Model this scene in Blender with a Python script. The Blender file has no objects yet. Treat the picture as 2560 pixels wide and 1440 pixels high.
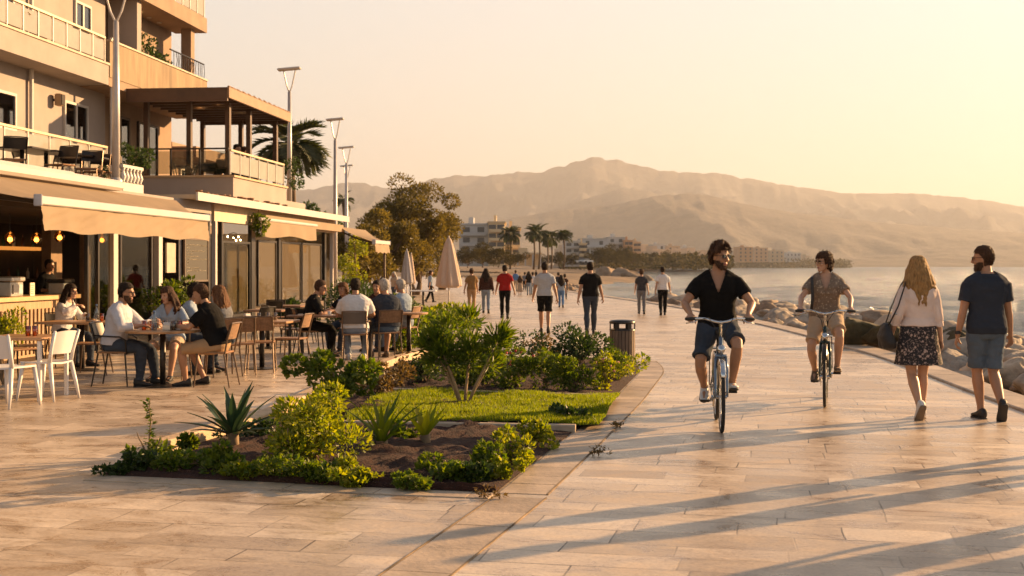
import bpy, bmesh, math, random
from mathutils import Vector, Matrix, Quaternion, noise
R = math.radians
V = Vector
rnd = random.Random(7)
S = bpy.context.scene
COL = S.collection
F = 3200.0; H = 1.6; CX = 1280.0; CY = 664.0      # camera model measured from the photograph
def gp(x, y, z=0.0):
    Y = F*(H-z)/(y-CY)
    return V(((x-CX)*Y/F, Y, z))
def pp(x, y, Y):
    return V(((x-CX)*Y/F, Y, H-(y-CY)*Y/F))
SUN_AZ = 58.0; SUN_EL = 15.5
# ------------------------------------------------------------------ materials
MATS = {}
def _nt(name):
    m = bpy.data.materials.new(name); m.use_nodes = True
    nt = m.node_tree
    b = nt.nodes['Principled BSDF']
    return m, nt, b
def N(nt, typ, **kw):
    n = nt.nodes.new(typ)
    for k, v in kw.items():
        if k.startswith('_'):
            setattr(n, k[1:], v)
        else:
            n.inputs[k.replace('__', ' ')].default_value = v
    return n
def ramp(nt, stops):
    r = nt.nodes.new('ShaderNodeValToRGB')
    el = r.color_ramp.elements
    while len(el) < len(stops): el.new(0.5)
    for e, (p, c) in zip(el, stops):
        e.position = p; e.color = (c[0], c[1], c[2], 1)
    return r
def mat(name, col, rough=0.7, metal=0.0, var=0.12, scale=6.0, bump=0.0, bscale=40.0, emit=None, estr=1.0, spec=None, stretch=None):
    if name in MATS: return MATS[name]
    m, nt, b = _nt(name)
    L = nt.links
    tc = N(nt, 'ShaderNodeTexCoord')
    src = tc.outputs['Object']
    if stretch:
        mp = N(nt, 'ShaderNodeMapping', Scale=stretch); L.new(src, mp.inputs[0]); src = mp.outputs[0]
    nz = N(nt, 'ShaderNodeTexNoise', Scale=scale, Detail=5.0, Roughness=0.6)
    L.new(src, nz.inputs['Vector'])
    lo = [max(0, c*(1-var)) for c in col]; hi = [min(1, c*(1+var)) for c in col]
    r = ramp(nt, [(0.3, lo), (0.7, hi)])
    L.new(nz.outputs['Fac'], r.inputs[0]); L.new(r.outputs[0], b.inputs['Base Color'])
    b.inputs['Roughness'].default_value = rough; b.inputs['Metallic'].default_value = metal
    if spec is not None: b.inputs['Specular IOR Level'].default_value = spec
    if bump > 0:
        n2 = N(nt, 'ShaderNodeTexNoise', Scale=bscale, Detail=4.0)
        L.new(src, n2.inputs['Vector'])
        bp = N(nt, 'ShaderNodeBump', Strength=bump, Distance=0.02)
        L.new(n2.outputs['Fac'], bp.inputs['Height']); L.new(bp.outputs[0], b.inputs['Normal'])
    if emit:
        b.inputs['Emission Color'].default_value = (*emit, 1); b.inputs['Emission Strength'].default_value = estr
    MATS[name] = m
    return m
def leafmat(name, c1, c2, trans=0.45, rough=0.5):
    if name in MATS: return MATS[name]
    m, nt, b = _nt(name); L = nt.links
    g = N(nt, 'ShaderNodeNewGeometry')
    r = ramp(nt, [(0.0, c1), (1.0, c2)])
    L.new(g.outputs['Random Per Island'], r.inputs[0])
    L.new(r.outputs[0], b.inputs['Base Color']); b.inputs['Roughness'].default_value = rough
    t = N(nt, 'ShaderNodeBsdfTranslucent')
    hs = N(nt, 'ShaderNodeHueSaturation', Saturation=1.15, Value=1.5)
    L.new(r.outputs[0], hs.inputs['Color']); L.new(hs.outputs[0], t.inputs['Color'])
    mx = N(nt, 'ShaderNodeMixShader', Fac=trans)
    L.new(b.outputs[0], mx.inputs[1]); L.new(t.outputs[0], mx.inputs[2])
    L.new(mx.outputs[0], nt.nodes['Material Output'].inputs['Surface'])
    MATS[name] = m
    return m
def glassmat(name, tint=(0.9, 0.92, 0.9), refl=0.12, frost=0.0, frostcol=(0.6, 0.55, 0.45), rough=0.02, mx=0.9):
    if name in MATS: return MATS[name]
    MXR = mx
    m, nt, b = _nt(name); L = nt.links
    tr = N(nt, 'ShaderNodeBsdfTransparent', Color=(*tint, 1))
    gl = N(nt, 'ShaderNodeBsdfGlossy', Color=(0.9, 0.9, 0.9, 1), Roughness=rough)
    lw = N(nt, 'ShaderNodeLayerWeight', Blend=0.25)
    mr = N(nt, 'ShaderNodeMapRange'); mr.inputs['To Min'].default_value = refl; mr.inputs['To Max'].default_value = MXR
    L.new(lw.outputs['Fresnel'], mr.inputs['Value'])
    mx = N(nt, 'ShaderNodeMixShader'); L.new(mr.outputs[0], mx.inputs[0]); L.new(tr.outputs[0], mx.inputs[1]); L.new(gl.outputs[0], mx.inputs[2])
    out = mx
    if frost > 0:
        nz = N(nt, 'ShaderNodeTexNoise', Scale=3.0, Detail=6.0); tc = N(nt, 'ShaderNodeTexCoord'); L.new(tc.outputs['Object'], nz.inputs['Vector'])
        mr2 = N(nt, 'ShaderNodeMapRange'); mr2.inputs['From Min'].default_value = 0.3; mr2.inputs['From Max'].default_value = 0.7
        mr2.inputs['To Min'].default_value = max(0, frost-0.06); mr2.inputs['To Max'].default_value = min(1, frost+0.06)
        L.new(nz.outputs['Fac'], mr2.inputs['Value'])
        df = N(nt, 'ShaderNodeBsdfDiffuse', Color=(*frostcol, 1)); tl = N(nt, 'ShaderNodeBsdfTranslucent', Color=(*frostcol, 1))
        a = N(nt, 'ShaderNodeMixShader', Fac=0.5); L.new(df.outputs[0], a.inputs[1]); L.new(tl.outputs[0], a.inputs[2])
        m2 = N(nt, 'ShaderNodeMixShader'); L.new(mr2.outputs[0], m2.inputs[0]); L.new(mx.outputs[0], m2.inputs[1]); L.new(a.outputs[0], m2.inputs[2])
        out = m2
    L.new(out.outputs[0], nt.nodes['Material Output'].inputs['Surface'])
    MATS[name] = m
    return m
# ------------------------------------------------------------------ mesh builder
class MB:
    """collects shapes, links them as ONE mesh object"""
    def __init__(self): self.v = []; self.f = []; self.smooth = False
    def add(self, vs, fs):
        o = len(self.v); self.v.extend([V(p) for p in vs]); self.f.extend([tuple(i+o for i in f) for f in fs]); return self
    def box(self, x0, x1, y0, y1, z0, z1, rot=None, piv=None):
        vs = [V((x, y, z)) for z in (z0, z1) for y in (y0, y1) for x in (x0, x1)]
        if rot is not None:
            c = V(piv) if piv is not None else V(((x0+x1)/2, (y0+y1)/2, (z0+z1)/2))
            vs = [c + rot @ (p-c) for p in vs]
        return self.add(vs, [(0, 2, 3, 1), (4, 5, 7, 6), (0, 1, 5, 4), (2, 6, 7, 3), (0, 4, 6, 2), (1, 3, 7, 5)])
    def rbox(self, x0, x1, y0, y1, z0, z1, b=0.01):
        """box with chamfered vertical and horizontal edges"""
        rings = []
        for z, k in ((z0, b), (z0+b, 0), (z1-b, 0), (z1, b)):
            xa, xb, ya, yb = x0+k, x1-k, y0+k, y1-k
            rings.append([V(p) for p in ((xa+b, ya, z), (xb-b, ya, z), (xb, ya+b, z), (xb, yb-b, z), (xb-b, yb, z), (xa+b, yb, z), (xa, yb-b, z), (xa, ya+b, z))])
        return self.loft(rings)
    def loft(self, rings, cap=True, close=True):
        n = len(rings[0]); o = len(self.v)
        for r in rings: self.v.extend([V(p) for p in r])
        for i in range(len(rings)-1):
            for j in range(n if close else n-1):
                k = (j+1) % n
                self.f.append((o+i*n+j, o+i*n+k, o+(i+1)*n+k, o+(i+1)*n+j))
        if cap:
            self.f.append(tuple(o+j for j in reversed(range(n)))); self.f.append(tuple(o+(len(rings)-1)*n+j for j in range(n)))
        return self
    def tube(self, pts, rad, n=8, dome=False, flat=None, up=None, closed=False):
        """tube along pts; rad: number or list; flat: (width factor, thickness factor)"""
        pts = [V(p) for p in pts]
        if not isinstance(rad, (list, tuple)): rad = [rad]*len(pts)
        m = len(pts)
        tans = []
        for i in range(m):
            if closed: t = pts[(i+1) % m]-pts[i-1]
            else: t = pts[min(i+1, m-1)]-pts[max(i-1, 0)]
            tans.append(t.normalized() if t.length > 1e-9 else V((0, 0, 1)))
        u = V(up) if up is not None else (V((0, 0, 1)) if abs(tans[0].z) < 0.9 else V((0, 1, 0)))
        a = (u - tans[0]*u.dot(tans[0])).normalized()
        fa, fb = flat if flat else (1, 1)
        rings = []
        for i in range(m):
            t = tans[i]
            a = (a - t*a.dot(t)); a = a.normalized() if a.length > 1e-6 else t.orthogonal().normalized()
            b = t.cross(a)
            rings.append((pts[i], a.copy(), b, rad[i], t))
        out = []
        def mk(c, a, b, r): return [c + b*(math.cos(2*math.pi*j/n)*r*fa) + a*(math.sin(2*math.pi*j/n)*r*fb) for j in range(n)]
        if dome and not closed:
            c, a0, b0, r, t = rings[0]
            for q in (80, 50, 25): out.append(mk(c - t*r*math.sin(R(q))*min(fa, fb, 1), a0, b0, r*math.cos(R(q))))
        for c, a0, b0, r, t in rings: out.append(mk(c, a0, b0, r))
        if dome and not closed:
            c, a0, b0, r, t = rings[-1]
            for q in (25, 50, 80): out.append(mk(c + t*r*math.sin(R(q))*min(fa, fb, 1), a0, b0, r*math.cos(R(q))))
        if closed: out.append(out[0][:]); return self.loft(out, cap=False)
        return self.loft(out)
    def lathe(self, prof, c=(0, 0, 0), n=16, cap=True):
        c = V(c)
        return self.loft([[c + V((r*math.cos(2*math.pi*j/n), r*math.sin(2*math.pi*j/n), z)) for j in range(n)] for r, z in prof], cap=cap)
    def ball(self, c, rx, ry=None, rz=None, n=10, rot=None):
        ry = ry or rx; rz = rz or rx; c = V(c)
        rings = []
        for i in range(1, n):
            p = math.pi*i/n
            ring = []
            for j in range(n+2):
                q = 2*math.pi*j/(n+2)
                d = V((rx*math.sin(p)*math.cos(q), ry*math.sin(p)*math.sin(q), -rz*math.cos(p)))
                ring.append(c + (rot @ d if rot else d))
            rings.append(ring)
        return self.loft(rings)
    def prism(self, poly, z0, z1):
        n = len(poly); vs = [V((p[0], p[1], z0)) for p in poly]+[V((p[0], p[1], z1)) for p in poly]
        fs = [tuple(reversed(range(n))), tuple(range(n, 2*n))]+[(i, (i+1) % n, n+(i+1) % n, n+i) for i in range(n)]
        return self.add(vs, fs)
    def sheet(self, fn, nu, nv):
        vs = [fn(i/nu, j/nv) for j in range(nv+1) for i in range(nu+1)]
        fs = [(j*(nu+1)+i, j*(nu+1)+i+1, (j+1)*(nu+1)+i+1, (j+1)*(nu+1)+i) for j in range(nv) for i in range(nu)]
        return self.add(vs, fs)
    def leaf(self, p, d, nrm, l, w, bend=0.15):
        """one folded leaf: base p, direction d"""
        d = d.normalized(); s = d.cross(nrm); s = s.normalized() if s.length > 1e-5 else d.orthogonal().normalized()
        k = s.cross(d)
        o = len(self.v)
        self.v.extend([p, p + d*l*0.45 + s*w*0.5 + k*w*bend, p + d*l - k*l*bend, p + d*l*0.45 - s*w*0.5 + k*w*bend])
        self.f.append((o, o+1, o+2)); self.f.append((o, o+2, o+3))
    def xf(self, M):
        self.v = [M @ p for p in self.v]; return self
    def off(self, d):
        d = V(d); self.v = [p-d for p in self.v]; return self
    def mesh(self, name, mats, smooth=False):
        me = bpy.data.meshes.new(name)
        me.from_pydata([tuple(p) for p in self.v], [], self.f)
        for m in (mats if isinstance(mats, (list, tuple)) else [mats]): me.materials.append(m)
        if smooth: me.shade_smooth()
        me.update()
        return me
    def obj(self, name, m, parent=None, smooth=False, fix=True):
        me = self.mesh(name, m, smooth)
        if fix and len(me.polygons) < 60000:
            bm = bmesh.new(); bm.from_mesh(me); bmesh.ops.recalc_face_normals(bm, faces=bm.faces); bm.to_mesh(me); bm.free()
        return link(name, me, parent)
def link(name, me, parent=None):
    o = bpy.data.objects.new(name, me); COL.objects.link(o)
    if parent is not None: o.parent = parent
    return o
def tag(o, label, cat, group=None, kind=None):
    if label: o['label'] = label
    if cat: o['category'] = cat
    if group: o['group'] = group
    if kind: o['kind'] = kind
    return o
def thing(name, label, cat, loc=(0, 0, 0), rz=0.0, group=None):
    o = bpy.data.objects.new(name, None); COL.objects.link(o); o.empty_display_size = 0.2
    o.location = loc; o.rotation_euler = (0, 0, rz)
    return tag(o, label, cat, group)
def struct(o): o['kind'] = 'structure'; return o
def copy_tree(root, loc, rz=0.0, label=None, group=None, scale=None):
    def rec(o, parent):
        c = o.copy(); COL.objects.link(c)
        if parent is not None: c.parent = parent
        for ch in list(o.children): rec(ch, c)
        return c
    r = rec(root, None)
    r.location = loc; r.rotation_euler = (0, 0, rz)
    if scale: r.scale = (scale,)*3 if not isinstance(scale, (tuple, list)) else scale
    if label: r['label'] = label
    if group: r['group'] = group
    return r
def remesh(mb, voxel, smooth=3, fac=0.5):
    me = mb.mesh('tmp', [], False)
    o = bpy.data.objects.new('tmp', me); COL.objects.link(o)
    md = o.modifiers.new('r', 'REMESH'); md.mode = 'VOXEL'; md.voxel_size = voxel; md.use_smooth_shade = True
    if smooth:
        ms = o.modifiers.new('s', 'SMOOTH'); ms.iterations = smooth; ms.factor = fac
    dg = bpy.context.evaluated_depsgraph_get(); dg.update()
    me2 = bpy.data.meshes.new_from_object(o.evaluated_get(dg))
    bpy.data.objects.remove(o); bpy.data.meshes.remove(me)
    me2.shade_smooth()
    return me2
def nz(p, s, seed=0.0): return noise.noise(V((p[0]*s+seed, p[1]*s+seed*1.7, p[2]*s-seed)))
def rdir(rg=rnd):
    while True:
        d = V((rg.uniform(-1, 1), rg.uniform(-1, 1), rg.uniform(-1, 1)))
        if 0.05 < d.length < 1: return d.normalized()
# ------------------------------------------------------------------ camera, sky, sun
cam = bpy.data.cameras.new('camera'); co = bpy.data.objects.new('camera', cam); COL.objects.link(co)
co.location = (0, 0, H); co.rotation_euler = (R(90), 0, 0)
cam.sensor_width = 36.0; cam.lens = 36.0*F/2560.0; cam.shift_y = -(720-CY)/2560.0
cam.clip_start = 0.1; cam.clip_end = 60000
cam.dof.use_dof = True; cam.dof.focus_distance = 13.0; cam.dof.aperture_fstop = 4.5
S.camera = co
S.render.resolution_x = 1024; S.render.resolution_y = 576
S.view_settings.view_transform = 'Standard'; S.view_settings.look = 'None'; S.view_settings.gamma = 1
S.view_settings.exposure = 1.64
cy = S.cycles
cy.use_denoising = True; cy.max_bounces = 8; cy.diffuse_bounces = 4; cy.glossy_bounces = 4; cy.transparent_max_bounces = 24; cy.transmission_bounces = 6
cy.caustics_reflective = False; cy.caustics_refractive = False; cy.sample_clamp_indirect = 4.0; cy.volume_bounces = 1
to_sun = V((math.sin(R(SUN_AZ))*math.cos(R(SUN_EL)), math.cos(R(SUN_AZ))*math.cos(R(SUN_EL)), math.sin(R(SUN_EL))))
w = bpy.data.worlds.new('World'); S.world = w; w.use_nodes = True
nt = w.node_tree; bg = nt.nodes['Background']
sky = N(nt, 'ShaderNodeTexSky', _sky_type='NISHITA', _sun_disc=False, _sun_elevation=R(SUN_EL), _sun_rotation=R(SUN_AZ), _dust_density=3.0, _air_density=1.2, _ozone_density=0.8)
# dusty evening air: the sky loses its blue towards the horizon and keeps some of it overhead
bw0 = N(nt, 'ShaderNodeRGBToBW'); nt.links.new(sky.outputs[0], bw0.inputs[0])
bw = N(nt, 'ShaderNodeMath', _operation='POWER'); nt.links.new(bw0.outputs[0], bw.inputs[0]); bw.inputs[1].default_value = 0.15
bws = N(nt, 'ShaderNodeMath', _operation='MULTIPLY'); nt.links.new(bw.outputs[0], bws.inputs[0]); bws.inputs[1].default_value = 4.4; bw = bws
tc = N(nt, 'ShaderNodeTexCoord'); sp = N(nt, 'ShaderNodeSeparateXYZ'); nt.links.new(tc.outputs['Generated'], sp.inputs[0])
cream = ramp(nt, [(0.0, (1.10, 0.83, 0.52)), (0.07, (1.07, 0.925, 0.735)), (0.2, (1.04, 0.975, 0.89)), (0.34, (0.72, 0.70, 0.68)), (0.6, (0.36, 0.40, 0.47))])
nt.links.new(sp.outputs['Z'], cream.inputs[0])
mul = N(nt, 'ShaderNodeMix', _data_type='RGBA', _blend_type='MULTIPLY'); mul.inputs[0].default_value = 1.0
nt.links.new(bw.outputs[0], mul.inputs[6]); nt.links.new(cream.outputs[0], mul.inputs[7])
fac = ramp(nt, [(0.0, (0.95,)*3), (0.25, (0.9,)*3), (0.6, (0.45,)*3)]); nt.links.new(sp.outputs['Z'], fac.inputs[0])
mx = N(nt, 'ShaderNodeMix', _data_type='RGBA'); nt.links.new(fac.outputs[0], mx.inputs[0]); nt.links.new(sky.outputs[0], mx.inputs[6]); nt.links.new(mul.outputs[2], mx.inputs[7])
nt.links.new(mx.outputs[2], bg.inputs['Color']); bg.inputs['Strength'].default_value = 0.054
sl = bpy.data.lights.new('sun', 'SUN'); sl.energy = 5.0; sl.angle = R(0.6); sl.color = (1.0, 0.60, 0.27)
so = bpy.data.objects.new('sun', sl); COL.objects.link(so); so.rotation_euler = to_sun.to_track_quat('Z', 'Y').to_euler()
# ------------------------------------------------------------------ air
hz = MB().box(-9200, 9200, -120, 13200, -4.2, 740)
ho = hz.obj('haze', [])
hm = bpy.data.materials.new('haze_air'); hm.use_nodes = True; hn = hm.node_tree
for n in list(hn.nodes):
    if n.type == 'BSDF_PRINCIPLED': hn.nodes.remove(n)
pv = hn.nodes.new('ShaderNodeVolumePrincipled'); pv.inputs['Color'].default_value = (0.60, 0.62, 0.68, 1); pv.inputs['Density'].default_value = 1.05e-4; pv.inputs['Anisotropy'].default_value = 0.3
hn.links.new(pv.outputs[0], hn.nodes['Material Output'].inputs['Volume'])
ho.data.materials.append(hm); ho['kind'] = 'stuff'; ho['label'] = 'pale warm evening haze over the bay'
# ------------------------------------------------------------------ paving
def paving():
    m, nt, b = _nt('stone_paving'); L = nt.links
    tc = N(nt, 'ShaderNodeTexCoord')
    mp = N(nt, 'ShaderNodeMapping'); mp.inputs['Rotation'].default_value = (0, 0, R(12)); L.new(tc.outputs['Object'], mp.inputs[0])
    wob = N(nt, 'ShaderNodeTexNoise', Scale=0.8, Detail=2.0); L.new(mp.outputs[0], wob.inputs['Vector'])
    wv = N(nt, 'ShaderNodeVectorMath', _operation='MULTIPLY_ADD'); wv.inputs[1].default_value = (0.10, 0.03, 0); L.new(wob.outputs['Color'], wv.inputs[0]); L.new(mp.outputs[0], wv.inputs[2])
    # rows of uneven width
    sx = N(nt, 'ShaderNodeSeparateXYZ'); L.new(wv.outputs[0], sx.inputs[0])
    rn = N(nt, 'ShaderNodeTexNoise', Scale=0.9, Detail=1.0); rn.noise_dimensions = '1D'; L.new(sx.outputs['Y'], rn.inputs['W'])
    ra = N(nt, 'ShaderNodeMath', _operation='MULTIPLY_ADD'); ra.inputs[1].default_value = 0.55; L.new(rn.outputs['Fac'], ra.inputs[0]); L.new(sx.outputs['Y'], ra.inputs[2])
    rw = N(nt, 'ShaderNodeMath', _operation='DIVIDE'); rw.inputs[1].default_value = 0.32; L.new(ra.outputs[0], rw.inputs[0])
    fl = N(nt, 'ShaderNodeMath', _operation='FLOOR'); L.new(rw.outputs[0], fl.inputs[0])
    wn = N(nt, 'ShaderNodeTexWhiteNoise'); wn.noise_dimensions = '1D'; L.new(fl.outputs[0], wn.inputs['W'])
    xo = N(nt, 'ShaderNodeMath', _operation='MULTIPLY_ADD'); xo.inputs[1].default_value = 7.3; L.new(wn.outputs['Value'], xo.inputs[0]); L.new(sx.outputs['X'], xo.inputs[2])
    cx_ = N(nt, 'ShaderNodeCombineXYZ'); L.new(xo.outputs[0], cx_.inputs['X']); L.new(ra.outputs[0], cx_.inputs['Y']); wv = cx_
    br = N(nt, 'ShaderNodeTexBrick', Scale=1.0); br.offset = 0.0; br.offset_frequency = 2; br.squash = 1.7; br.squash_frequency = 2
    br.inputs['Mortar Size'].default_value = 0.006; br.inputs['Mortar Smooth'].default_value = 0.2; br.inputs['Brick Width'].default_value = 0.62; br.inputs['Row Height'].default_value = 0.32
    br.inputs['Color1'].default_value = (0.0, 0, 0, 1); br.inputs['Color2'].default_value = (1, 1, 1, 1); br.inputs['Mortar'].default_value = (0.5, 0.5, 0.5, 1); br.inputs['Bias'].default_value = 0.0
    L.new(wv.outputs[0], br.inputs['Vector'])
    slab = ramp(nt, [(0.0, (0.41, 0.325, 0.245)), (0.35, (0.51, 0.415, 0.32)), (0.7, (0.56, 0.46, 0.36)), (1.0, (0.66, 0.56, 0.45))])
    L.new(br.outputs['Color'], slab.inputs[0])
    # veins and stains along the slabs
    mp2 = N(nt, 'ShaderNodeMapping', Scale=(1.3, 2.0, 1)); L.new(mp.outputs[0], mp2.inputs[0])
    n1 = N(nt, 'ShaderNodeTexNoise', Scale=1.5, Detail=11.0, Roughness=0.74, Distortion=0.9); L.new(mp2.outputs[0], n1.inputs['Vector'])
    st = ramp(nt, [(0.36, (0.55, 0.47, 0.41)), (0.455, (0.86, 0.82, 0.78)), (0.53, (1, 1, 1)), (0.64, (1.2, 1.18, 1.14))]); L.new(n1.outputs['Fac'], st.inputs[0])
    m1 = N(nt, 'ShaderNodeMix', _data_type='RGBA', _blend_type='MULTIPLY'); m1.inputs[0].default_value = 0.85; L.new(slab.outputs[0], m1.inputs[6]); L.new(st.outputs[0], m1.inputs[7])
    n2 = N(nt, 'ShaderNodeTexNoise', Scale=0.35, Detail=5.0, Roughness=0.6); L.new(tc.outputs['Object'], n2.inputs['Vector'])
    big = ramp(nt, [(0.40, (0.76, 0.72, 0.69)), (0.56, (1.05, 1.04, 1.02))]); L.new(n2.outputs['Fac'], big.inputs[0])
    m2 = N(nt, 'ShaderNodeMix', _data_type='RGBA', _blend_type='MULTIPLY'); m2.inputs[0].default_value = 0.75; L.new(m1.outputs[2], m2.inputs[6]); L.new(big.outputs[0], m2.inputs[7])
    # dark worn blotches that follow single rows
    mp4 = N(nt, 'ShaderNodeMapping', Scale=(0.4, 1.5, 1)); L.new(mp.outputs[0], mp4.inputs[0])
    n4 = N(nt, 'ShaderNodeTexNoise', Scale=1.0, Detail=10.0, Roughness=0.75); L.new(mp4.outputs[0], n4.inputs['Vector'])
    bl = ramp(nt, [(0.55, (0, 0, 0)), (0.66, (0.75,)*3)]); L.new(n4.outputs['Fac'], bl.inputs[0])
    m25 = N(nt, 'ShaderNodeMix', _data_type='RGBA'); L.new(bl.outputs[0], m25.inputs[0]); L.new(m2.outputs[2], m25.inputs[6]); m25.inputs[7].default_value = (0.17, 0.125, 0.09, 1)
    # joints fade in and out
    n3 = N(nt, 'ShaderNodeTexNoise', Scale=1.1, Detail=3.0); L.new(tc.outputs['Object'], n3.inputs['Vector'])
    jr = ramp(nt, [(0.40, (0.12,)*3), (0.62, (1.0,)*3)]); L.new(n3.outputs['Fac'], jr.inputs[0])
    jm = N(nt, 'ShaderNodeMath', _operation='MULTIPLY'); L.new(br.outputs['Fac'], jm.inputs[0]); L.new(jr.outputs[0], jm.inputs[1])
    gn = N(nt, 'ShaderNodeTexNoise', Scale=38.0, Detail=6.0, Roughness=0.7); L.new(mp.outputs[0], gn.inputs['Vector'])
    gr_ = ramp(nt, [(0.36, (0.74, 0.71, 0.68)), (0.5, (1, 1, 1)), (0.64, (1.12, 1.12, 1.12))]); L.new(gn.outputs['Fac'], gr_.inputs[0])
    m27 = N(nt, 'ShaderNodeMix', _data_type='RGBA', _blend_type='MULTIPLY'); m27.inputs[0].default_value = 0.8; L.new(m25.outputs[2], m27.inputs[6]); L.new(gr_.outputs[0], m27.inputs[7])
    m3 = N(nt, 'ShaderNodeMix', _data_type='RGBA'); L.new(jm.outputs[0], m3.inputs[0]); L.new(m27.outputs[2], m3.inputs[6]); m3.inputs[7].default_value = (0.060, 0.038, 0.024, 1)
    L.new(m3.outputs[2], b.inputs['Base Color'])
    rr = ramp(nt, [(0.38, (0.22,)*3), (0.6, (0.46,)*3)]); L.new(n1.outputs['Fac'], rr.inputs[0]); L.new(rr.outputs[0], b.inputs['Roughness'])
    b.inputs['Specular IOR Level'].default_value = 0.38
    hs = N(nt, 'ShaderNodeMath', _operation='MULTIPLY_ADD'); hs.inputs[1].default_value = -1.0; L.new(jm.outputs[0], hs.inputs[0])
    fn = N(nt, 'ShaderNodeTexNoise', Scale=14.0, Detail=8.0); L.new(mp2.outputs[0], fn.inputs['Vector'])
    hm_ = N(nt, 'ShaderNodeMath', _operation='MULTIPLY'); hm_.inputs[1].default_value = 0.5; L.new(fn.outputs['Fac'], hm_.inputs[0]); L.new(hm_.outputs[0], hs.inputs[2])
    bp = N(nt, 'ShaderNodeBump', Strength=0.55, Distance=0.008); L.new(hs.outputs[0], bp.inputs['Height']); L.new(bp.outputs[0], b.inputs['Normal'])
    MATS['stone_paving'] = m; return m
PAVE = paving()
EDGE = [(4.9, -8), (5.3, 4), (5.65, 9), (6.1, 15.2), (6.75, 21.7), (7.0, 27), (7.1, 33), (6.95, 42), (6.4, 52), (5.3, 63), (3.9, 76), (2.0, 96), (-0.5, 120), (-4, 150), (-9, 185)]
def edge_x(y):
    for (x0, y0), (x1, y1) in zip(EDGE, EDGE[1:]):
        if y0 <= y <= y1: return x0+(x1-x0)*(y-y0)/(y1-y0)
    return EDGE[0][0] if y < EDGE[0][1] else EDGE[-1][0]
def sm(poly, k=4):
    out = []
    P = [V((*p, 0)) if len(p) == 2 else V(p) for p in poly]
    for i in range(len(P)-1):
        p0, p1, p2, p3 = P[max(i-1, 0)], P[i], P[i+1], P[min(i+2, len(P)-1)]
        for j in range(k):
            t = j/k
            out.append(0.5*((2*p1)+(p2-p0)*t+(2*p0-5*p1+4*p2-p3)*t*t+(3*p1-p0-3*p2+p3)*t**3))
    out.append(P[-1]); return out
ES = sm(EDGE, 5)
pv_ = MB()
n = len(ES)
vs = []
for p in ES: vs += [V((-60, p.y, 0)), V((p.x-0.42, p.y, 0))]
pv_.add(vs, [(2*i, 2*i+1, 2*i+3, 2*i+2) for i in range(n-1)])
struct(pv_.obj('promenade', PAVE, fix=False))
kerbm = mat('kerb_stone', (0.45, 0.345, 0.245), 0.5, var=0.25, scale=3.5, bump=0.25, bscale=25)
_n = kerbm.node_tree; _b = _n.nodes['Principled BSDF']; _l = _b.inputs['Base Color'].links[0].from_socket
_g = N(_n, 'ShaderNodeNewGeometry'); _r = ramp(_n, [(0, (.74, .72, .70)), (1, (1.12, 1.12, 1.12))]); _n.links.new(_g.outputs['Random Per Island'], _r.inputs[0])
_m = N(_n, 'ShaderNodeMix', _data_type='RGBA', _blend_type='MULTIPLY'); _m.inputs[0].default_value = 1; _n.links.new(_l, _m.inputs[6]); _n.links.new(_r.outputs[0], _m.inputs[7]); _n.links.new(_m.outputs[2], _b.inputs['Base Color'])
def strip(path, w0, w1, z0, z1, e=0.012, stones=0):
    """a raised kerb along a path, offset w0..w1 to its right"""
    b = MB(); P = [V(p) for p in path]
    rings = []
    for i, p in enumerate(P):
        t = (P[min(i+1, len(P)-1)]-P[max(i-1, 0)]); t.z = 0; t.normalize(); nrm = V((t.y, -t.x, 0))
        a, c = p+nrm*w0, p+nrm*w1
        rings.append([V((a.x, a.y, z0)), V((c.x, c.y, z0)), V((c.x, c.y, z1-e)), V((*(c-nrm*e).xy, z1)), V((*(a+nrm*e).xy, z1)), V((a.x, a.y, z1-e))])
    if stones:
        D = [0.0]
        for p, q in zip(P, P[1:]): D.append(D[-1]+(q-p).length)
        def at_(d):
            for i in range(len(D)-1):
                if d <= D[i+1] or i == len(D)-2:
                    u = (d-D[i])/max(1e-9, D[i+1]-D[i]); return [a.lerp(c, u) for a, c in zip(rings[i], rings[i+1])]
        d = 0.0; rs = random.Random(len(P))
        while d < D[-1]-0.05:
            l = min(D[-1], d+stones*rs.uniform(.75, 1.3)); dz = V((0, 0, rs.uniform(-.0012, .0012)))
            b.loft([[q+dz for q in at_(d+0.004)], [q+dz for q in at_((d+l)/2)], [q+dz for q in at_(l-0.004)]]); d = l
        return b
    b.loft(rings); return b
struct(strip(ES, -0.42, 0.06, -2.0, 0.035, 0.012, 1.1).obj('sea_wall_kerb', kerbm))
# ------------------------------------------------------------------ land, beach, sea
SEAZ = -1.5
COAST = [(9.5, -10), (10, 15), (11, 30), (11.2, 45), (10.4, 60), (9.0, 80), (8.8, 100), (9.5, 135), (11, 165), (15, 200), (23, 228), (30, 245), (29, 256), (22, 275), (19, 310), (24, 350), (34, 400), (55, 560), (95, 850), (170, 1350), (290, 1900), (520, 2600), (1200, 3300), (3000, 4200), (9000, 5200)]
CS = sm(COAST, 6)
def land_z(d, y):
    """height at d metres inland"""
    k = min(1.0, max(0.0, (y-160)/200))
    if d < 6: z = SEAZ-0.25+d*0.19
    elif d < 40: z = SEAZ+0.89+(d-6)*0.04*k
    else: z = SEAZ+0.89+k*(1.36+min(1.5, (d-40)*0.02)+max(0, d-120)*0.006)
    return z
lb = MB(); DS = [-2, 0, 1.5, 3, 6, 10, 16, 25, 40, 60, 100, 180, 350, 800, 2500, 8000]
rows = []
for p in CS:
    row = []
    for d in DS:
        # inland is to the left (-x), turning to +y for the far shore
        a = min(1.0, max(0.0, (p.y-1200)/2500))
        dr = V((-math.cos(a*1.3), math.sin(a*1.3), 0))
        q = p+dr*d
        jit = nz(q, 0.06, 3.1)*min(0.5, max(0, d)*0.04) if d > 0 else 0
        row.append(V((q.x, q.y, land_z(d, p.y)+jit)))
    rows.append(row)
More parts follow.
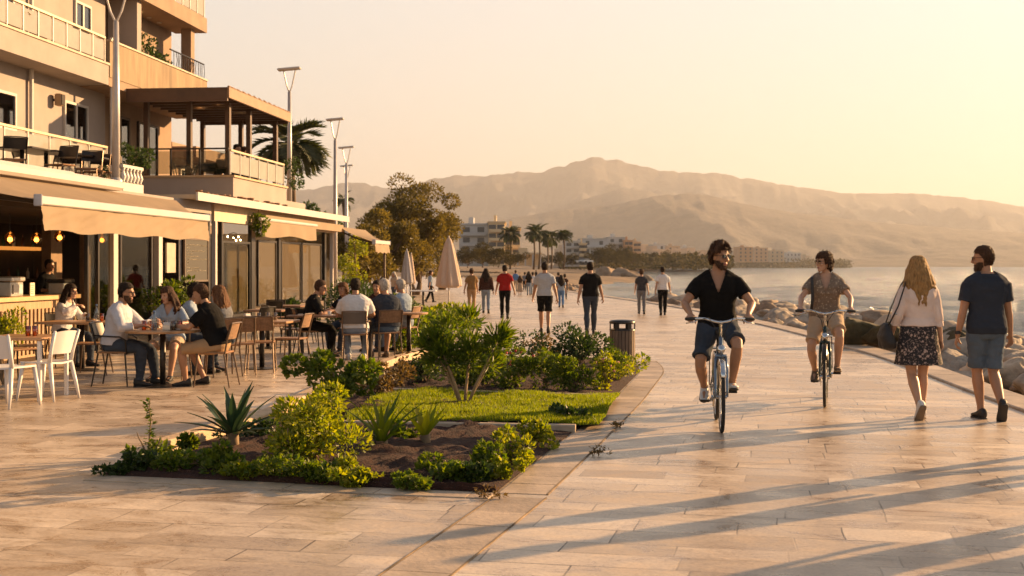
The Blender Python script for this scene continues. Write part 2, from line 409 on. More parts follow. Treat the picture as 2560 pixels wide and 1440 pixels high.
m = len(DS)
lb.add([q for r in rows for q in r], [(i*m+j, i*m+j+1, (i+1)*m+j+1, (i+1)*m+j) for i in range(len(rows)-1) for j in range(m-1)])
beachm = mat('beach_earth', (0.15, 0.098, 0.058), 0.95, var=0.45, scale=0.25, bump=0.5, bscale=1.5)
struct(lb.obj('beach_ground', beachm, smooth=True))
gb = MB().add([V((-9000, -60, -3.0)), V((9000, -60, -3.0)), V((9000, 13000, -3.0)), V((-9000, 13000, -3.0))], [(0, 1, 2, 3)])
struct(gb.obj('ground', mat('sea_bed', (0.12, 0.10, 0.08), 1.0), fix=False))
def seamat():
    m, nt, b = _nt('sea_water'); L = nt.links
    b.inputs['Base Color'].default_value = (0.115, 0.165, 0.205, 1); b.inputs['Roughness'].default_value = 0.13; b.inputs['IOR'].default_value = 1.33
    tc = N(nt, 'ShaderNodeTexCoord')
    mp = N(nt, 'ShaderNodeMapping', Scale=(0.5, 1.0, 1)); L.new(tc.outputs['Object'], mp.inputs[0])
    n1 = N(nt, 'ShaderNodeTexNoise', Scale=0.7, Detail=8.0, Roughness=0.7); L.new(mp.outputs[0], n1.inputs['Vector'])
    n2 = N(nt, 'ShaderNodeTexNoise', Scale=0.035, Detail=4.0); L.new(mp.outputs[0], n2.inputs['Vector'])
    ad = N(nt, 'ShaderNodeMath', _operation='MULTIPLY_ADD'); ad.inputs[1].default_value = 3.0; L.new(n2.outputs['Fac'], ad.inputs[0]); L.new(n1.outputs['Fac'], ad.inputs[2])
    bp = N(nt, 'ShaderNodeBump', Strength=1.0, Distance=2.6); L.new(ad.outputs[0], bp.inputs['Height']); L.new(bp.outputs[0], b.inputs['Normal'])
    return m
sb = MB()
ys = [-60, 10]+[10*1.022**k for k in range(1, 240)]
ys = [y for y in ys if y < 1700]+[2500, 4000, 8000, 13000]
xs = [6.8+k*0.7 for k in range(70)]+[50+1.12**k*2 for k in range(12, 52)]
xs = [x for x in xs if x < 700]+[1200, 2500, 5000, 9000]
def wave(x, y):
    a = max(0, 1-y/900)
    return a*(0.16*math.sin(0.22*x+0.62*y+4*nz((x, y, 0), 0.05))+0.75*nz((x*.4, y*1.3, 0), 0.16)+0.42*nz((x*.5, y*1.2, 5), 0.55))
sb.add([V((x, y, SEAZ+wave(x, y))) for y in ys for x in xs], [(j*len(xs)+i, j*len(xs)+i+1, (j+1)*len(xs)+i+1, (j+1)*len(xs)+i) for j in range(len(ys)-1) for i in range(len(xs)-1)])
struct(sb.obj('sea', seamat(), smooth=True, fix=False))
# ------------------------------------------------------------------ mountains
def interp(tab, x):
    if x <= tab[0][0]: return tab[0][1]
    for (a, b), (c, d) in zip(tab, tab[1:]):
        if x <= c:
            t = (x-a)/(c-a); return b+(d-b)*t
    return tab[-1][1]
BACK = [(-400, 500), (300, 480), (780, 472), (850, 455), (905, 452), (950, 466), (1000, 470), (1045, 458), (1090, 441), (1140, 438), (1200, 434), (1260, 431), (1300, 424), (1350, 426), (1400, 411), (1440, 400), (1475, 393), (1505, 389), (1530, 396), (1555, 401), (1600, 411), (1650, 419), (1690, 430), (1740, 431), (1800, 437), (1850, 445), (1900, 451), (1960, 460), (2030, 470), (2100, 478), (2200, 478), (2300, 482), (2400, 492), (2500, 505), (2560, 517), (2800, 540), (3300, 575), (4200, 600)]
FRONT = [(-400, 640), (700, 610), (1000, 585), (1150, 563), (1250, 548), (1340, 532), (1400, 522), (1500, 513), (1560, 505), (1620, 492), (1680, 485), (1740, 484), (1780, 489), (1850, 507), (1930, 522), (2000, 532), (2100, 545), (2200, 556), (2400, 571), (2560, 582), (2800, 598), (3400, 625), (4200, 640)]
def ridge(tab, y0, yr, y1, nm, seed, rough, m):
    """hill range rising from depth y0 to its ridge at yr and falling to y1"""
    b = MB(); NX, NY = 640, 60
    for j in range(NY+1):
        t = j/NY
        for i in range(NX+1):
            px = -400+4600*i/NX
            tt = min(1, t/0.72)
            Y = y0+(yr-y0)*tt if t <= 0.72 else yr+(y1-yr)*(t-0.72)/0.28
            hr = (CY-interp(tab, px))*yr/F
            hr *= 1+.022*nz((px/34, seed, 0), 1)+.014*nz((px/13, seed, 3), 1)
            X = (px-CX)/F*yr*(0.35+0.65*Y/yr)
            g = nz((X, Y, 0), 1/900, seed)+0.5*nz((X, Y, 0), 1/380, seed+4)+0.28*nz((X, Y, 0), 1/160, seed+9)+0.2*nz((X, Y, 0), 1/85, seed+2)+0.12*nz((X, Y, 0), 1/42, seed+5)
            e = tt**1.25 if t <= 0.72 else 1-((t-0.72)/0.28)**1.3
            wx = X+120*nz((X, Y, 0), 1/700, seed+31); spur = abs(nz((wx, Y*0.22, 0), 1/420, seed+20))+.45*abs(nz((wx, Y*0.3, 0), 1/170, seed+25))+.2*abs(nz((wx, Y*0.35, 0), 1/70, seed+27))
            z = hr*e + rough*g*hr*(0.11*math.sin(math.pi*min(1, e))*1.6+0.035) - rough*spur*hr*0.50*math.sin(math.pi*min(1, e))
            if t < 0.02: z = -2.9
            b.v.append(V((X, Y, max(-2.9, z))))
    for j in range(NY):
        for i in range(NX):
            k = j*(NX+1)+i; b.f.append((k, k+1, k+NX+2, k+NX+1))
    return struct(b.obj(nm, m, smooth=True))
mm = mat('mountain_scrub', (0.050, 0.042, 0.038), 1.0, var=0.6, scale=0.009, bump=1.0, bscale=0.012)
for _x in mm.node_tree.nodes:
    if _x.type == 'BUMP': _x.inputs['Distance'].default_value = 28.0
    if _x.type == 'TEX_NOISE': _x.inputs['Detail'].default_value = 9.0; _x.inputs['Roughness'].default_value = 0.68
hm2_ = mat('hill_scrub', (0.07, 0.054, 0.042), 1.0, var=0.6, scale=0.014, bump=1.0, bscale=0.02)
for _x in hm2_.node_tree.nodes:
    if _x.type == 'BUMP': _x.inputs['Distance'].default_value = 14.0
    if _x.type == 'TEX_NOISE': _x.inputs['Detail'].default_value = 9.0; _x.inputs['Roughness'].default_value = 0.68
ridge(BACK, 4300, 7800, 9800, 'mountain_range', 2.0, 1.0, mm)
MIDR = [(-400, 640), (900, 640), (1150, 585), (1300, 546), (1400, 516), (1480, 490), (1540, 474), (1570, 471), (1620, 477), (1700, 498), (1800, 535), (1950, 580), (2200, 630), (4200, 640)]
ridge(MIDR, 3900, 6000, 7400, 'middle_ridge', 5.0, 0.8, mm)
ridge(FRONT, 2700, 4600, 5900, 'foothills', 8.0, 0.8, hm2_)
# ------------------------------------------------------------------ the sea-front facade, in its own frame (o outward, t along, z up)
FO = V((-10.12, 0, 0)); FR = -math.atan(0.106); cF, sF = math.cos(FR), math.sin(FR)
FM = Matrix.Translation(FO) @ Matrix.Rotation(FR, 4, 'Z')
def fw(o, t, z=0.0): return FM @ V((o, t, z))
def ft(px, o):
    k = (px-CX)/F
    return (FO.x + cF*o - k*sF*o)/(k*cF + sF)
def fz(py, px, o):
    t = ft(px, o); return H-(py-CY)*(sF*o+cF*t)/F
def fthing(name, label, cat, o, t, z, group=None):
    return thing(name, label, cat, fw(o, t, z), FR, group)
class FB(MB):
    """mesh builder in facade coordinates; finish() shifts it to its thing's base"""
    def fin(self, name, m, parent, base, smooth=False):
        self.off(base); return self.obj(name, m, parent, smooth)
plaster = mat('plaster_white', (0.315, 0.268, 0.242), 0.85, var=0.10, scale=1.3, bump=0.12, bscale=30)
plaster2 = mat('plaster_ochre', (0.28, 0.19, 0.128), 0.85, var=0.16, scale=1.6, bump=0.12, bscale=30)
stained = mat('plaster_stained', (0.26, 0.185, 0.112), 0.85, var=0.35, scale=1.5, bump=0.15, bscale=30, stretch=(1, 1.6, 0.35))
darkw = mat('dark_wood', (0.075, 0.042, 0.024), 0.55, var=0.3, scale=3, stretch=(8, 8, 1))
pergw = mat('pergola_wood', (0.07, 0.032, 0.016), 0.5, var=0.3, scale=3, stretch=(1, 8, 1))
pergl = mat('pergola_edge_wood', (0.22, 0.125, 0.06), 0.55, var=0.2, scale=3)
metalw = mat('white_metal', (0.50, 0.465, 0.43), 0.4, var=0.06, scale=4)
metald = mat('dark_metal', (0.035, 0.030, 0.027), 0.35, metal=0.6, var=0.2, scale=6)
steel = mat('brushed_steel', (0.55, 0.52, 0.48), 0.3, metal=0.9, var=0.1, scale=8)
galv = mat('grey_pole_paint', (0.46, 0.43, 0.41), 0.4, metal=0.3, var=0.1, scale=5)
tint = glassmat('railing_glass', (0.80, 0.78, 0.70), 0.12, frost=0.5, frostcol=(0.74, 0.71, 0.66))
wglass = glassmat('window_glass', (0.35, 0.36, 0.36), 0.14)
clear = glassmat('clear_glass', (0.70, 0.70, 0.66), 0.02, mx=0.2)
frosty = glassmat('wind_screen_glass', (0.7, 0.66, 0.58), 0.12, frost=0.34, frostcol=(0.34, 0.28, 0.20))
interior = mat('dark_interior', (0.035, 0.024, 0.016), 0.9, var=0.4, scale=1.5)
canvas = mat('awning_canvas', (0.34, 0.255, 0.17), 0.85, var=0.10, scale=1.2, bump=0.1, bscale=90)
def canvas_back():
    m = bpy.data.materials.get('awning_canvas'); nt = m.node_tree; b = nt.nodes['Principled BSDF']
    t = N(nt, 'ShaderNodeBsdfTranslucent', Color=(0.62, 0.42, 0.24, 1)); mx = N(nt, 'ShaderNodeMixShader', Fac=0.25)
    nt.links.new(b.outputs[0], mx.inputs[1]); nt.links.new(t.outputs[0], mx.inputs[2]); nt.links.new(mx.outputs[0], nt.nodes['Material Output'].inputs['Surface'])
canvas_back()
bulbm = mat('warm_bulb', (1, 0.7, 0.35), 0.3, emit=(1.0, 0.52, 0.16), estr=5.0)
bulbs = mat('string_bulb', (1, 0.85, 0.6), 0.3, emit=(1.0, 0.66, 0.28), estr=7.0)
amber = mat('amber_lampshade', (0.55, 0.26, 0.06), 0.25, emit=(1.0, 0.42, 0.08), estr=0.10)
def railing(label, o, t0, t1, z0, z1, n, parent=None, group=None, glass=tint, name='glass_railing', end=None):
    B = V((o, (t0+t1)/2, z0)); r = parent
    if r is None: r = fthing(name, label, 'railing', *B, group=group)
    else: B = V(parent['fb'])
    FB().box(o-0.035, o+0.035, t0, t1, z1-0.05, z1).fin('handrail', pole_gold, r, B)
    for i in range(n+1):
        t = t0+(t1-t0)*i/n
        FB().box(o-0.02, o+0.02, t-0.02, t+0.02, z0, z1-0.05).fin('post', steel, r, B)
    for i in range(n):
        a, b = t0+(t1-t0)*i/n+0.04, t0+(t1-t0)*(i+1)/n-0.04
        FB().box(o-0.006, o+0.006, a, b, z0+0.06, z1-0.10).fin('glass_panel', glass, r, B)
    if end is not None:
        FB().box(end, o, t1-0.006, t1+0.006, z0+0.06, z1-0.10).fin('glass_panel', glass, r, B)
        FB().box(end, o, t1-0.03, t1+0.03, z1-0.05, z1-0.002).fin('handrail', pole_gold, r, B)
    return r
pole_gold = mat('brass_rail', (0.58, 0.46, 0.30), 0.35, metal=0.5, var=0.1)
def window(parent, B, o, t0, t1, z0, z1, mull=1, fr=metalw, pane=wglass):
    b = FB(); d = 0.06
    for a, c, e, f in ((t0, t1, z1-0.06, z1), (t0, t1, z0, z0+0.06), (t0, t0+0.06, z0+0.06, z1-0.06), (t1-0.06, t1, z0+0.06, z1-0.06)):
        b.box(o, o+d, a, c, e, f)
    for i in range(1, mull+1):
        tm = t0+(t1-t0)*i/(mull+1); b.box(o+0.005, o+d-0.005, tm-0.04, tm+0.04, z0+0.06, z1-0.06)
    f = b.fin('window', fr, parent, B)
    FB().box(o+0.015, o+0.028, t0+0.06, t1-0.06, z0+0.06, z1-0.06).fin('pane', pane, f, B)
    FB().box(o-0.02, o-0.003, t0, t1, z0, z1).fin('curtain', curt, f, B)
    return f
curt = mat('grey_curtain', (0.13, 0.12, 0.11), 0.9, var=0.3, scale=10, stretch=(1, 1, 0.05))
# ---- apartment building
AW = -3.75; AP = -3.0
T0, T1, T2 = 14.0, ft(272, AP), ft(516, AP)
AB = V((AP, 26.0, 0.0))
apt = fthing('apartment_building', 'cream apartment block with glass fronted balconies rising behind the cafe awnings', 'building', *AB)
apt['fb'] = tuple(AB)
FB().box(-14, AW, T0, T1+1.5, 3.053, 12.5).fin('wall', plaster, apt, AB)
FB().box(-14, AW-0.25, T1+1.502, T2-0.2, 0, 12.5).fin('wall', plaster2, apt, AB)
zs0, zs1 = fz(212, 269, AP), fz(163, 271, AP)
FB().box(AW, AP, T0, T1, zs0, zs1).fin('balcony_slab', plaster, apt, AB)
FB().box(AP-0.10, AP+0.03, T0, T1+0.02, zs1, zs1+0.05).fin('balcony_coping', kerbm, apt, AB)
FB().box(AW, AP, T0, T1, zs0+3.1, zs1+3.1).fin('balcony_slab', plaster, apt, AB)
zp0, zp1 = 5.98, 7.08
FB().box(AW-0.2, AP, T1+0.02, T2, zp0, zp0+0.22).fin('balcony_slab', plaster2, apt, AB)
FB().box(AP-0.14, AP+0.02, T1+0.02, T2, zp0+0.22, zp1).fin('parapet', stained, apt, AB)
FB().box(AP-0.17, AP+0.05, T1+0.02, T2+0.02, zp1, zp1+0.045).fin('parapet_coping', kerbm, apt, AB)
FB().box(AW-0.2, AP+0.02, T1-0.3, T2, 8.52, 8.95).fin('balcony_slab', plaster2, apt, AB)
td = ft(368, AP)
FB().box(AW-0.2, AP-0.16, td-0.28, td, zp0+0.22, 8.52).fin('dividing_wall', plaster, apt, AB)
FB().box(AP-0.5, AP-0.2, T2-0.75, T2-0.45, zp0+0.22, 8.52).fin('column', plaster2, apt, AB)
for k in range(4):
    t = td+0.5+k*0.75
    FB().lathe([(0.0, 8.50), (0.07, 8.50), (0.07, 8.518)], (AP-0.75, t, 0), 12).fin('downlight', bulbs if k in (1,) else metalw, apt, AB)
railing('', AP-0.06, ft(-160, AP), T1-0.12, zs1+0.05, zs1+0.68, 11, parent=apt, end=AW)
railing('', AP-0.06, ft(380, AP), T2-0.05, 8.95, 9.75, 7, parent=apt, end=AW)
railing('', AP-0.02, ft(-120, AP), ft(268, AP), 3.12, 4.5, 7, parent=apt)
for (x0, x1, y0, y1) in ((-60, 36, 222, 320), (157, 216, 258, 352), (184, 224, 8, 76), (-30, 30, -70, 60)):
    o = AW+0.0; t0, t1 = ft(x0, o), ft(x1, o)
    window(apt, AB, AW, t0, t1, fz(y1, (x0+x1)/2, o), fz(y0, (x0+x1)/2, o))
FB().tube([(AW+0.08, T1-2.6, 3.05), (AW+0.08, T1-2.6, 9)], 0.05).fin('drainpipe', metalw, apt, AB)
FB().tube([(AP-0.05, ft(279, AP-0.05), 3.3), (AP-0.05, ft(279, AP-0.05), 7.2)], 0.045).fin('drainpipe', galv, apt, AB)
# iron rail with climbing plant on the right balcony
FB().tube([(AP-0.06, ft(430, AP), zp1+0.5), (AP-0.06, T2-0.05, zp1+0.5)], 0.022).fin('iron_rail', metald, apt, AB)
b = FB()
for k in range(16):
    t = ft(440, AP)+(T2-0.05-ft(440, AP))*k/15
    b.tube([(AP-0.06, t, zp1+0.04), (AP-0.06+0.02*math.sin(k), t+0.06*math.sin(k*1.7), zp1+0.27), (AP-0.06, t, zp1+0.5)], 0.010, n=5)
b.fin('iron_rail', metald, apt, AB)
# wall speaker
sp0 = fthing('wall_speaker', 'boxy brown speaker mounted on the white wall beside the balcony window', 'speaker', AW+0.02, ft(133, AW), fz(250, 133, AW))
MB().rbox(0.05, 0.22, -0.10, 0.10, -0.14, 0.14, 0.02).obj('cabinet', mat('speaker_brown', (0.33, 0.22, 0.13), 0.6), sp0)
MB().box(0.222, 0.235, -0.085, 0.085, -0.12, 0.12).obj('grille', metald, sp0)
MB().box(0.0, 0.048, -0.03, 0.03, -0.03, 0.03).obj('bracket', metald, sp0)
# ---- cafe terraces below (one storey, roof is the terrace of the apartments)
C0, C1 = 14.0, ft(536, 0)-0.15
CB = V((0, 22, 0))
cafe = fthing('cafe_building', 'dark fronted cafe under the big beige awning, open bar on its left', 'building', *CB)
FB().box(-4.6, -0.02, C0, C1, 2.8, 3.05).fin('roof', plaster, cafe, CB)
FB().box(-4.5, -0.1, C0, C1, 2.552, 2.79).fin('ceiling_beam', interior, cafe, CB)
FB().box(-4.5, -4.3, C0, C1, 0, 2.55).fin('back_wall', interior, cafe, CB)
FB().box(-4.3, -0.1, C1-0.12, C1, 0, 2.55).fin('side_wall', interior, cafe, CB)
FB().box(-4.3, 0.0, C0, C1-0.12, 0.012, 0.03).fin('floor', darkw, cafe, CB)
for px in (290, 402):
    t = ft(px, 0); FB().box(-0.12, 0.0, t-0.1, t+0.1, 0.03, 2.79).fin('post', metalw, cafe, CB)
for px in (224, 250, 383, 306):
    t = ft(px, 0); FB().box(-0.09, -0.02, t-0.035, t+0.035, 0.03, 2.55).fin('door_frame', metald, cafe, CB)
for a, c in ((228, 247), (254, 284), (310, 380)):
    FB().box(-0.06, -0.05, ft(a, 0)+0.05, ft(c, 0)-0.05, 0.05, 2.5).fin('glass_door', clear, cafe, CB)
for px, w_ in ((130, 0.25), (215, 0.1)):
    t = ft(px, -2.2); FB().box(-2.3, -2.1, t-w_, t+w_, 0.03, 2.55).fin('pillar', mat('tan_wall', (0.24, 0.15, 0.08), 0.8, var=0.2), cafe, CB)
FB().box(-4.28, -4.1, ft(-60, -4.2), ft(118, -4.2), 1.95, 2.03).fin('shelf', mat('glowing_shelf_wood', (0.45, 0.2, 0.06), 0.4, emit=(1, 0.35, 0.06), estr=0.25), cafe, CB)  # upper shelf's light is put into the wood as a faint orange glow
FB().box(-4.28, -4.0, ft(-60, -4.2), ft(118, -4.2), 1.25, 1.3).fin('shelf', darkw, cafe, CB)
# bar counter, display, bottles
KB = V((-0.6, ft(70, -0.6), 0))
ctr = fthing('bar_counter', 'long wooden bar counter with slatted front below the pendant lamps', 'counter', *KB)
ta, tb = ft(-40, -0.6), ft(176, -0.6)
FB().box(-1.1, -0.5, ta, tb, 0.03, 1.0).fin('cabinet', mat('counter_front', (0.36, 0.23, 0.12), 0.6, var=0.25, scale=3, stretch=(1, 9, 0.3)), ctr, KB)
FB().box(-1.2, -0.42, ta-0.05, tb+0.05, 1.0, 1.07).fin('counter_top', mat('counter_top_wood', (0.58, 0.38, 0.19), 0.4, var=0.15), ctr, KB)
b = FB()
for k in range(22): b.box(-0.498, -0.475, ta+0.05+k*(tb-ta)/22, ta+0.05+(k+0.5)*(tb-ta)/22, 0.08, 0.85)
b.fin('slat', mat('counter_slat', (0.3, 0.2, 0.11), 0.6, var=0.3), ctr, KB)
for px, y, wd, hh, m_, nm, lb in ((22, 715, 0.22, 0.34, steel, 'coffee_machine', 'silver coffee machine at the left end of the bar counter'), (152, 712, 0.2, 0.28, mat('till_grey', (0.35, 0.38, 0.4), 0.4), 'till', 'grey till at the right end of the bar counter')):
    t = ft(px, -0.8); kb = V((-0.8, t, 1.07)); o_ = fthing(nm, lb, nm.replace('_', ' '), *kb)
    FB().rbox(-0.95, -0.65, t-wd, t+wd, 1.07, 1.07+hh*0.75, 0.015).fin('body', m_, o_, kb)
    FB().rbox(-0.98, -0.62, t-wd-0.02, t+wd+0.02, 1.07+hh*0.75+0.002, 1.07+hh, 0.015).fin('lid', metald if nm == 'till' else steel, o_, kb)
    FB().box(-0.645, -0.63, t-wd*0.7, t+wd*0.7, 1.12, 1.07+hh*0.6).fin('front_panel', mat('pale_panel', (0.6, 0.62, 0.62), 0.3), o_, kb)
t = ft(80, -0.7); kb = V((-0.7, t, 1.07)); o_ = fthing('menu_card', 'small cream menu card standing on the bar counter', 'menu card', *kb)
FB().box(-0.71, -0.69, t-0.08, t+0.08, 1.07, 1.30).fin('card', mat('paper', (0.75, 0.66, 0.5), 0.8), o_, kb)
b = FB()
for k in range(5): b.box(-0.688, -0.687, t-0.06, t+0.05-0.02*(k % 2), 1.11+k*0.035, 1.118+k*0.035)
b.fin('writing', metald, o_, kb)
bg_ = [mat('bottle_green', (0.03, 0.07, 0.03), 0.15), mat('bottle_brown', (0.12, 0.05, 0.02), 0.15), mat('bottle_clear', (0.5, 0.45, 0.38), 0.1)]
for k in range(14):
    t = ft(12, -4.1)+k*0.23+rnd.uniform(-.04, .04); hh = rnd.uniform(0.24, 0.32); zb = 1.30 if k % 2 else 2.03
    o_ = MB().lathe([(0.0, 0), (0.036, 0.0), (0.038, 0.01), (0.038, hh*0.6), (0.014, hh*0.76), (0.013, hh*0.97), (0.016, hh*0.97), (0.016, hh), (0, hh)], n=10).obj('bottle', bg_[k % 3], None, True)
    o_.location = fw(-4.13, t, zb)
    tag(o_, 'bottle on the upper glowing shelf behind the bar' if zb > 2 else 'bottle on the dark lower shelf behind the bar', 'bottle', 'bottles on the bar shelves' if zb > 2 else 'bottles on the lower bar shelf')
# pendant lamps
for i, (px, py, o, lb) in enumerate(((25, 596, -1.2, 'amber glass pendant nearest the left edge of the photo'), (91, 597, -1.6, 'smallest amber pendant, second from the left above the bar'), (149, 592, -1.0, 'amber pendant directly under the left end of the awning valance'), (255, 598, -0.9, 'amber pendant hanging alone over the dark glass doors'))):
    t = ft(px, o); z = fz(py, px, o); r_ = 0.10
    p = fthing('pendant_lamp', lb, 'lamp', o, t, z, 'amber pendant lamps in the cafe')
    MB().lathe([(r_*0.55, -r_*0.9), (r_, -r_*0.35), (r_*1.05, 0.02), (r_*0.8, r_*0.7), (r_*0.25, r_*1.15), (0.02, r_*1.3)], n=14, cap=False).obj('glass_shade', glassmat('amber_shade_glass', (.80, .42, .14), .10), p, True)
    MB().ball((0, 0, -0.02), 0.045).obj('bulb', bulbm, p, True)
    MB().tube([(0, 0, r_*1.3), (0, 0, 2.55-z)], 0.006, 5).obj('cord', metald, p)
# chalk menu board
mb0 = V((0.05, ft(484, 0), 0.75))
mboard = fthing('menu_board', 'tall black chalk menu board with handwritten lines beside the white post', 'menu board', *mb0)
ta, tb = ft(457, 0), ft(513, 0); za, zb = fz(700, 484, 0), fz(600, 484, 0)
FB().box(0.03, 0.05, ta, tb, za, zb).fin('board', mat('blackboard', (0.018, 0.016, 0.014), 0.7), mboard, mb0)
b = FB()
for q in ((ta-0.04, ta, za-0.04, zb+0.04), (tb, tb+0.04, za-0.04, zb+0.04), (ta, tb, za-0.04, za), (ta, tb, zb, zb+0.04)): b.box(0.02, 0.065, *q)
b.fin('frame', darkw, mboard, mb0)
b = FB(); r2 = random.Random(3)
for k in range(11):
    z = zb-0.12-k*(zb-za-0.2)/11; t = ta+0.08+r2.uniform(0, .1)
    while t < tb-0.1:
        l = r2.uniform(0.03, 0.12)
        pts = [(0.053, t+l*q/4, z+r2.uniform(-0.016, 0.016)) for q in range(5)]
        b.tube(pts, 0.006, 4); t += l+r2.uniform(0.015, 0.04)
        if r2.random() < 0.12: break
b.fin('writing', mat('chalk', (0.42, 0.36, 0.26), 0.9), mboard, mb0)
mb0 = V((0.0, ft(428, 0), 0.0))
FB().box(-0.10, -0.06, ft(424, 0), ft(446, 0), 1.45, fz(607, 428, 0)).fin('white_panel', mat('cream_panel', (0.40, 0.34, 0.26), 0.8), cafe, CB)
FB().box(-0.12, -0.0, ft(524, 0)-0.06, ft(524, 0)+0.06, 0.03, 2.79).fin('post', metald, cafe, CB)
FB().box(-0.05, -0.03, ft(452, 0), ft(455, 0)+0.05, 0.9, 2.4).fin('door_frame', metalw, cafe, CB)
# ---- big awning
def awning(label, ob, of, t0, t1, tf0, tf1, zb_, zf, drop, group=None, cassette=True):
    B = V((ob, (t0+t1)/2, zb_)); a = fthing('awning', label, 'awning', *B, group=group)
    def cf(u, v):
        sag = -0.05*math.sin(math.pi*v)*(1+0.4*math.sin(u*9)) + 0.012*math.sin(u*60)*v + 0.03*nz((u*10+v*2, v*2, 1), 1.0)*math.sin(math.pi*v)
        return V((ob+(of-ob)*v, (t0+(t1-t0)*u)*(1-v)+(tf0+(tf1-tf0)*u)*v, zb_+(zf-zb_)*v+sag))
    FB().sheet(cf, 60, 14).fin('canopy', canvas, a, B, True)
    def vf(u, v):
        wv = 0.032*v*math.sin(u*30+3*math.sin(u*9)+2.2*v)*(0.5+0.5*math.sin(u*7))+0.03*nz((u*14+v*2.5, v*1.2, 0), 1.0, 4)+0.012*nz((u*50+v*6, v*3, 0), 1.0)
        return V((of+0.01+wv+0.03*v, tf0+0.03+(tf1-tf0-0.06)*u, zf-0.06-drop*v+0.02*v*math.sin(u*23)))
    FB().sheet(vf, 180, 10).fin('valance', canvas, a, B, True)
    FB().rbox(of-0.05, of+0.05, tf0-0.02, tf1+0.02, zf-0.06, zf+0.06, 0.015).fin('front_bar', metalw, a, B)
    for e in (tf0-0.05, tf1+0.02): FB().rbox(of-0.06, of+0.06, e, e+0.03, zf-0.08, zf+0.08, 0.01).fin('end_cap', mat('grey_cap', (0.45, 0.45, 0.48), 0.5), a, B)
    if cassette: FB().rbox(ob-0.12, ob+0.10, t0-0.05, t1+0.05, zb_-0.02, zb_+0.13, 0.03).fin('cassette', metalw, a, B)
    for q in (0.06, 0.94):
        t = tf0+(tf1-tf0)*q; tb_ = t0+(t1-t0)*q
        FB().tube([(ob, tb_, zb_-0.15), ((ob+of)/2, (t+tb_)/2+0.25*(1 if q < 0.5 else -1), (zb_+zf)/2-0.16), (of-0.05, t, zf-0.03)], 0.03, 6).fin('folding_arm', metald, a, B)
    return a
AO = 1.95
awning('long beige canvas awning with creased valance shading the cafe bar', 0.12, AO, C0+1, C1-2.6, ft(98, AO), ft(518, AO), 2.98, fz(522, 300, AO), 0.35, cassette=False)
B = V((0.2, 22, 3.05)); ca = fthing('awning_box', 'closed cream awning cassette lying along the terrace edge above the big awning', 'awning', *B)
FB().rbox(-0.1, 0.3, C0, ft(300, 0.2), 3.0, 3.19, 0.05).fin('cassette', metalw, ca, B)
FB().rbox(-0.45, -0.12, C0, ft(172, -0.3), 3.10, 3.28, 0.05).fin('roller', metalw, ca, B)
# ---- second cafe pavilion
P0, P1 = ft(536, 0), ft(838, 0); PB = V((0, (P0+P1)/2, 0))
pav = fthing('cafe_pavilion', 'low glazed cafe pavilion with cream roof edge, glass wind screens and dark posts', 'building', *PB)
zr = fz(548, 845, 0.35)
FB().box(-4.4, 0.35, P0-2.0, P1+0.25, zr, zr+0.09).fin('roof', mat('roof_sheet', (0.50, 0.40, 0.28), 0.7, var=0.2, scale=2), pav, PB)
FB().box(0.352, 0.40, P0-2.2, P1+0.3, zr-0.05, zr+0.13).fin('roof_edge', metalw, pav, PB)
FB().box(-0.25, 0.0, P0, P1, zr-0.42, zr-0.01).fin('fascia', mat('fascia_cream', (0.56, 0.45, 0.32), 0.7, var=0.15), pav, PB)
FB().box(0.02, 0.30, ft(655, 0.2), P1-0.1, zr-0.38, zr-0.16).fin('awning_roller', canvas, pav, PB)
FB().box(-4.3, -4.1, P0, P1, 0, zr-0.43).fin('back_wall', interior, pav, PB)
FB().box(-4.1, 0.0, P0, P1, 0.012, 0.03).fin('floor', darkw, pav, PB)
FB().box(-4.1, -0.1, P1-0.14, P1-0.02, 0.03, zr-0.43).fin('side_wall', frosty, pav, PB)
for px, m_, w_ in ((541, metalw, 0.06), (556, metald, 0.04), (634, metald, 0.16), (700, metald, 0.10), (814, metald, 0.10), (833, metalw, 0.05)):
    t = ft(px, 0); FB().box(-0.10, 0.0, t-w_, t+w_, 0.03, zr-0.42).fin('post', m_, pav, PB)
for (a, c, m_, z0_, z1_) in ((560, 628, clear, 0.4, 2.15), (648, 694, frosty, 0.6, 2.22), (706, 755, frosty, 0.6, 2.22), (758, 806, frosty, 0.6, 2.22)):
    f = FB(); ta, tb = ft(a, 0), ft(c, 0)
    for q in ((ta, tb, z0_-0.06, z0_), (ta, tb, z1_, z1_+0.05), (ta, ta+0.05, z0_, z1_), (tb-0.05, tb, z0_, z1_)): f.box(-0.08, -0.02, *q)
    w_ = f.fin('wind_screen', metald, pav, PB); FB().box(-0.055, -0.045, ta+0.05, tb-0.05, z0_, z1_).fin('pane', m_, w_, PB)
FB().box(-0.07, -0.03, ft(640, 0), ft(812, 0), 0.06, 0.5).fin('low_wall', darkw, pav, PB)
for (a, c) in ((566, 592), (598, 624)):
    FB().box(-0.75, -0.7, ft(a, -0.7), ft(c, -0.7), 0.3, 2.15).fin('door', mat('cream_door', (0.72, 0.60, 0.42), 0.6, var=0.06), pav, PB)
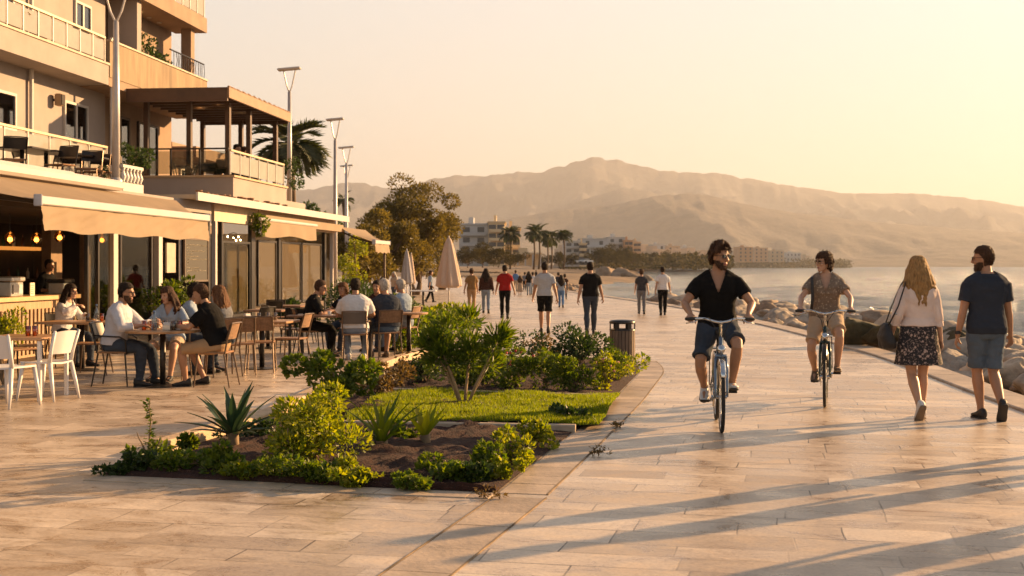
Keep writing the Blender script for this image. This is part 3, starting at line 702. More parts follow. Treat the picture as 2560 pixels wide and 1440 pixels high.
# drop-down valance of the pavilion
B = V((0.32, ft(725, 0.3), zr-0.5)); dv = fthing('roller_blind', 'short cream roller blind hanging ragged from the pavilion roof', 'blind', *B)
ta, tb = ft(652, 0.3), ft(790, 0.3)
FB().sheet(lambda u, v: V((0.30+0.02*math.sin(u*20)*v, ta+(tb-ta)*u, zr-0.30-(0.40+0.04*math.sin(u*9))*v)), 40, 5).fin('fabric', canvas, dv, B, True)
FB().tube([(0.30, ta-0.05, zr-0.28), (0.30, tb+0.05, zr-0.28)], 0.045, 8).fin('roller', metalw, dv, B)
B = V((-0.1, ft(600, 0), 2.3)); sl_ = fthing('string_lights', 'string of small glowing bulbs under the pavilion roof', 'lights', *B)
ta, tb = ft(548, 0), ft(640, 0); pts = []
for k in range(17):
    u = k/16; pts.append(V((-0.3-0.25*math.sin(u*8), ta+(tb-ta)*u, 2.42-0.14*abs(math.sin(u*2*math.pi)))))
FB().tube(pts, 0.008, 4).fin('cable', metald, sl_, B)
for k in range(1, 16, 2): FB().ball(pts[k]-V((0, 0, 0.05)), 0.022, n=7).fin('bulb', bulbs, sl_, B, True)
# roof clutter: clay pots and vine on the pavilion roof
for k in range(16):
    px = 500+k*14+rnd.uniform(-4, 4); o = 0.1; t = ft(px, o); r_ = rnd.uniform(0.05, 0.09)
    p = MB().lathe([(0, 0), (r_*0.7, 0), (r_, r_*1.5), (r_*1.12, r_*1.5), (r_*1.12, r_*1.8), (r_*0.9, r_*1.8), (r_*0.85, r_*1.3), (0, r_*1.3)], n=10).obj('clay_pot', mat('terracotta', (0.30, 0.16, 0.09), 0.8, var=0.3), None, True)
    p.location = fw(o, t, zr+0.09); tag(p, 'little terracotta pot in the row along the pavilion roof edge', 'pot', 'pots along the pavilion roof edge')
# ---- pergola deck and pergola
DB = V((-0.5, ft(572, -0.5), 3.2)); DT0, DT1 = ft(583, -0.45), ft(716, -0.45)
dk = fthing('terrace_deck', 'raised plastered terrace base carrying the wooden pergola', 'terrace', *DB)
FB().box(-3.0, -0.45, DT0, DT1, 3.2+0.09, 3.5).fin('base', plaster, dk, DB)
FB().box(-0.62, -0.45, DT0+0.17, DT1, 3.5, 3.86).fin('parapet', plaster, dk, DB); FB().box(-3.0, -0.45, DT0, DT0+0.168, 3.5, 3.86).fin('parapet', plaster, dk, DB)
copm = mat('coping_ochre', (0.45, 0.32, 0.19), 0.7)
FB().box(-0.66, -0.40, DT0+0.2, DT1+0.02, 3.86, 3.91).fin('coping', copm, dk, DB); FB().box(-3.0, -0.40, DT0-0.05, DT0+0.198, 3.86, 3.91).fin('coping', copm, dk, DB)
FB().box(-2.2, -0.7, DT1+0.6, DT1+3.0, 3.2+0.09, 3.55).fin('side_block', plaster, dk, DB)
PT0, PT1 = ft(572, -0.45), ft(711, -0.45); GB = V((-1.8, (PT0+PT1)/2, 3.91))
pg = fthing('pergola', 'dark wooden flat roofed pergola over the upper terrace diners', 'pergola', *GB)
FB().box(-3.0, -0.40, PT0-0.25, PT1+0.2, 5.93, 6.02).fin('roof', pergw, pg, GB)
FB().box(-3.0, -0.38, PT0-0.33, PT0-0.252, 5.72, 6.06).fin('fascia', pergw, pg, GB)
FB().box(-0.398, -0.33, PT0-0.33, PT1+0.25, 5.80, 6.06).fin('fascia', pergl, pg, GB)
FB().box(-3.0, -0.40, PT1+0.202, PT1+0.26, 5.74, 6.04).fin('fascia', pergw, pg, GB)
b = FB()
k = 0
while PT0+0.3+k*0.55 < PT1: b.box(-3.0, -0.42, PT0+0.3+k*0.55, PT0+0.36+k*0.55, 5.80, 5.928); k += 1
b.fin('rafter', pergw, pg, GB)
b = FB()
for k in range(24): b.tube([(-0.36, PT0-0.3+k*(PT1-PT0+0.5)/24, 6.075+0.02*math.sin(k*3)), (-0.36, PT0-0.3+(k+0.8)*(PT1-PT0+0.5)/24, 6.08)], 0.03, 6)
b.fin('roof_reeds', pergl, pg, GB)
for t, o in ((DT0+.4, -0.72), ((PT0+PT1)/2, -0.72), (PT1, -0.72), (DT0+.4, -1.75), (DT0+.4, -2.9), (PT1, -1.75), (PT1, -2.9)):
    FB().box(o-0.06, o+0.06, t-0.07, t+0.07, 3.52, 5.80 if o > -0.8 else 5.92).fin('post', pergw, pg, GB)
for k, (o, u) in enumerate(((-1.2, .25), (-1.2, .5), (-1.9, .35))):
    FB().lathe([(0, 5.905), (0.07, 5.905), (0.07, 5.925)], (o, PT0+(PT1-PT0)*u+0.18, 0), 12).fin('downlight', bulbs, pg, GB)
def cross_rail(label, t, o0, o1, z0, z1, n, glass):
    B = V(((o0+o1)/2, t, z0)); r = fthing('glass_railing', label, 'railing', *B)
    FB().box(o0, o1, t-0.03, t+0.03, z1-0.04, z1).fin('handrail', metald, r, B)
    for i in range(n+1):
        o = o0+(o1-o0)*i/n; FB().box(o-0.02, o+0.02, t-0.02, t+0.02, z0, z1-0.04).fin('post', metald, r, B)
    for i in range(n): FB().box(o0+(o1-o0)*i/n+0.03, o0+(o1-o0)*(i+1)/n-0.03, t-0.006, t+0.006, z0+0.05, z1-0.08).fin('glass_panel', glass, r, B)
cross_rail('tinted glass railing facing the camera under the pergola', DT0+0.09, -2.9, -0.6, 3.91, 4.62, 3, clear)
railing('milky glass railing on the sea side of the pergola terrace', -0.45, PT0+0.1, PT1-0.1, 3.91, 4.55, 6)
# white lattice balustrade on the terrace by the lamp pole
B = V((-0.35, ft(328, -0.35), 3.05)); bl = fthing('lattice_balustrade', 'small white ornamental balustrade lit by the sun beside the tall lamp pole', 'balustrade', *B)
ta, tb = ft(303, -0.35), ft(354, -0.35)
FB().box(-0.39, -0.31, ta, tb, 3.05, 3.26).fin('base_rail', metalw, bl, B); FB().box(-0.39, -0.31, ta, tb, 3.56, 3.62).fin('top_rail', metalw, bl, B)
for k in range(6):
    t = ta+(k+0.5)*(tb-ta)/6
    FB().lathe([(0.05, 3.26), (0.03, 3.29), (0.07, 3.38), (0.04, 3.46), (0.03, 3.5), (0.055, 3.56)], (-0.35, t, 0), 8).fin('baluster', metalw, bl, B, True)
# far balcony house seen through the pergola
B = V((-6.0, 43, 0)); h2 = fthing('apartment_house', 'sunlit house with a rounded balcony seen through the pergola', 'building', *B)
FB().box(-12, -5.2, 41, 46, 0, 5.6).fin('wall', plaster2, h2, B)
FB().box(-5.2, -4.4, 41, 46, 5.1, 5.45).fin('balcony_slab', plaster2, h2, B)
for k in range(2): window(h2, B, -5.19, 41.6+k*2.2, 42.9+k*2.2, 3.0, 4.8)
railing('', -2.65, 43.5, 56, 5.45, 6.2, 8, parent=None, name='glass_railing') if False else None
# windows of the apartment block behind the pergola
for (ta, tb, za, zb) in ((33.4, 34.6, 3.95, 5.6), (35.2, 36.6, 3.95, 5.6)):
    window(apt, AB, AW-0.24, ta, tb, za, zb, 1, darkw, wglass)
# third awning, beyond the pavilion
b3 = ft(842, 0.2)
awning('tan awning with plain valance jutting out past the far end of the pavilion', 0.2, 1.35, b3+0.3, b3+4.2, b3+0.3, b3+2.6, 2.85, 2.36, 0.28, cassette=False)
B = V((1.25, b3+2.4, 0)); ps = fthing('awning_post', 'thin brown post under the outer corner of the tan awning', 'post', *B)
FB().tube([(1.25, b3+2.4, 0), (1.25, b3+2.4, 2.28)], 0.04, 8).fin('pole', pergw, ps, B); FB().box(1.1, 1.4, b3+2.25, b3+2.55, 0.0, 0.03).fin('foot_plate', metald, ps, B)
# ---- street lamps
def lamp_post(label, loc, h, hw=0.45, rz=0.0, two=True):
    p = thing('street_lamp', label, 'street lamp', loc, rz, 'flat headed street lamps along the front')
    MB().tube([(0, 0, 0), (0, 0, h*0.45), (0, 0, h-0.75)], [0.085, 0.075, 0.055], 12).obj('pole', galv, p, True)
    MB().lathe([(0.13, 0), (0.13, 0.25), (0.09, 0.3)], n=12).obj('base', galv, p, True)
    for s in (-1, 1):
        MB().tube([(0, 0, h-0.78), (s*hw*0.22, 0, h-0.55), (s*hw*0.5, 0, h-0.05)], 0.022, 6).obj('arm', galv, p)
    MB().rbox(-hw*1.0, hw*0.95, -0.16, 0.16, -0.04, 0.03, 0.02).xf(Matrix.Translation((0, 0, h)) @ Matrix.Rotation(R(-5), 4, 'Y')).obj('lamp_head', metalw, p)
    return p
t = ft(290, -0.45); q = fw(-0.45, t, 3.05)
lamp_post('nearest street lamp, thick grey pole rising in front of the apartment balconies', q, fz(-40, 290, -0.45)-3.05, 0.5)
t = ft(706, -1.4); q = fw(-1.4, t+0.8, 3.29); lamp_post('street lamp right behind the far corner of the pergola', q, H+(CY-172)*q.y/F-3.29, 0.38)
q = gp(838, 776); lamp_post('street lamp standing at the right end of the glazed pavilion', q, H+(CY-298)*q.y/F, 0.32)
q = gp(866, 754); q.y = 57; q.x = (866-CX)*57/F; lamp_post('third lamp of the row, behind the pavilion lamp', q, H+(CY-368)*57/F, 0.36)
q = V(((867-CX)*70/F, 70, 0)); lamp_post('farthest and lowest street lamp of the row before the trees', q, H+(CY-414)*70/F, 0.36)
# ------------------------------------------------------------------ vegetation
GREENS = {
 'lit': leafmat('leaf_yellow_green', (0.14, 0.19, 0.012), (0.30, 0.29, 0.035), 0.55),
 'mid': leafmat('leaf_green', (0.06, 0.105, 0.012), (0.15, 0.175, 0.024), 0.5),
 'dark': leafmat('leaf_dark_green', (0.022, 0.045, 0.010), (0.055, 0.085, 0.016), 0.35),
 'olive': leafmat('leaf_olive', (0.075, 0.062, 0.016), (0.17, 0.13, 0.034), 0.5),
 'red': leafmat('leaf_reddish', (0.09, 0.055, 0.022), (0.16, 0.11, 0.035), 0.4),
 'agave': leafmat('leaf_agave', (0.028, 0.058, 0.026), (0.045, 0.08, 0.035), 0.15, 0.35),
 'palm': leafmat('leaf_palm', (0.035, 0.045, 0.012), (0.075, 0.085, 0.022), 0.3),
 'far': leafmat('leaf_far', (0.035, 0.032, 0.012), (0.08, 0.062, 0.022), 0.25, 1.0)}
bark = mat('bark', (0.13, 0.085, 0.05), 0.9, var=0.4, scale=8, bump=0.6, bscale=30, stretch=(1, 1, 0.25))
stemm = mat('woody_stem', (0.20, 0.13, 0.07), 0.8, var=0.3, scale=10)
soil = mat('dark_soil', (0.036, 0.011, 0.005), 1.0, var=0.5, scale=12, bump=1.0, bscale=45)
def clump(mb, c, rad, n, l, w, rg, up=0.3, flat=1.0, shell=0.45):
    """leaves spread through an uneven volume"""
    sub = [(V(c)+V((rg.gauss(0, .5)*rad[0], rg.gauss(0, .5)*rad[1], rg.gauss(0, .45)*rad[2])), rg.uniform(.28, .5)) for _ in range(max(3, int(6+n/220)))]
    for i in range(n):
        s, k = rg.choice(sub); d = rdir(rg)
        r_ = rg.uniform(shell, 1.0)**0.6
        p = s+V((d.x*rad[0], d.y*rad[1], d.z*rad[2]))*k*r_
        if p.z < 0.02: p.z = rg.uniform(0.02, 0.08)
        dr = (d+V((0, 0, up))+rdir(rg)*0.7)
        q = rg.uniform(0.6, 1.25)
        mb.leaf(p, dr, rdir(rg), l*q, w*q)
def stems(c, tips, r0, r1, rg, wob=0.06):
    b = MB()
    for tp in tips:
        a, e = V(c), V(tp); k = 5
        b.tube([a.lerp(e, i/k)+V((rg.uniform(-wob, wob), rg.uniform(-wob, wob), 0))*(1 if 0 < i < k else 0)+V((0, 0, 0.1*(e.z-a.z)*math.sin(math.pi*i/k))) for i in range(k+1)], [r0+(r1-r0)*i/k for i in range(k+1)], 6)
    return b
def bush(name, label, cat, loc, rad, n, l, w, m='mid', seed=1, group=None, base=0.1, up=0.3, nst=6, flow=None):
    rg = random.Random(seed); t = thing(name, label, cat, loc, 0, group)
    b = MB(); clump(b, (0, 0, base+rad[2]*0.85), rad, n, l, w, rg, up)
    b.obj('foliage', GREENS[m], t, fix=False)
    tips = [(rg.uniform(-.5, .5)*rad[0], rg.uniform(-.5, .5)*rad[1], base+rad[2]*rg.uniform(.7, 1.2)) for _ in range(nst)]
    stems((0, 0, 0), tips, 0.012+rad[2]*0.01, 0.005, rg).obj('stem', stemm, t)
    if flow:
        f = MB()
        for _ in range(14): f.ball((rg.uniform(-.9, .9)*rad[0], rg.uniform(-.9, .9)*rad[1], base+rad[2]*rg.uniform(1., 1.9)), 0.018, n=5)
        f.obj('flowers', flow, t)
    return t
# ---- main planting bed
bed_r = [gp(*p) for p in ((1240, 1233), (1330, 1162), (1390, 1115), (1440, 1074), (1490, 1034), (1530, 1000), (1560, 970), (1582, 948), (1596, 932), (1597, 918), (1585, 903))]
bed_l = [gp(*p) for p in ((246, 1190), (330, 1162), (420, 1134), (560, 1090), (665, 1062), (790, 1000), (900, 950), (1010, 905), (1080, 886))]
BR, BL = sm(bed_r, 4), sm(bed_l, 4)
poly = BL+list(reversed(BR))
sb_ = MB(); st = []
def bed_xl(y):
    for a, b in zip(BL, BL[1:]):
        if a.y <= y <= b.y: return a.x+(b.x-a.x)*(y-a.y)/(b.y-a.y)
    return BL[0].x if y < BL[0].y else BL[-1].x
def bed_xr(y):
    P = [BL[0]]+BR
    for a, b in zip(BR, BR[1:]):
        if a.y <= y <= b.y: return a.x+(b.x-a.x)*(y-a.y)/max(1e-6, b.y-a.y)
    return BR[0].x if y < BR[0].y else BR[-1].x
Y0, Y1 = BR[0].y, BR[-1].y
def soilf(u, v):
    y = Y0+(Y1-Y0)*v; xl = bed_xl(max(y, BL[0].y)); xr = bed_xr(y)
    if y < BL[0].y: xl = bed_r[0].x+(BL[0].x-bed_r[0].x)*max(0, (y-Y0)/(BL[0].y-Y0))
    x = xl+(xr-xl)*u; e = min(1, 6*min(u, 1-u), 1)
    return V((x, y, 0.008+e*(0.045+0.05*nz((x, y, 0), 2.2)+0.035*nz((x, y, 0), 7)+0.02*nz((x, y, 0), 18))))
struct(sb_.sheet(soilf, 120, 160).obj('soil_bed', soil, smooth=True))
cr = MB()
struct(strip(BR, 0.02, 0.36, -0.05, 0.005, 0.001, 0.42).obj('kerb_strip', kerbm))
ll = strip([q for q in reversed(BL) if q.y > gp(400, 1141).y], 0.0, 0.16, -0.05, 0.11); struct(ll.obj('bed_kerb', mat('kerb_sunlit_tint', (0.52, 0.36, 0.21), 0.6, var=0.2, bump=0.3)))  # warm sunlight on this raised edge is put into the kerb colour
fr = sm([gp(246, 1190), gp(560, 1203), gp(930, 1221), gp(1240, 1234)], 4)
struct(strip(fr, 0.0, 0.22, -0.05, 0.008, 0.002, 0.8).obj('bed_kerb', kerbm))
# straight joint strip running to the bottom of the picture
a, e = gp(1243, 1240), gp(880, 1490)
struct(strip([e, e.lerp(a, .5), a], 0.0, 0.34, -0.05, 0.0045, 0.001, 0.6).obj('kerb_strip', kerbm))
for nm, pa, pb_, h_ in (('kerb_strip', (975, 986), (1520, 1003), 0.085), ('kerb_strip', (850, 1068), (1440, 1079), 0.075)):
    a, e = gp(*pa), gp(*pb_)
    struct(strip([a, a.lerp(e, .5), e], 0, 0.09, -0.05, h_).obj(nm, kerbm))
# sandy joints beside the flush kerbs
jm_ = mat('joint_sand', (0.20, 0.14, 0.085), 1.0, var=0.75, scale=3)
struct(strip(BR, 0.357, 0.374, -0.05, 0.0062, 0.0005).obj('paving_joint', jm_))
a, e = gp(1243, 1240), gp(880, 1490)
for o_ in (-0.022, 0.338): struct(strip([e, e.lerp(a, .5), a], o_+.004, o_+0.016, -0.05, 0.0058, 0.0005).obj('paving_joint', jm_))
# lawn
la, lb_, lc, ld = gp(960, 990), gp(1550, 1000), gp(1496, 1076), gp(860, 1066)
lw = MB()
def lawnz(p): return 0.055+0.045*nz(p, 1.4)+0.02*nz(p, 5)
def lawnp(u, v):
    p = (ld.lerp(lc, u)).lerp(la.lerp(lb_, u), v); p.z = lawnz(p)+0.005; return p
lawn_base = lw.sheet(lawnp, 60, 40).obj('lawn_base', mat('lawn_soil', (0.03, 0.04, 0.01), 1.0, var=0.3), smooth=True); struct(lawn_base)
gr = MB(); rg = random.Random(5)
for i in range(52000):
    u, v = rg.random(), rg.random(); p = lawnp(u, v)
    k = 0.6+0.5*nz(p, 1.6, 3)+0.3*nz(p, 4, 7); hgt = rg.uniform(0.025, 0.06)*max(0.35, k+0.4)
    d = V((rg.uniform(-.5, .5), rg.uniform(-.5, .5), 1)).normalized(); s = V((rg.uniform(-1, 1), rg.uniform(-1, 1), 0)).normalized()*0.006
    o = len(gr.v); gr.v.extend([p-s, p+s, p+d*hgt]); gr.f.append((o, o+1, o+2))
g = gr.obj('lawn_grass', leafmat('grass', (0.12, 0.17, 0.007), (0.24, 0.255, 0.018), 0.58), fix=False); tag(g, 'short bright green lawn in the planting bed', 'grass', kind='stuff')
# soil litter
# agave
def rosette(name, label, cat, loc, n, L, wd, m, seed, tilt=(5, 75), curl=0.12, trunk=0.12, group=None, fold=0.25):
    rg = random.Random(seed); t = thing(name, label, cat, loc, 0, group); 
    b = MB()
    for i in range(n):
        a = i*2.39996+rg.uniform(-.2, .2); el = R(90-(tilt[0]+(tilt[1]-tilt[0])*((i+0.5)/n)**0.85)+rg.uniform(-6, 6)); l = L*rg.uniform(.8, 1.08)*(0.75+0.35*math.sin(math.pi*(0.25+0.6*i/n)))
        h = V((math.cos(a), math.sin(a), 0)); s = V((-math.sin(a), math.cos(a), 0))
        K = 7; rows = []
        p = V((0, 0, trunk+0.03))+h*0.015; ang = el
        for k in range(K+1):
            u = k/K; ww = wd*(0.55+1.1*u if u < 0.4 else max(0.02, 1.0*(1-((u-0.4)/0.6)**1.4)))*0.5
            d = h*math.cos(ang)+V((0, 0, math.sin(ang))); nn = -h*math.sin(ang)+V((0, 0, math.cos(ang)))
            rows.append([p+s*ww+nn*ww*fold, p-nn*0.004, p-s*ww+nn*ww*fold])
            p = p+d*l/K; ang -= curl*rg.uniform(.6, 1.2)/K*3
        o = len(b.v)
        for r in rows: b.v.extend(r)
        for k in range(K):
            for j in range(2): b.f.append((o+k*3+j, o+k*3+j+1, o+(k+1)*3+j+1, o+(k+1)*3+j))
    b.obj('leaves', GREENS[m], t, fix=False)
    MB().tube([(0, 0, -0.02), (0.01, 0, trunk*0.6), (0, 0, trunk+0.05)], [0.05, 0.045, 0.05], 8).obj('stem', stemm, t, True)
    return t
rosette('agave', 'dark green spiky agave near the left point of the planting bed', 'agave', gp(582, 1130), 22, 0.45, 0.085, 'agave', 3, (4, 80))
rosette('yucca', 'pale green yucca right of the big yellow-green bush', 'yucca', gp(955, 1130), 20, 0.46, 0.05, 'mid', 9, (3, 60), 0.2, 0.05)
rosette('yucca', 'small broad leaved plant with upright blades in front of the lawn kerb', 'yucca', gp(1062, 1118), 9, 0.34, 0.075, 'lit', 12, (3, 45), 0.1, 0.06)
# big yellow-green bush
bush('round_bush', 'big yellow-green bush filling the middle of the planting bed', 'bush', gp(768, 1170), (0.38, 0.33, 0.24), 4300, 0.048, 0.028, 'lit', 4, base=0.10, nst=10)
bush('leafy_shrub', 'darker round leaved shrub showing behind the big yellow-green bush', 'shrub', gp(845, 1045), (0.34, 0.25, 0.26), 1500, 0.07, 0.055, 'mid', 6, base=0.22, nst=8)
# tall weed at the left tip
w1 = thing('weed', 'tall leggy weed with one upright stalk at the left tip of the bed', 'plant', gp(372, 1170))
rg = random.Random(2); b = MB()
for i in range(70):
    u = rg.random(); p = V((rg.uniform(-.02, .02)+0.02*math.sin(u*5), rg.uniform(-.02, .02), 0.18+0.36*u)); b.leaf(p, V((rg.uniform(-1, 1), rg.uniform(-1, 1), .4)), V((0, 0, 1)), 0.045, 0.035)
clump(b, (0, 0, 0.13), (0.17, 0.14, 0.11), 500, 0.05, 0.035, rg)
b.obj('foliage', GREENS['mid'], w1, fix=False); stems((0, 0, 0), [(0.01, 0, 0.54), (-.1, 0.02, 0.28), (.1, 0, .24)], 0.01, 0.004, rg, 0.01).obj('stem', stemm, w1)
# low clumps along the front edge
low = [((318, 1182), .13, .10, 'dark', 'lowest dark clump at the very tip of the bed'), ((440, 1186), .18, .12, 'mid', 'low dark clump beside the tall weed'), ((535, 1190), .13, .13, 'mid', 'rounded green clump below the agave'), ((610, 1196), .12, .10, 'lit', 'small yellowish clump right of the rounded one on the front edge'),
       ((690, 1200), .18, .14, 'mid', 'widest leafy clump on the front edge, below the big bush'), ((800, 1206), .15, .11, 'mid', 'flat clump on the front edge under the right half of the big bush'), ((890, 1212), .12, .10, 'lit', 'pale speckled clump at the middle of the front kerb'),
       ((1020, 1222), .10, .06, 'mid', 'tiny clump low on the front edge left of the dense cushion'), ((1110, 1205), .17, .12, 'mid', 'dense bright cushion near the right corner of the bed'), ((1175, 1205), .10, .10, 'dark', 'small dark clump at the right corner of the bed')]
for i, (p, r_, h_, m_, lb) in enumerate(low):
    bush('low_plant', lb, 'plant', gp(p[0]+8, p[1]+2), (r_*1.3, r_*1.1, h_*.62), int(700+1300*r_), 0.045, 0.034, m_, 20+i, 'low plants along the front kerb', base=0.02, nst=3)
for i, (p, r_, h_, m_, lb) in enumerate((((1215, 1185), .12, .17, 'mid', 'frilly plant at the left of the parsley-like row'), ((1275, 1165), .14, .17, 'lit', 'frilly yellowish plant in the middle of the parsley-like row'), ((1335, 1120), .14, .17, 'lit', 'tallest frilly plant at the upper end of the parsley-like row'), ((1250, 1200), .10, .08, 'lit', 'low frilly tuft in front of the parsley-like row'), ((1440, 1060), .22, .12, 'dark', 'dark grassy tuft by the curved kerb below the lawn'), ((1015, 1105), .12, .14, 'mid', 'little plant between the two yuccas'), ((640, 1105), .22, .12, 'dark', 'low dark plant between agave and big bush'), ((470, 1130), .06, .07, 'mid', 'tiny sprout against the lit left kerb'))):
    bush('low_plant', lb, 'plant', gp(*p), (r_, r_*0.9, h_*0.75), int(420+900*r_), 0.045, 0.036, m_, 50+i, base=0.02, nst=4)
# multi-stem shrub tree on the lawn
q = gp(1160, 1022); st_ = thing('shrub_tree', 'small multi stemmed shrub tree with dark glossy crown on the lawn', 'tree', q)
rg = random.Random(11); b = MB(); tips = []
for i in range(11):
    a = rg.uniform(0, 6.28); tips.append((0.34*math.cos(a)*rg.uniform(.3, 1.25), 0.32*math.sin(a)*rg.uniform(.3, 1), rg.uniform(.50, 1.0)))
for tp in tips+[(.1, 0, .62), (-.14, 0, .58), (.36, 0, .72), (-.42, 0, .74), (.05, 0, 1.05), (-.2, .1, .95), (-.33, 0, .52)]:
    tp = V(tp)
    for k in range(85):
        d = rdir(rg); p = tp+V((d.x*0.17, d.y*0.17, d.z*0.13))*rg.random()**.5
        b.leaf(p, d+V((0, 0, .5)), rdir(rg), rg.uniform(.07, .13), rg.uniform(.022, .035))
    for k in range(26):
        d = (rdir(rg)*.8+V((tp.x*2, tp.y*2, .9))).normalized(); b.leaf(tp+d*.05, d, rdir(rg), rg.uniform(.13, .25), .030)
b.obj('crown', GREENS['mid'], st_, fix=False)
tr = MB()
for tp in tips[:9]: tr.tube([V((0, 0, 0))+V((tp[0]*.06, tp[1]*.06, -0.02)), V((tp[0]*.35, tp[1]*.35, tp[2]*.35)), V((tp[0]*.7, tp[1]*.7, tp[2]*.7)), V(tp)], [.022, .017, .013, .006], 7)
st_.scale = (.92, .92, .94)
tr.obj('trunk', mat('pale_stems', (0.30, 0.20, 0.11), 0.8, var=0.3, scale=12), st_, True)
# planting behind the lawn
red = mat('red_flower', (0.5, 0.03, 0.02), 0.6); pink = mat('pink_flower', (0.6, 0.2, 0.2), 0.6)
for i, (p, rad, n_, m_, nm, lb, fl) in enumerate((
  ((960, 1000), (.26, .2, .16), 700, 'red', 'reddish_shrub', 'thin reddish shrub at the left end of the lawn', None),
  ((1010, 975), (.16, .15, .17), 350, 'red', 'reddish_shrub', 'sparse twiggy red shrub left of the rear hedge', None),
  ((1060, 965), (.30, .22, .24), 900, 'dark', 'leafy_shrub', 'dark shrub behind the left end of the lawn', None),
  ((1130, 975), (.28, .2, .16), 800, 'mid', 'leafy_shrub', 'green shrub behind the stems of the shrub tree', None),
  ((1215, 975), (.30, .2, .20), 900, 'mid', 'leafy_shrub', 'low green shrub just right of the shrub tree stems', None),
  ((1285, 978), (.30, .22, .24), 1100, 'mid', 'leafy_shrub', 'fresh green hedge plant with a red bloom behind the lawn', red),
  ((1365, 982), (.30, .22, .22), 1100, 'mid', 'leafy_shrub', 'hedge plant behind the middle of the lawn', None),
  ((1440, 984), (.28, .2, .18), 900, 'mid', 'leafy_shrub', 'feathery hedge plant behind the right part of the lawn', None),
  ((1520, 978), (.26, .2, .20), 900, 'lit', 'leafy_shrub', 'light flecked hedge plant with pink blooms nearest the curved kerb', pink),
  ((1440, 935), (.52, .40, .34), 2600, 'dark', 'round_bush', 'big dark dome shaped bush left of the litter bin', None),
  ((1545, 955), (.24, .2, .22), 800, 'mid', 'leafy_shrub', 'green bush right in front of the litter bin', None),
  ((1360, 915), (.26, .2, .24), 500, 'red', 'reddish_shrub', 'thin brown shrub left of the dark dome bush', None),
  ((1255, 930), (.30, .25, .24), 800, 'dark', 'leafy_shrub', 'dark shrub at the far edge of the bed right of the shrub tree', None),
  ((1215, 905), (.3, .25, .2), 700, 'dark', 'leafy_shrub', 'dark shrub behind the crown of the shrub tree', None))):
    bush(nm, lb, 'shrub', gp(*p), rad, n_, 0.06, 0.03 if nm != 'round_bush' else 0.035, m_, 80+i, None, base=0.06, nst=6, flow=fl)
# weeds in the paving joint
for i, (p, lb) in enumerate((((1225, 1246), 'weed tuft in the paving joint at the corner of the bed'), ((1543, 1070), 'weed tuft in the joint of the curved kerb'), ((1490, 1140), 'tiny weed in the curved kerb joint lower down'))):
    rg = random.Random(i); b = MB(); clump(b, (0, 0, .02), (.07, .05, .015), 90, .035, .014, rg)
    t = thing('weed', lb, 'weed', gp(*p)); b.obj('foliage', GREENS['red'], t, fix=False)
# hedges behind the far dining table
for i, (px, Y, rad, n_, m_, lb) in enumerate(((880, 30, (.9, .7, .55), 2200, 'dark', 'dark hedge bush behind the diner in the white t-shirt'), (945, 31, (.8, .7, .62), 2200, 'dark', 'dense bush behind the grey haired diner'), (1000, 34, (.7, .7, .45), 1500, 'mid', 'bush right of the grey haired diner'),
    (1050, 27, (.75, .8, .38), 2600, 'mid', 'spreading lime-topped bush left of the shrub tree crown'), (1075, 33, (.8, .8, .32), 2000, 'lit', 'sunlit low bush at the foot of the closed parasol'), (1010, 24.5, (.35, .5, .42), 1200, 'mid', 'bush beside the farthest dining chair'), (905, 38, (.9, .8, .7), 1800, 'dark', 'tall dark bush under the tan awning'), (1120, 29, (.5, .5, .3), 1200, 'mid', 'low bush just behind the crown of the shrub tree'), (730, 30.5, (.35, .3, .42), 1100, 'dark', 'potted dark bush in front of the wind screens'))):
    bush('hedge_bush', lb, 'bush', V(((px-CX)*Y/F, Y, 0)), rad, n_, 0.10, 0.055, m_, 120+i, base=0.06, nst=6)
bush('potted_plant', 'bright green potted plant cut by the left edge of the photo', 'plant', V(((8-CX)*17.2/F, 17.2, 0)), (.22, .2, .34), 900, .06, .03, 'lit', 140, base=.5)
bush('potted_plant', 'leafy plant between the white post and the chalk board', 'plant', fw(0.5, ft(432, 0.5), 0), (.45, .35, .55), 1100, .10, .06, 'mid', 141, base=.55)
# vine on the pavilion corner
t = thing('climbing_vine', 'green vine drooping from the pavilion roof above the dark post', 'vine', fw(0.2, ft(645, .2), 2.2)); rg = random.Random(31); b = MB()
clump(b, (0, 0, .45), (.28, .2, .32), 420, .09, .06, rg, -.3); b.obj('foliage', GREENS['mid'], t, fix=False)
MB().tube([(0, 0, .1), (.03, 0, .5), (0, .05, .85)], .01, 5).obj('stem', stemm, t)
t = thing('climbing_vine', 'tall sunlit vine curtain beyond the pavilion under the tan awning', 'vine', V(((885-CX)*47/F, 47, 0))); b = MB()
for k in range(5): clump(b, (rg.uniform(-.5, .5), rg.uniform(-.3, .3), .6+k*.4), (.55, .3, .45), 500, .09, .06, rg, -.4)
b.obj('foliage', GREENS['lit'], t, fix=False); MB().tube([(0, 0, 0), (.1, 0, 1.2), (0, 0, 2.5)], .03, 6).obj('stem', stemm, t)
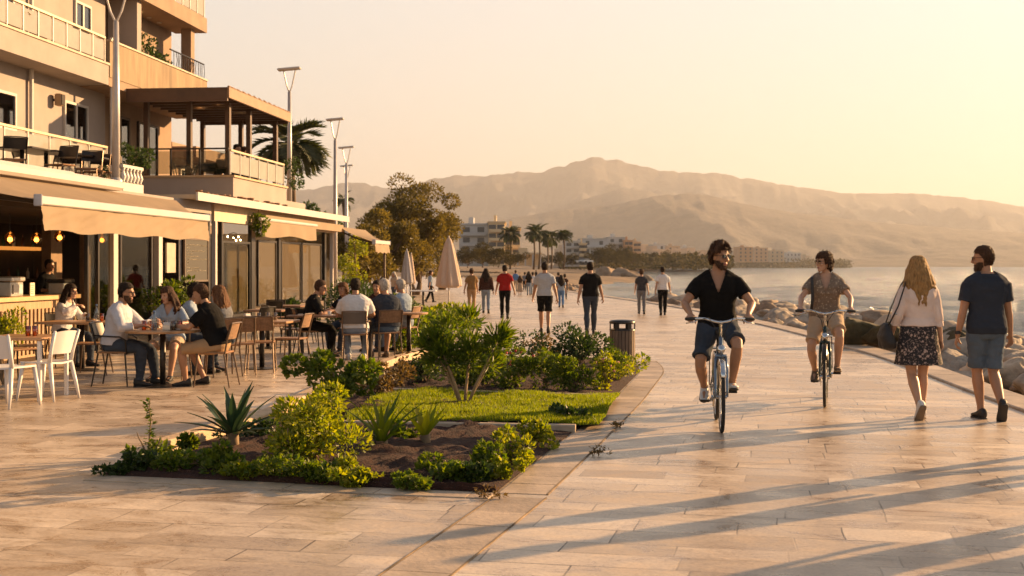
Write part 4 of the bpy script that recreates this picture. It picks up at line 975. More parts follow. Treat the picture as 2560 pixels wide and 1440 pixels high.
# balcony plants
t = thing('balcony_plants', 'dark flowering plants spilling over the upper right balcony parapet', 'plants', fw(AP-.4, ft(400, AP), zp0+.22)); b = MB(); rg = random.Random(41)
for k in range(7):
    q = fw(AP-.45, ft(385+k*16, AP), 0)-fw(AP-.4, ft(400, AP), 0); clump(b, (q.x, q.y, 1.25-.10*k if k < 6 else .95), (.3, .25, .42-.05*k), 330-30*k, .10, .06, rg)
b.obj('foliage', GREENS['dark'], t, fix=False); stems((0, 0, 0), [(0, 0, 1.2), (.1, .4, 1.1), (.1, .8, 1.0)], .02, .01, rg).obj('stem', stemm, t)
bush('cypress_pot', 'small dark conical cypress at the terrace corner by the lamp pole', 'plant', fw(-2.6, ft(256, -2.6), 3.05), (.14, .14, .48), 700, .06, .03, 'dark', 150, base=.25)
bush('terrace_bush', 'dark clipped bush on the terrace right of the tall lamp pole', 'bush', fw(-2.0, ft(333, -2.0), 3.05), (.42, .4, .36), 1400, .08, .05, 'dark', 151, base=.75)
bush('terrace_bush', 'bush seen through the pergola beyond its far railing', 'bush', fw(-1.4, PT1+3, 3.2), (.5, .4, .4), 900, .08, .05, 'dark', 152, base=.9)
for k, (px, o) in enumerate(((32, AP-.35), (100, AP-.35))):
    t = thing('balcony_planter', ('clay pot with pink flowers behind the upper left balcony glass', 'dark bucket shaped pot behind the upper balcony glass')[k], 'pot', fw(o, ft(px, o), zs1))
    MB().lathe([(0, 0), (.13, 0), (.17, .3), (.19, .3), (.19, .36), (.15, .36), (.14, .3), (0, .3)], n=12).obj('pot', mat('terracotta', (0.30, 0.16, 0.09), 0.8), t, True)
    b = MB(); clump(b, (0, 0, .5), (.3 if k == 0 else .12, .2, .16 if k == 0 else .05), 260 if k == 0 else 40, .07, .05, rg); b.obj('foliage', GREENS['red' if k == 0 else 'dark'], t, fix=False)
# ---- trees
def tree(name, label, loc, h, cr, n, l, m, seed, group=None, trunk_h=0.3, ntr=2, droop=0.0, ncl=26, squash=0.8, cat='tree'):
    rg = random.Random(seed); t = thing(name, label, cat, loc, 0, group); b = MB(); tr = MB(); cs = []
    cz = h*(trunk_h+1)/2; rz_ = h*(1-trunk_h)/2
    for i in range(ncl):
        d = rdir(rg); k = rg.uniform(.35, .95); cs.append((V((d.x*cr*k, d.y*cr*k, cz+d.z*rz_*k)), rg.uniform(.18, .34)*cr))
    for i in range(n):
        c, r_ = rg.choice(cs); d = rdir(rg); p = c+V((d.x, d.y, d.z*squash))*r_*rg.uniform(.3, 1)**.6
        b.leaf(p, d+V((0, 0, .2-droop))+rdir(rg)*.8, rdir(rg), l*rg.uniform(.6, 1.3), l*.5*rg.uniform(.6, 1.3))
    b.obj('crown', GREENS[m], t, fix=False)
    r0 = h*.024
    for k in range(ntr):
        a = k*6.28/ntr; base = V((.12*h*.15*math.cos(a), .12*h*.15*math.sin(a), -.02)); fork = V((.05*h*math.cos(a), .05*h*math.sin(a), h*trunk_h*1.05))
        tr.tube([base, base.lerp(fork, .5)+V((rg.uniform(-.05, .05), 0, 0))*h*.3, fork], [r0*1.2, r0, r0*.75], 8)
        for j in range(5):
            c = rg.choice(cs)[0]; tr.tube([fork, fork.lerp(c, .5)+V((0, 0, .05*h)), c], [r0*.6, r0*.4, r0*.15], 6)
    tr.obj('trunk', bark, t, True); return t
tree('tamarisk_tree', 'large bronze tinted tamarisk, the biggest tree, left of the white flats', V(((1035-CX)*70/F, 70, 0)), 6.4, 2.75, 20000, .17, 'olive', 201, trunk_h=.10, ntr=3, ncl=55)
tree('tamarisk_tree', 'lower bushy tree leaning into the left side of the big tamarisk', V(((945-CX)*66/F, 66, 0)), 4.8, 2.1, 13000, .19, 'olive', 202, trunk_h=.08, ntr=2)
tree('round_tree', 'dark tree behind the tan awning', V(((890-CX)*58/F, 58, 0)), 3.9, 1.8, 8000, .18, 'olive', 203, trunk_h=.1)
tree('round_tree', 'green tree top behind the pavilion roof left of the lamps', V(((790-CX)*75/F, 75, 0)), 5.0, 1.6, 4000, .2, 'dark', 204, trunk_h=.3)
tree('round_tree', 'tree top showing right beside the terrace block under the palm', V(((745-CX)*62/F, 62, 0)), 5.2, 1.1, 2600, .18, 'dark', 205, trunk_h=.4)
tree('round_tree', 'brown tree at the right flank of the tamarisk', V(((1105-CX)*85/F, 85, 0)), 5.4, 1.6, 5000, .2, 'olive', 206, trunk_h=.25)
def palm(label, loc, h, fr, n, seed, group=None, w=.05, ls=.5):
    rg = random.Random(seed); t = thing('palm_tree', label, 'palm', loc, 0, group); b = MB()
    for i in range(n):
        a = i*2.4+rg.uniform(-.3, .3); el = R(rg.uniform(-35, 78)); L_ = fr*rg.uniform(.8, 1.1); hd = V((math.cos(a), math.sin(a), 0)); p = V((0, 0, h)); ang = el; K = 9
        for k in range(K):
            d = hd*math.cos(ang)+V((0, 0, math.sin(ang))); q = p+d*L_/K; s = V((-math.sin(a), math.cos(a), 0)); nn = s.cross(d)
            o = len(b.v); b.v.extend([p-s*.012, p+s*.012, q+s*.01, q-s*.01]); b.f.append((o, o+1, o+2, o+3))
            if k > 1:
                for sd in (-1, 1):
                    for j in (0, .5):
                        ll_ = fr*ls*(1-abs(k/K-.5)*1.1)*rg.uniform(.8, 1.1); b.leaf(p.lerp(q, j), d*.75+s*sd*.8-nn*.12-V((0, 0, .15)), nn, ll_, w*fr)
            p = q; ang -= R(5+rg.uniform(0, 4))
    b.obj('crown', GREENS['palm'], t, fix=False)
    MB().tube([(0, 0, 0), (.03*h, 0, h*.4), (.02*h, 0, h*.75), (0, 0, h+.05)], [.16, .13, .12, .17], 10).obj('trunk', bark, t, True)
    return t
palm('big fan palm behind the wooden pergola', V(((722-CX)*46/F, 46, 0)), 6.0, 1.5, 44, 301, w=.06)
palm('tiny distant palm between two lamp poles', V(((858-CX)*110/F, 110, 0)), 7.2, 1.0, 22, 302)
g = 'palms standing beyond the beach'
for i, (px, top, Y, lb) in enumerate(((1334, 582, 190, 'left palm of the tall pair beyond the beach'), (1347, 580, 200, 'right palm of the tall pair beyond the beach'), (1368, 594, 215, 'third palm from the left, shorter than the pair'), (1378, 594, 220, 'fourth palm from the left, close beside the third'), (1409, 592, 200, 'single palm at the right of the group beside the pale block'), (1275, 585, 205, 'palm in front of the yellow lit flats'))):
    palm(lb, V(((px-CX)*Y/F, Y, 1.0)), H+(CY-top)*Y/F-1.0, 1.6+.3*(i % 2), 30, 310+i, g, w=.09)
# ------------------------------------------------------------------ people
def skinmat(nm, c):
    return mat(nm, c, 0.5, var=0.06, scale=12)
SK = {'tan': skinmat('skin_tan', (0.36, 0.185, 0.105)), 'light': skinmat('skin_light', (0.46, 0.26, 0.165)), 'brown': skinmat('skin_brown', (0.26, 0.13, 0.07))}
LIP = mat('lips', (0.30, 0.10, 0.075), 0.5); EYE = mat('eye_dark', (0.02, 0.014, 0.012), 0.2); EYEW = mat('eye_white', (0.55, 0.5, 0.45), 0.3)
def hairmat(nm, c):
    return mat(nm, c, 0.7, var=0.45, scale=60, bump=0.5, bscale=160, stretch=(1, 1, 0.25), spec=0.15)
HR = {'black': hairmat('hair_black', (0.020, 0.012, 0.008)), 'beard': hairmat('hair_beard', (0.085, 0.048, 0.030)), 'brown': hairmat('hair_brown', (0.058, 0.028, 0.015)), 'chestnut': hairmat('hair_chestnut', (0.11, 0.05, 0.022)), 'blonde': hairmat('hair_blonde', (0.30, 0.17, 0.065)), 'grey': hairmat('hair_grey', (0.38, 0.35, 0.31))}
def cloth(nm, c, var=0.1, bump=0.25):
    return mat('cloth_'+nm, c, 0.95, var=var, scale=5, bump=bump, bscale=14, spec=0.12)
CL = {'black': cloth('black', (0.008, 0.0075, 0.0075)), 'navy': cloth('navy', (0.030, 0.036, 0.05)), 'charcoal': cloth('charcoal', (0.045, 0.045, 0.05)), 'white': cloth('white', (0.60, 0.585, 0.58)), 'grey': cloth('grey', (0.38, 0.385, 0.40)), 'rose': cloth('rose_white', (0.66, 0.54, 0.48)),
      'red': cloth('red', (0.27, 0.016, 0.014)), 'tanb': cloth('brown', (0.26, 0.15, 0.06)), 'denim': cloth('denim', (0.040, 0.050, 0.068), 0.25), 'paled': cloth('pale_denim', (0.20, 0.24, 0.30), 0.2), 'khaki': cloth('khaki', (0.36, 0.23, 0.125)), 'greybl': cloth('grey_blue', (0.27, 0.33, 0.40)), 'blue': cloth('blue', (0.10, 0.19, 0.36)), 'beige': cloth('beige', (0.40, 0.30, 0.21)), 'greysh': cloth('grey_shorts', (0.15, 0.155, 0.17)), 'bluesh': cloth('blue_shorts', (0.085, 0.115, 0.155), 0.2), 'maroon': cloth('dark_brown', (0.05, 0.022, 0.016)), 'linen': cloth('linen', (0.50, 0.49, 0.52))}
def floral(nm, base, spots, sc):
    m, nt, b = _nt(nm); L = nt.links; tc = N(nt, 'ShaderNodeTexCoord')
    n0 = N(nt, 'ShaderNodeTexNoise', Scale=sc*1.5, Detail=2.0); L.new(tc.outputs['Object'], n0.inputs['Vector'])
    mx = N(nt, 'ShaderNodeVectorMath', _operation='MULTIPLY_ADD'); mx.inputs[1].default_value = (.04, .04, .04); L.new(n0.outputs['Color'], mx.inputs[0]); L.new(tc.outputs['Object'], mx.inputs[2])
    v = N(nt, 'ShaderNodeTexVoronoi', Scale=sc); L.new(mx.outputs[0], v.inputs['Vector'])
    v2 = N(nt, 'ShaderNodeTexVoronoi', Scale=sc*2.3); L.new(mx.outputs[0], v2.inputs['Vector'])
    r = ramp(nt, [(0.26, spots), (0.36, base)]); r2 = ramp(nt, [(0.2, (1, 1, 1)), (0.34, (0, 0, 0))])
    L.new(v.outputs['Distance'], r.inputs[0]); L.new(v2.outputs['Distance'], r2.inputs[0])
    m2 = N(nt, 'ShaderNodeMix', _data_type='RGBA'); L.new(r2.outputs[0], m2.inputs[0]); L.new(r.outputs[0], m2.inputs[6]); m2.inputs[7].default_value = (*[c*.7 for c in spots], 1)
    L.new(m2.outputs[2], b.inputs['Base Color']); b.inputs['Roughness'].default_value = .9
    return m
CL['floral'] = floral('cloth_floral_skirt', (0.018, 0.017, 0.02), (0.42, 0.30, 0.25), 24)
CL['print'] = floral('cloth_printed_blouse', (0.17, 0.12, 0.085), (0.36, 0.28, 0.20), 30)
SH = {'white': mat('shoe_white', (0.62, 0.60, 0.58), .6), 'black': mat('shoe_black', (.018, .017, .017), .6), 'brown': mat('shoe_brown', (.13, .08, .045), .6)}
SOLE = mat('sole_white', (.55, .5, .44), .6); SOLEB = mat('sole_black', (.03, .028, .026), .7); SOLET = mat('sole_tan', (.22, .16, .11), .7)
def ik(a, b, l1, l2, pole):
    d = b-a; L = d.length
    if L > (l1+l2)*.998: b = a+d*((l1+l2)*.998/L); d = b-a; L = d.length
    x = (l1*l1-l2*l2+L*L)/(2*L); h_ = math.sqrt(max(0, l1*l1-x*x)); u = d/L
    p = pole-u*pole.dot(u); p = p.normalized() if p.length > 1e-6 else u.orthogonal().normalized()
    return a+u*x+p*h_, b
HEADT = [(-.118, .016, .078, .050), (-.108, .032, .088, .010), (-.088, .047, .089, -.030), (-.06, .058, .086, -.056), (-.03, .064, .086, -.076), (0, .070, .085, -.088), (.03, .074, .088, -.095), (.06, .073, .084, -.095), (.085, .064, .069, -.083), (.105, .044, .045, -.058), (.116, .018, .018, -.028)]
TORSO = [(-.11, .115, .085, 0), (-.06, .158, .108, -.008), (0, .170, .118, -.012), (.07, .164, .112, -.006), (.16, .142, .100, 0), (.24, .146, .104, .004), (.32, .162, .114, .008), (.39, .176, .118, .006), (.45, .178, .105, 0), (.495, .150, .080, -.004), (.53, .098, .064, -.008), (.56, .060, .058, -.008)]
def person(label, loc, rz, h=1.75, pel=None, lean=0, turn=0, hyaw=0, hpitch=0, hands=None, grip='hang', feet=None, fpitch=(0, 0), fyaw=(6, 6), sex='m', build=1.0, skin='tan',
           top='white', sleeve=.62, ease=.014, hem=-.04, vneck=0, bottom='denim', blen=1.0, skirt=None, shoes='black', sole=None, hair=('short', 'black'), beard=None, glasses=False, vox=.0065, group=None, knee=(0, 0), belly=0, seed=0, parts=True, elbow=.35, cap=None, **_k):
    s = h/1.75; rg = random.Random(seed*77+5); fem = sex == 'f'
    pel = V(pel) if pel else V((0, 0, .915*s))
    tw = Matrix.Rotation(R(turn), 3, 'Z')
    AX = tw @ V((1, 0, 0)); FW = tw @ V((0, 1, 0)); UP = V((0, 0, 1))
    def spine(z):
        n = 8; p = pel.copy(); zz = z*s
        for i in range(n):
            a = R(lean)*(.55+.9*min(1, max(0, (z*(i+.5)/n)/.56)))
            p = p+(FW*math.sin(a)+UP*math.cos(a))*zz/n
        a = R(lean)*(.55+.9*min(1, max(0, z/.56)))
        return p, (FW*math.cos(a)-UP*math.sin(a)), (FW*math.sin(a)+UP*math.cos(a))
    def trings(ex, z0=-9, z1=9, exb=0):
        out = []
        zs = [r for r in TORSO if z0 <= r[0] <= z1]
        for (z, hw, dp, yo) in zs:
            p, f, u = spine(z)
            ww = hw*build*(1.0 if not fem else (1.03 if z < .1 else .90)); dd = dp*(1+.45*(build-1))
            if fem and .28 <= z <= .42: dd *= 1.08
            if belly and .0 <= z <= .34: dd *= 1+belly
            ww = ww*s+ex+exb; dd = dd*s+ex
            c = p+f*(yo+(belly*.03 if 0 <= z <= .34 else 0))*s
            out.append([c+AX*(ww*math.copysign(abs(math.cos(q))**.8, math.cos(q)))+f*(dd*math.copysign(abs(math.sin(q))**.9, math.sin(q))) for q in [2*math.pi*j/20 for j in range(20)]])
        return out
    # joints
    sp_, sf, su = spine(.448)
    shw = .166*s*(build*.5+.5)*(1 if not fem else .88)
    sh = {k: sp_+AX*k*shw for k in (-1, 1)}
    hip = {k: pel+AX*k*.092*s for k in (-1, 1)}
    nb, nf, nu = spine(.56)
    hp = R(hpitch+lean*.35)
    hm_ = tw @ Matrix.Rotation(R(hyaw), 3, 'Z') @ Matrix.Rotation(-hp, 3, 'X')
    hu, hf, hx = hm_ @ V((0, 0, 1)), hm_ @ V((0, 1, 0)), hm_ @ V((1, 0, 0))
    hs = .98*s**.5 if h < 1.75 else s**.6
    hc = nb+nu*.045*s+hu*.088*hs+hf*.028*hs
    def hd(x, y, z): return hc+(hx*x+hf*y+hu*z)*hs
    if hands is None:
        hands = ((-.25*s*build, .05, .80*s), (.25*s*build, .02, .80*s))
    if feet is None: feet = ((-.10*s, 0, .075*s), (.10*s, 0, .075*s))
    L1, L2 = .285*s, .255*s; T1, T2 = .435*s, .42*s
    arm, leg, wr = {}, {}, {}
    for k, i in ((-1, 0), (1, 1)):
        pole = -FW*.7+AX*k*elbow-UP*.3 if grip != 'hang' else -FW+AX*k*.25
        e, w_ = ik(sh[k], V(hands[i]), L1, L2, pole); arm[k] = (sh[k], e, w_)
        kp = FW+AX*k*knee[i]*1.0+UP*.15
        n_, a_ = ik(hip[k], V(feet[i]), T1, T2, kp); leg[k] = (hip[k], n_, a_)
    af = 1.0 if not fem else .84
    def limb(pts, rads, ex=0.0):
        (a, b_, c) = pts; P, Q = [], []
        for u, r_ in rads:
            P.append(a.lerp(b_, u) if u <= 1 else b_.lerp(c, u-1)); Q.append(r_*s+ex)
        return P, Q
    ARM = [(0, .053*af*build**.5), (.2, .053*af*build**.5), (.4, .049*af*build**.5), (.7, .044*af), (1.0, .038*af), (1.2, .041*af), (1.45, .037*af), (1.8, .028*af), (2.0, .025*af)]
    LEG = [(0, .092*build**.6), (.3, .086*build**.6), (.65, .069), (.93, .056), (1.08, .053), (1.3, .058), (1.55, .049), (1.85, .036), (2.0, .037)]
    mb = MB()
    mb.loft(trings(-.006))
    mb.tube([spine(.52)[0], nb, hc-hu*.06*hs-hf*.02*hs], [.062*s, .054*s*(.88 if fem else 1), .052*s*(.88 if fem else 1)], 14, dome=True)
    mb.loft([[hd(hw*math.cos(q), (yf+yb)/2+(yf-yb)/2*math.sin(q), z) for q in [2*math.pi*j/20 for j in range(20)]] for z, hw, yf, yb in HEADT])
    hr3 = Matrix((hx, hf, hu)).transposed()
    mb.tube([hd(0, .082, .028), hd(0, .100, .0), hd(0, .112, -.026), hd(0, .094, -.034)], [.009*hs, .012*hs, .015*hs, .012*hs], 8, dome=True)
    for k in (-1, 1):
        mb.ball(hd(k*.030, .079, .030), .022*hs, .012*hs, .008*hs, 8, hr3); mb.ball(hd(k*.036, .066, -.028), .022*hs, .02*hs, .02*hs, 8, hr3)
        mb.ball(hd(k*.072, -.008, -.006), .009*hs, .018*hs, .031*hs, 8, hr3)
    mb.ball(hd(0, .084, -.066), .024*hs, .013*hs, .012*hs, 8, hr3); mb.ball(hd(0, .080, -.1), .022*hs, .014*hs, .014*hs, 8, hr3)
    if fem:
        c, f, u = spine(.37)
        for k in (-1, 1): mb.ball(c+AX*k*.07*s+f*.085*s, .055*s, .045*s, .055*s, 8)
    for k in (-1, 1):
        mb.tube([spine(.545)[0]-nf*.012*s, spine(.50)[0]+AX*k*.09*s-nf*.008*s, sh[k]-AX*k*.01], [.045*s, .042*s, .045*s], 10, dome=True)
        mb.tube(*limb(arm[k], ARM), 12, dome=True)
        mb.tube(*limb(leg[k], LEG), 14, dome=True)
        a_, kn = leg[k][2], leg[k][1]
        # foot
        yw = tw @ Matrix.Rotation(R(-k*fyaw[0 if k < 0 else 1]), 3, 'Z'); ph = R(fpitch[0 if k < 0 else 1])
        fdir = yw @ V((0, math.cos(ph), -math.sin(ph))); fup = yw @ V((0, math.sin(ph), math.cos(ph)))
        mb.tube([a_-fdir*.045*s-fup*.03*s, a_+fdir*.06*s-fup*.035*s, a_+fdir*.15*s-fup*.05*s], [.032*s, .034*s, .024*s], 10, dome=True, flat=(1.1, .8), up=fup)
        leg[k] = (*leg[k], fdir, fup, yw @ V((1, 0, 0)))
    # hands
    for k, i in ((-1, 0), (1, 1)):
        w0 = arm[k][2]; fd = (w0-arm[k][1]).normalized()
        if grip == 'hang': pn = (-AX*k*.92-FW*.3); hd_ = (fd*.9+V((0, 0, -.2))+FW*.12).normalized(); curl = 26
        elif grip == 'bar': hd_ = (FW*.86-UP*.35+AX*k*.1).normalized(); pn = -UP*.85-FW*.45; curl = 66
        else: hd_ = (FW*.8-AX*k*.45-UP*.08).normalized(); pn = -UP-AX*k*.2; curl = 24
        pn = (pn-hd_*pn.dot(hd_)).normalized(); sd = hd_.cross(pn).normalized()
        inner = FW if grip == 'hang' else -AX*k
        if sd.dot(inner) < 0: sd = -sd
        q = .98*s*(.9 if fem else 1)
        pal = [w0-hd_*.015*q, w0+hd_*.02*q, w0+hd_*.06*q, w0+hd_*.092*q]
        mb.tube(pal, [.026*q, .031*q, .039*q, .038*q], 12, dome=False, flat=(1.05, .42), up=pn)
        for n_, (ofs, ln) in enumerate(((.029, .070), (.010, .079), (-.010, .073), (-.028, .057))):
            p = w0+hd_*(.088-.004*abs(n_-1))*q+sd*ofs*q; d = (hd_+sd*ofs*2.0).normalized(); P = [p-d*.012*q]; ang = 0
            P.append(p)
            for fr_ in (.45, .32, .23):
                ang += R(curl*(1.0+.12*n_)*(.9 if fr_ == .45 else 1))
                dd = d*math.cos(ang)+pn*math.sin(ang); p = p+dd*ln*fr_*q; P.append(p)
            mb.tube(P, [.0095*q, .0095*q, .0088*q, .008*q, .007*q], 8, dome=True)
        p = w0+hd_*.022*q+sd*.026*q; d = (hd_*.62+sd*.7+pn*.42).normalized(); d2 = (hd_*.85+sd*.15+pn*.55).normalized()
        mb.tube([p, p+d*.034*q, p+d*.034*q+d2*.034*q, p+d*.034*q+d2*.034*q+(d2+pn*.4).normalized()*.024*q], [.0145*q, .012*q, .0105*q, .0085*q], 8, dome=True)
    me = remesh(mb, vox, 2, .4); me.name = 'person'
    for m_ in (SK[skin], LIP, EYE, EYEW): me.materials.append(m_)
    inv = hr3.transposed()
    for f in me.polygons:
        c = f.center-hc
        if c.length < .16*hs:
            l = (inv @ c)/hs
            if l.y > .05:
                if abs(l.x) < .021 and -.075 < l.z < -.057: f.material_index = 1
                elif (abs(abs(l.x)-.031)/.013)**2+((l.z-.010)/.0065)**2 < 1: f.material_index = 2 if abs(abs(l.x)-.031) < .007 else 3
    body = link('person', me); body.location = loc; body.rotation_euler = (0, 0, rz); tag(body, label, 'person', group)
    cv = max(vox, .008) if parts else max(vox, .012)
    def garment(nm, m_b, m_, cut=None, amp=.004, sm_=2, voxel=None):
        g_ = remesh(m_b, voxel or cv, sm_, .5); g_.name = nm; g_.materials.append(m_)
        vs = g_.vertices; no = [v.normal.copy() for v in vs]
        sd_ = seed*3.1
        for v, n in zip(vs, no):
            c = v.co
            v.co = c+n*(amp*nz((c.x*1.0, c.y, c.z*2.2), 9, sd_)+amp*.6*nz((c.x+c.z*.6, c.y, c.z*1.3), 22, sd_))
        if cut:
            bm = bmesh.new(); bm.from_mesh(g_); dl = [f for f in bm.faces if cut(f.calc_center_median())]
            bmesh.ops.delete(bm, geom=dl, context='FACES'); bm.to_mesh(g_); bm.free()
        g_.shade_smooth()
        return link(nm, g_, body)
    # top
    if top:
        b = MB(); b.loft(trings(ease, hem-.001, .54, .004))
        for k in (-1, 1):
            sl = [(u, r_+(.004 if u > 1 else .006+.009*min(1, u/.5))) for u, r_ in ARM if u < sleeve*1.0]+[(sleeve, (.054 if sleeve <= 1 else .036)*af+.010)]
            P, Q = limb(arm[k], sl, ease*.55); b.tube(P, Q, 14, dome=False)
            b.tube([spine(.54)[0]-nf*.012*s, spine(.50)[0]+AX*k*.09*s-nf*.008*s, sh[k]-AX*k*.01], [.046*s+ease*.7, .046*s+ease*.9, .051*s+ease*.8], 10, dome=True)
        cut = None
        c0, f0, u0 = spine(.53)
        def cut(c):
            r = c-c0
            if r.dot(u0) > .012*s and abs(r.dot(AX)) < .075*s: return True      # neckline
            if vneck and r.dot(f0) > .0:
                dz = -r.dot(u0)/s
                return dz < vneck and abs(r.dot(AX))/s < .066*(1-dz/vneck)+.003
            return False
        garment('shirt', b, CL[top], cut, .006)
    # bottom
    if skirt:
        b = MB(); rr = trings(.016, -.001, .08, .004)[::-1]
        p0, f, u = spine(0); rows = [[p0+(q-p0)+u*0 for q in rr[0]]]+rr[1:]
        for k in range(1, 8):
            z = -skirt*k/7*s; fl = 1.0+.30*k/7
            rows.append([V((p0.x, p0.y, p0.z+z))+(q-sum(rr[-1], V())/20)*fl*V((1, 1, 0))*(1+.035*math.sin(j*2*math.pi/20*6+1)*k/7) for j, q in enumerate(rr[-1])])
        rows = [V and r for r in rows]
        garment('skirt', b.loft(rows), CL[bottom], None, .004)
    elif bottom:
        b = MB(); b.loft(trings(.010, -.12, .075, .003))
        loose = .016 if blen < 1.2 else .010
        for k in (-1, 1):
            lg = [(u, r_+(.006 if u > 1 else 0)) for u, r_ in LEG if u < blen]+[(blen, (.070 if blen < 1.2 else .046)+.008)]
            P, Q = limb(leg[k][:3], lg, loose); b.tube(P, Q, 14, dome=False)
        garment('shorts' if blen < 1.2 else 'trousers', b, CL[bottom], None, .007)
    # shoes
    for k in (-1, 1):
        a_, fd, fu, fx = leg[k][2], leg[k][3], leg[k][4], leg[k][5]
        def fr_(y, w_, z0, z1, n=14):
            c = a_+fd*y*s
            return [c+fx*(w_*math.cos(q))*s+fu*((z0+z1)/2+(z1-z0)/2*math.copysign(abs(math.sin(q))**.7, math.sin(q)))*s for q in [2*math.pi*j/n for j in range(n)]]
        sec = [(-.082, .018, -.058, -.01), (-.075, .032, -.064, .028), (-.05, .038, -.064, .036), (0, .039, -.064, .030), (.045, .041, -.064, -.002), (.09, .047, -.064, -.018), (.135, .046, -.064, -.028), (.165, .034, -.062, -.036), (.178, .014, -.058, -.044)]
        shoe = link('shoe', MB().loft([fr_(*q) for q in sec]).mesh('shoe', SH[shoes], True), body)
        sl = MB().loft([fr_(y, w_+.003, -.078, -.060) for y, w_, _, _ in sec]); link('sole', sl.mesh('sole', sole or {'white': SOLE, 'black': SOLEB, 'brown': SOLET}[shoes], True), shoe)
    # hair
    st_, hcol = hair; b = MB()
    if st_ in ('short', 'curly', 'crop', 'wavy', 'long', 'bun', 'bob'):
        th = {'short': .012, 'crop': .007, 'curly': .014, 'wavy': .02, 'long': .016, 'bun': .012, 'bob': .022}[st_]
        def hl(y): return (.055 if y > .03 else .055-(.03-y)*1.15) if st_ != 'crop' else (.06 if y > .03 else .06-(.03-y)*1.0)
        rows = []
        for z, hw, yf, yb in HEADT:
            if z < -.09: continue
            rows.append([hd((hw+th)*math.cos(q), (yf+yb)/2+((yf-yb)/2+th)*math.sin(q)-(.006), z+((th+(.012 if st_ == 'short' else 0))*max(0, (z-.02)/.1))) for q in [2*math.pi*j/24 for j in range(24)]])
        b.loft(rows)
        if st_ in ('curly', 'wavy', 'bob', 'short'):
            nb_ = {'curly': 190, 'wavy': 60, 'bob': 130, 'short': 110}[st_]
            for _ in range(nb_):
                d = rdir(rg)
                if st_ == 'bob':
                    if d.y > .35 and d.z < .5: continue
                    p = hd(d.x*.082, d.y*.098-.01, -.02+d.z*.12)
                else:
                    if d.z < -.25 and d.y > -.2 or (d.y > .5 and d.z < .62): continue
                    kk = 1.10 if st_ == 'curly' else 1.0
                    p = hd(d.x*.080*kk, d.y*.096*kk-.006, .026+d.z*(.126 if st_ == 'curly' else .105))
                b.ball(p, (rg.uniform(.016, .032) if st_ != 'short' else rg.uniform(.010, .017))*hs, n=6)
        low = 1
        def cut(c):
            l = (inv @ (c-hc))/hs
            if st_ == 'bob': return (l.y > .045 and l.z < .055) or (l.z < -.02 and l.y > .0) or (l.z < -.075 and l.y > -.045)
            if st_ == 'long': return (l.y > .05 and l.z < .055) or (l.y > .0 and l.z < -.0 and abs(l.x) < .06)
            return (l.z < hl(l.y)-(.012 if st_ == 'curly' else 0) and not (l.y < -.018 and l.z > -.075)) or (l.y > .07 and l.z < .07)
        if st_ == 'long':
            for _ in range(90):
                a = rg.uniform(math.pi*.93, math.pi*2.07); x, y = math.cos(a), math.sin(a)
                p0 = hd(x*.07, y*.085-.01, rg.uniform(.02, .09)); ln = rg.uniform(.24, .40)*hs; wd_ = rg.uniform(.9, 1.5)
                p1 = hd(x*.098*wd_**.4, y*.105*wd_**.3-.012, -.03); p2 = p1+V((0, 0, -ln*.5))+hx*x*.035*wd_+hx*rg.uniform(-.015, .015)-hf*.03; p3 = p1+V((0, 0, -ln))-hx*x*.015+hx*rg.uniform(-.03, .03)+hf*rg.uniform(-.01, .012)-nf*rg.uniform(.03, .06)
                b.tube([p0, p1, p2, p3], [.016*hs, .019*hs, .018*hs, .006*hs], 7, dome=True)
        if st_ == 'bun': b.ball(hd(0, -.12, .05), .045*hs, n=8)
        hm2 = remesh(b, .007 if vox < .008 else .011, 1, .4); hm2.name = 'hair'; hm2.materials.append(HR[hcol])
        for v in hm2.vertices:
            n = v.normal; v.co = v.co+n*((.006 if st_ in ('curly', 'wavy', 'bob') else .005)*nz(v.co, 55 if st_ != 'long' else 40, seed))
        bm = bmesh.new(); bm.from_mesh(hm2); bmesh.ops.delete(bm, geom=[f for f in bm.faces if cut(f.calc_center_median())], context='FACES')
        tf = MB(); nt_ = (1500 if vox < .007 else 420 if vox < .009 else 160)*(1 if st_ in ('short', 'curly', 'bob') else .35)
        for _ in range(int(nt_)):
            d = rdir(rg); kk = {'curly': 1.2, 'bob': 1.12, 'long': 1.1}.get(st_, 1.04)
            p = hd(d.x*.078*kk, d.y*.096*kk-.006, .018+d.z*(.14 if st_ == 'curly' else .112 if st_ == 'bob' else .108))
            if cut(p): continue
            dl_ = hx*d.x+hf*d.y+hu*d.z
            if st_ == 'curly': dr = dl_*.7+rdir(rg)*.9; ll_ = rg.uniform(.022, .046)
            elif st_ == 'bob': dr = dl_*.5-hu*.5-hf*.2+rdir(rg)*.6; ll_ = rg.uniform(.025, .05)
            elif st_ == 'long': dr = dl_*.35-hu*.9+rdir(rg)*.25; ll_ = rg.uniform(.05, .10)
            else: dr = dl_*.55-hf*.35-hu*.15+rdir(rg)*.45; ll_ = rg.uniform(.014, .028)
            tf.leaf(p-dl_*.006, dr, dl_+rdir(rg)*.5, ll_*hs, .009*hs)
        tv = [bm.verts.new(q) for q in tf.v]
        for fi in tf.f: bm.faces.new([tv[j] for j in fi])
        bm.to_mesh(hm2); bm.free(); hm2.shade_smooth()
        link('hair', hm2, body)
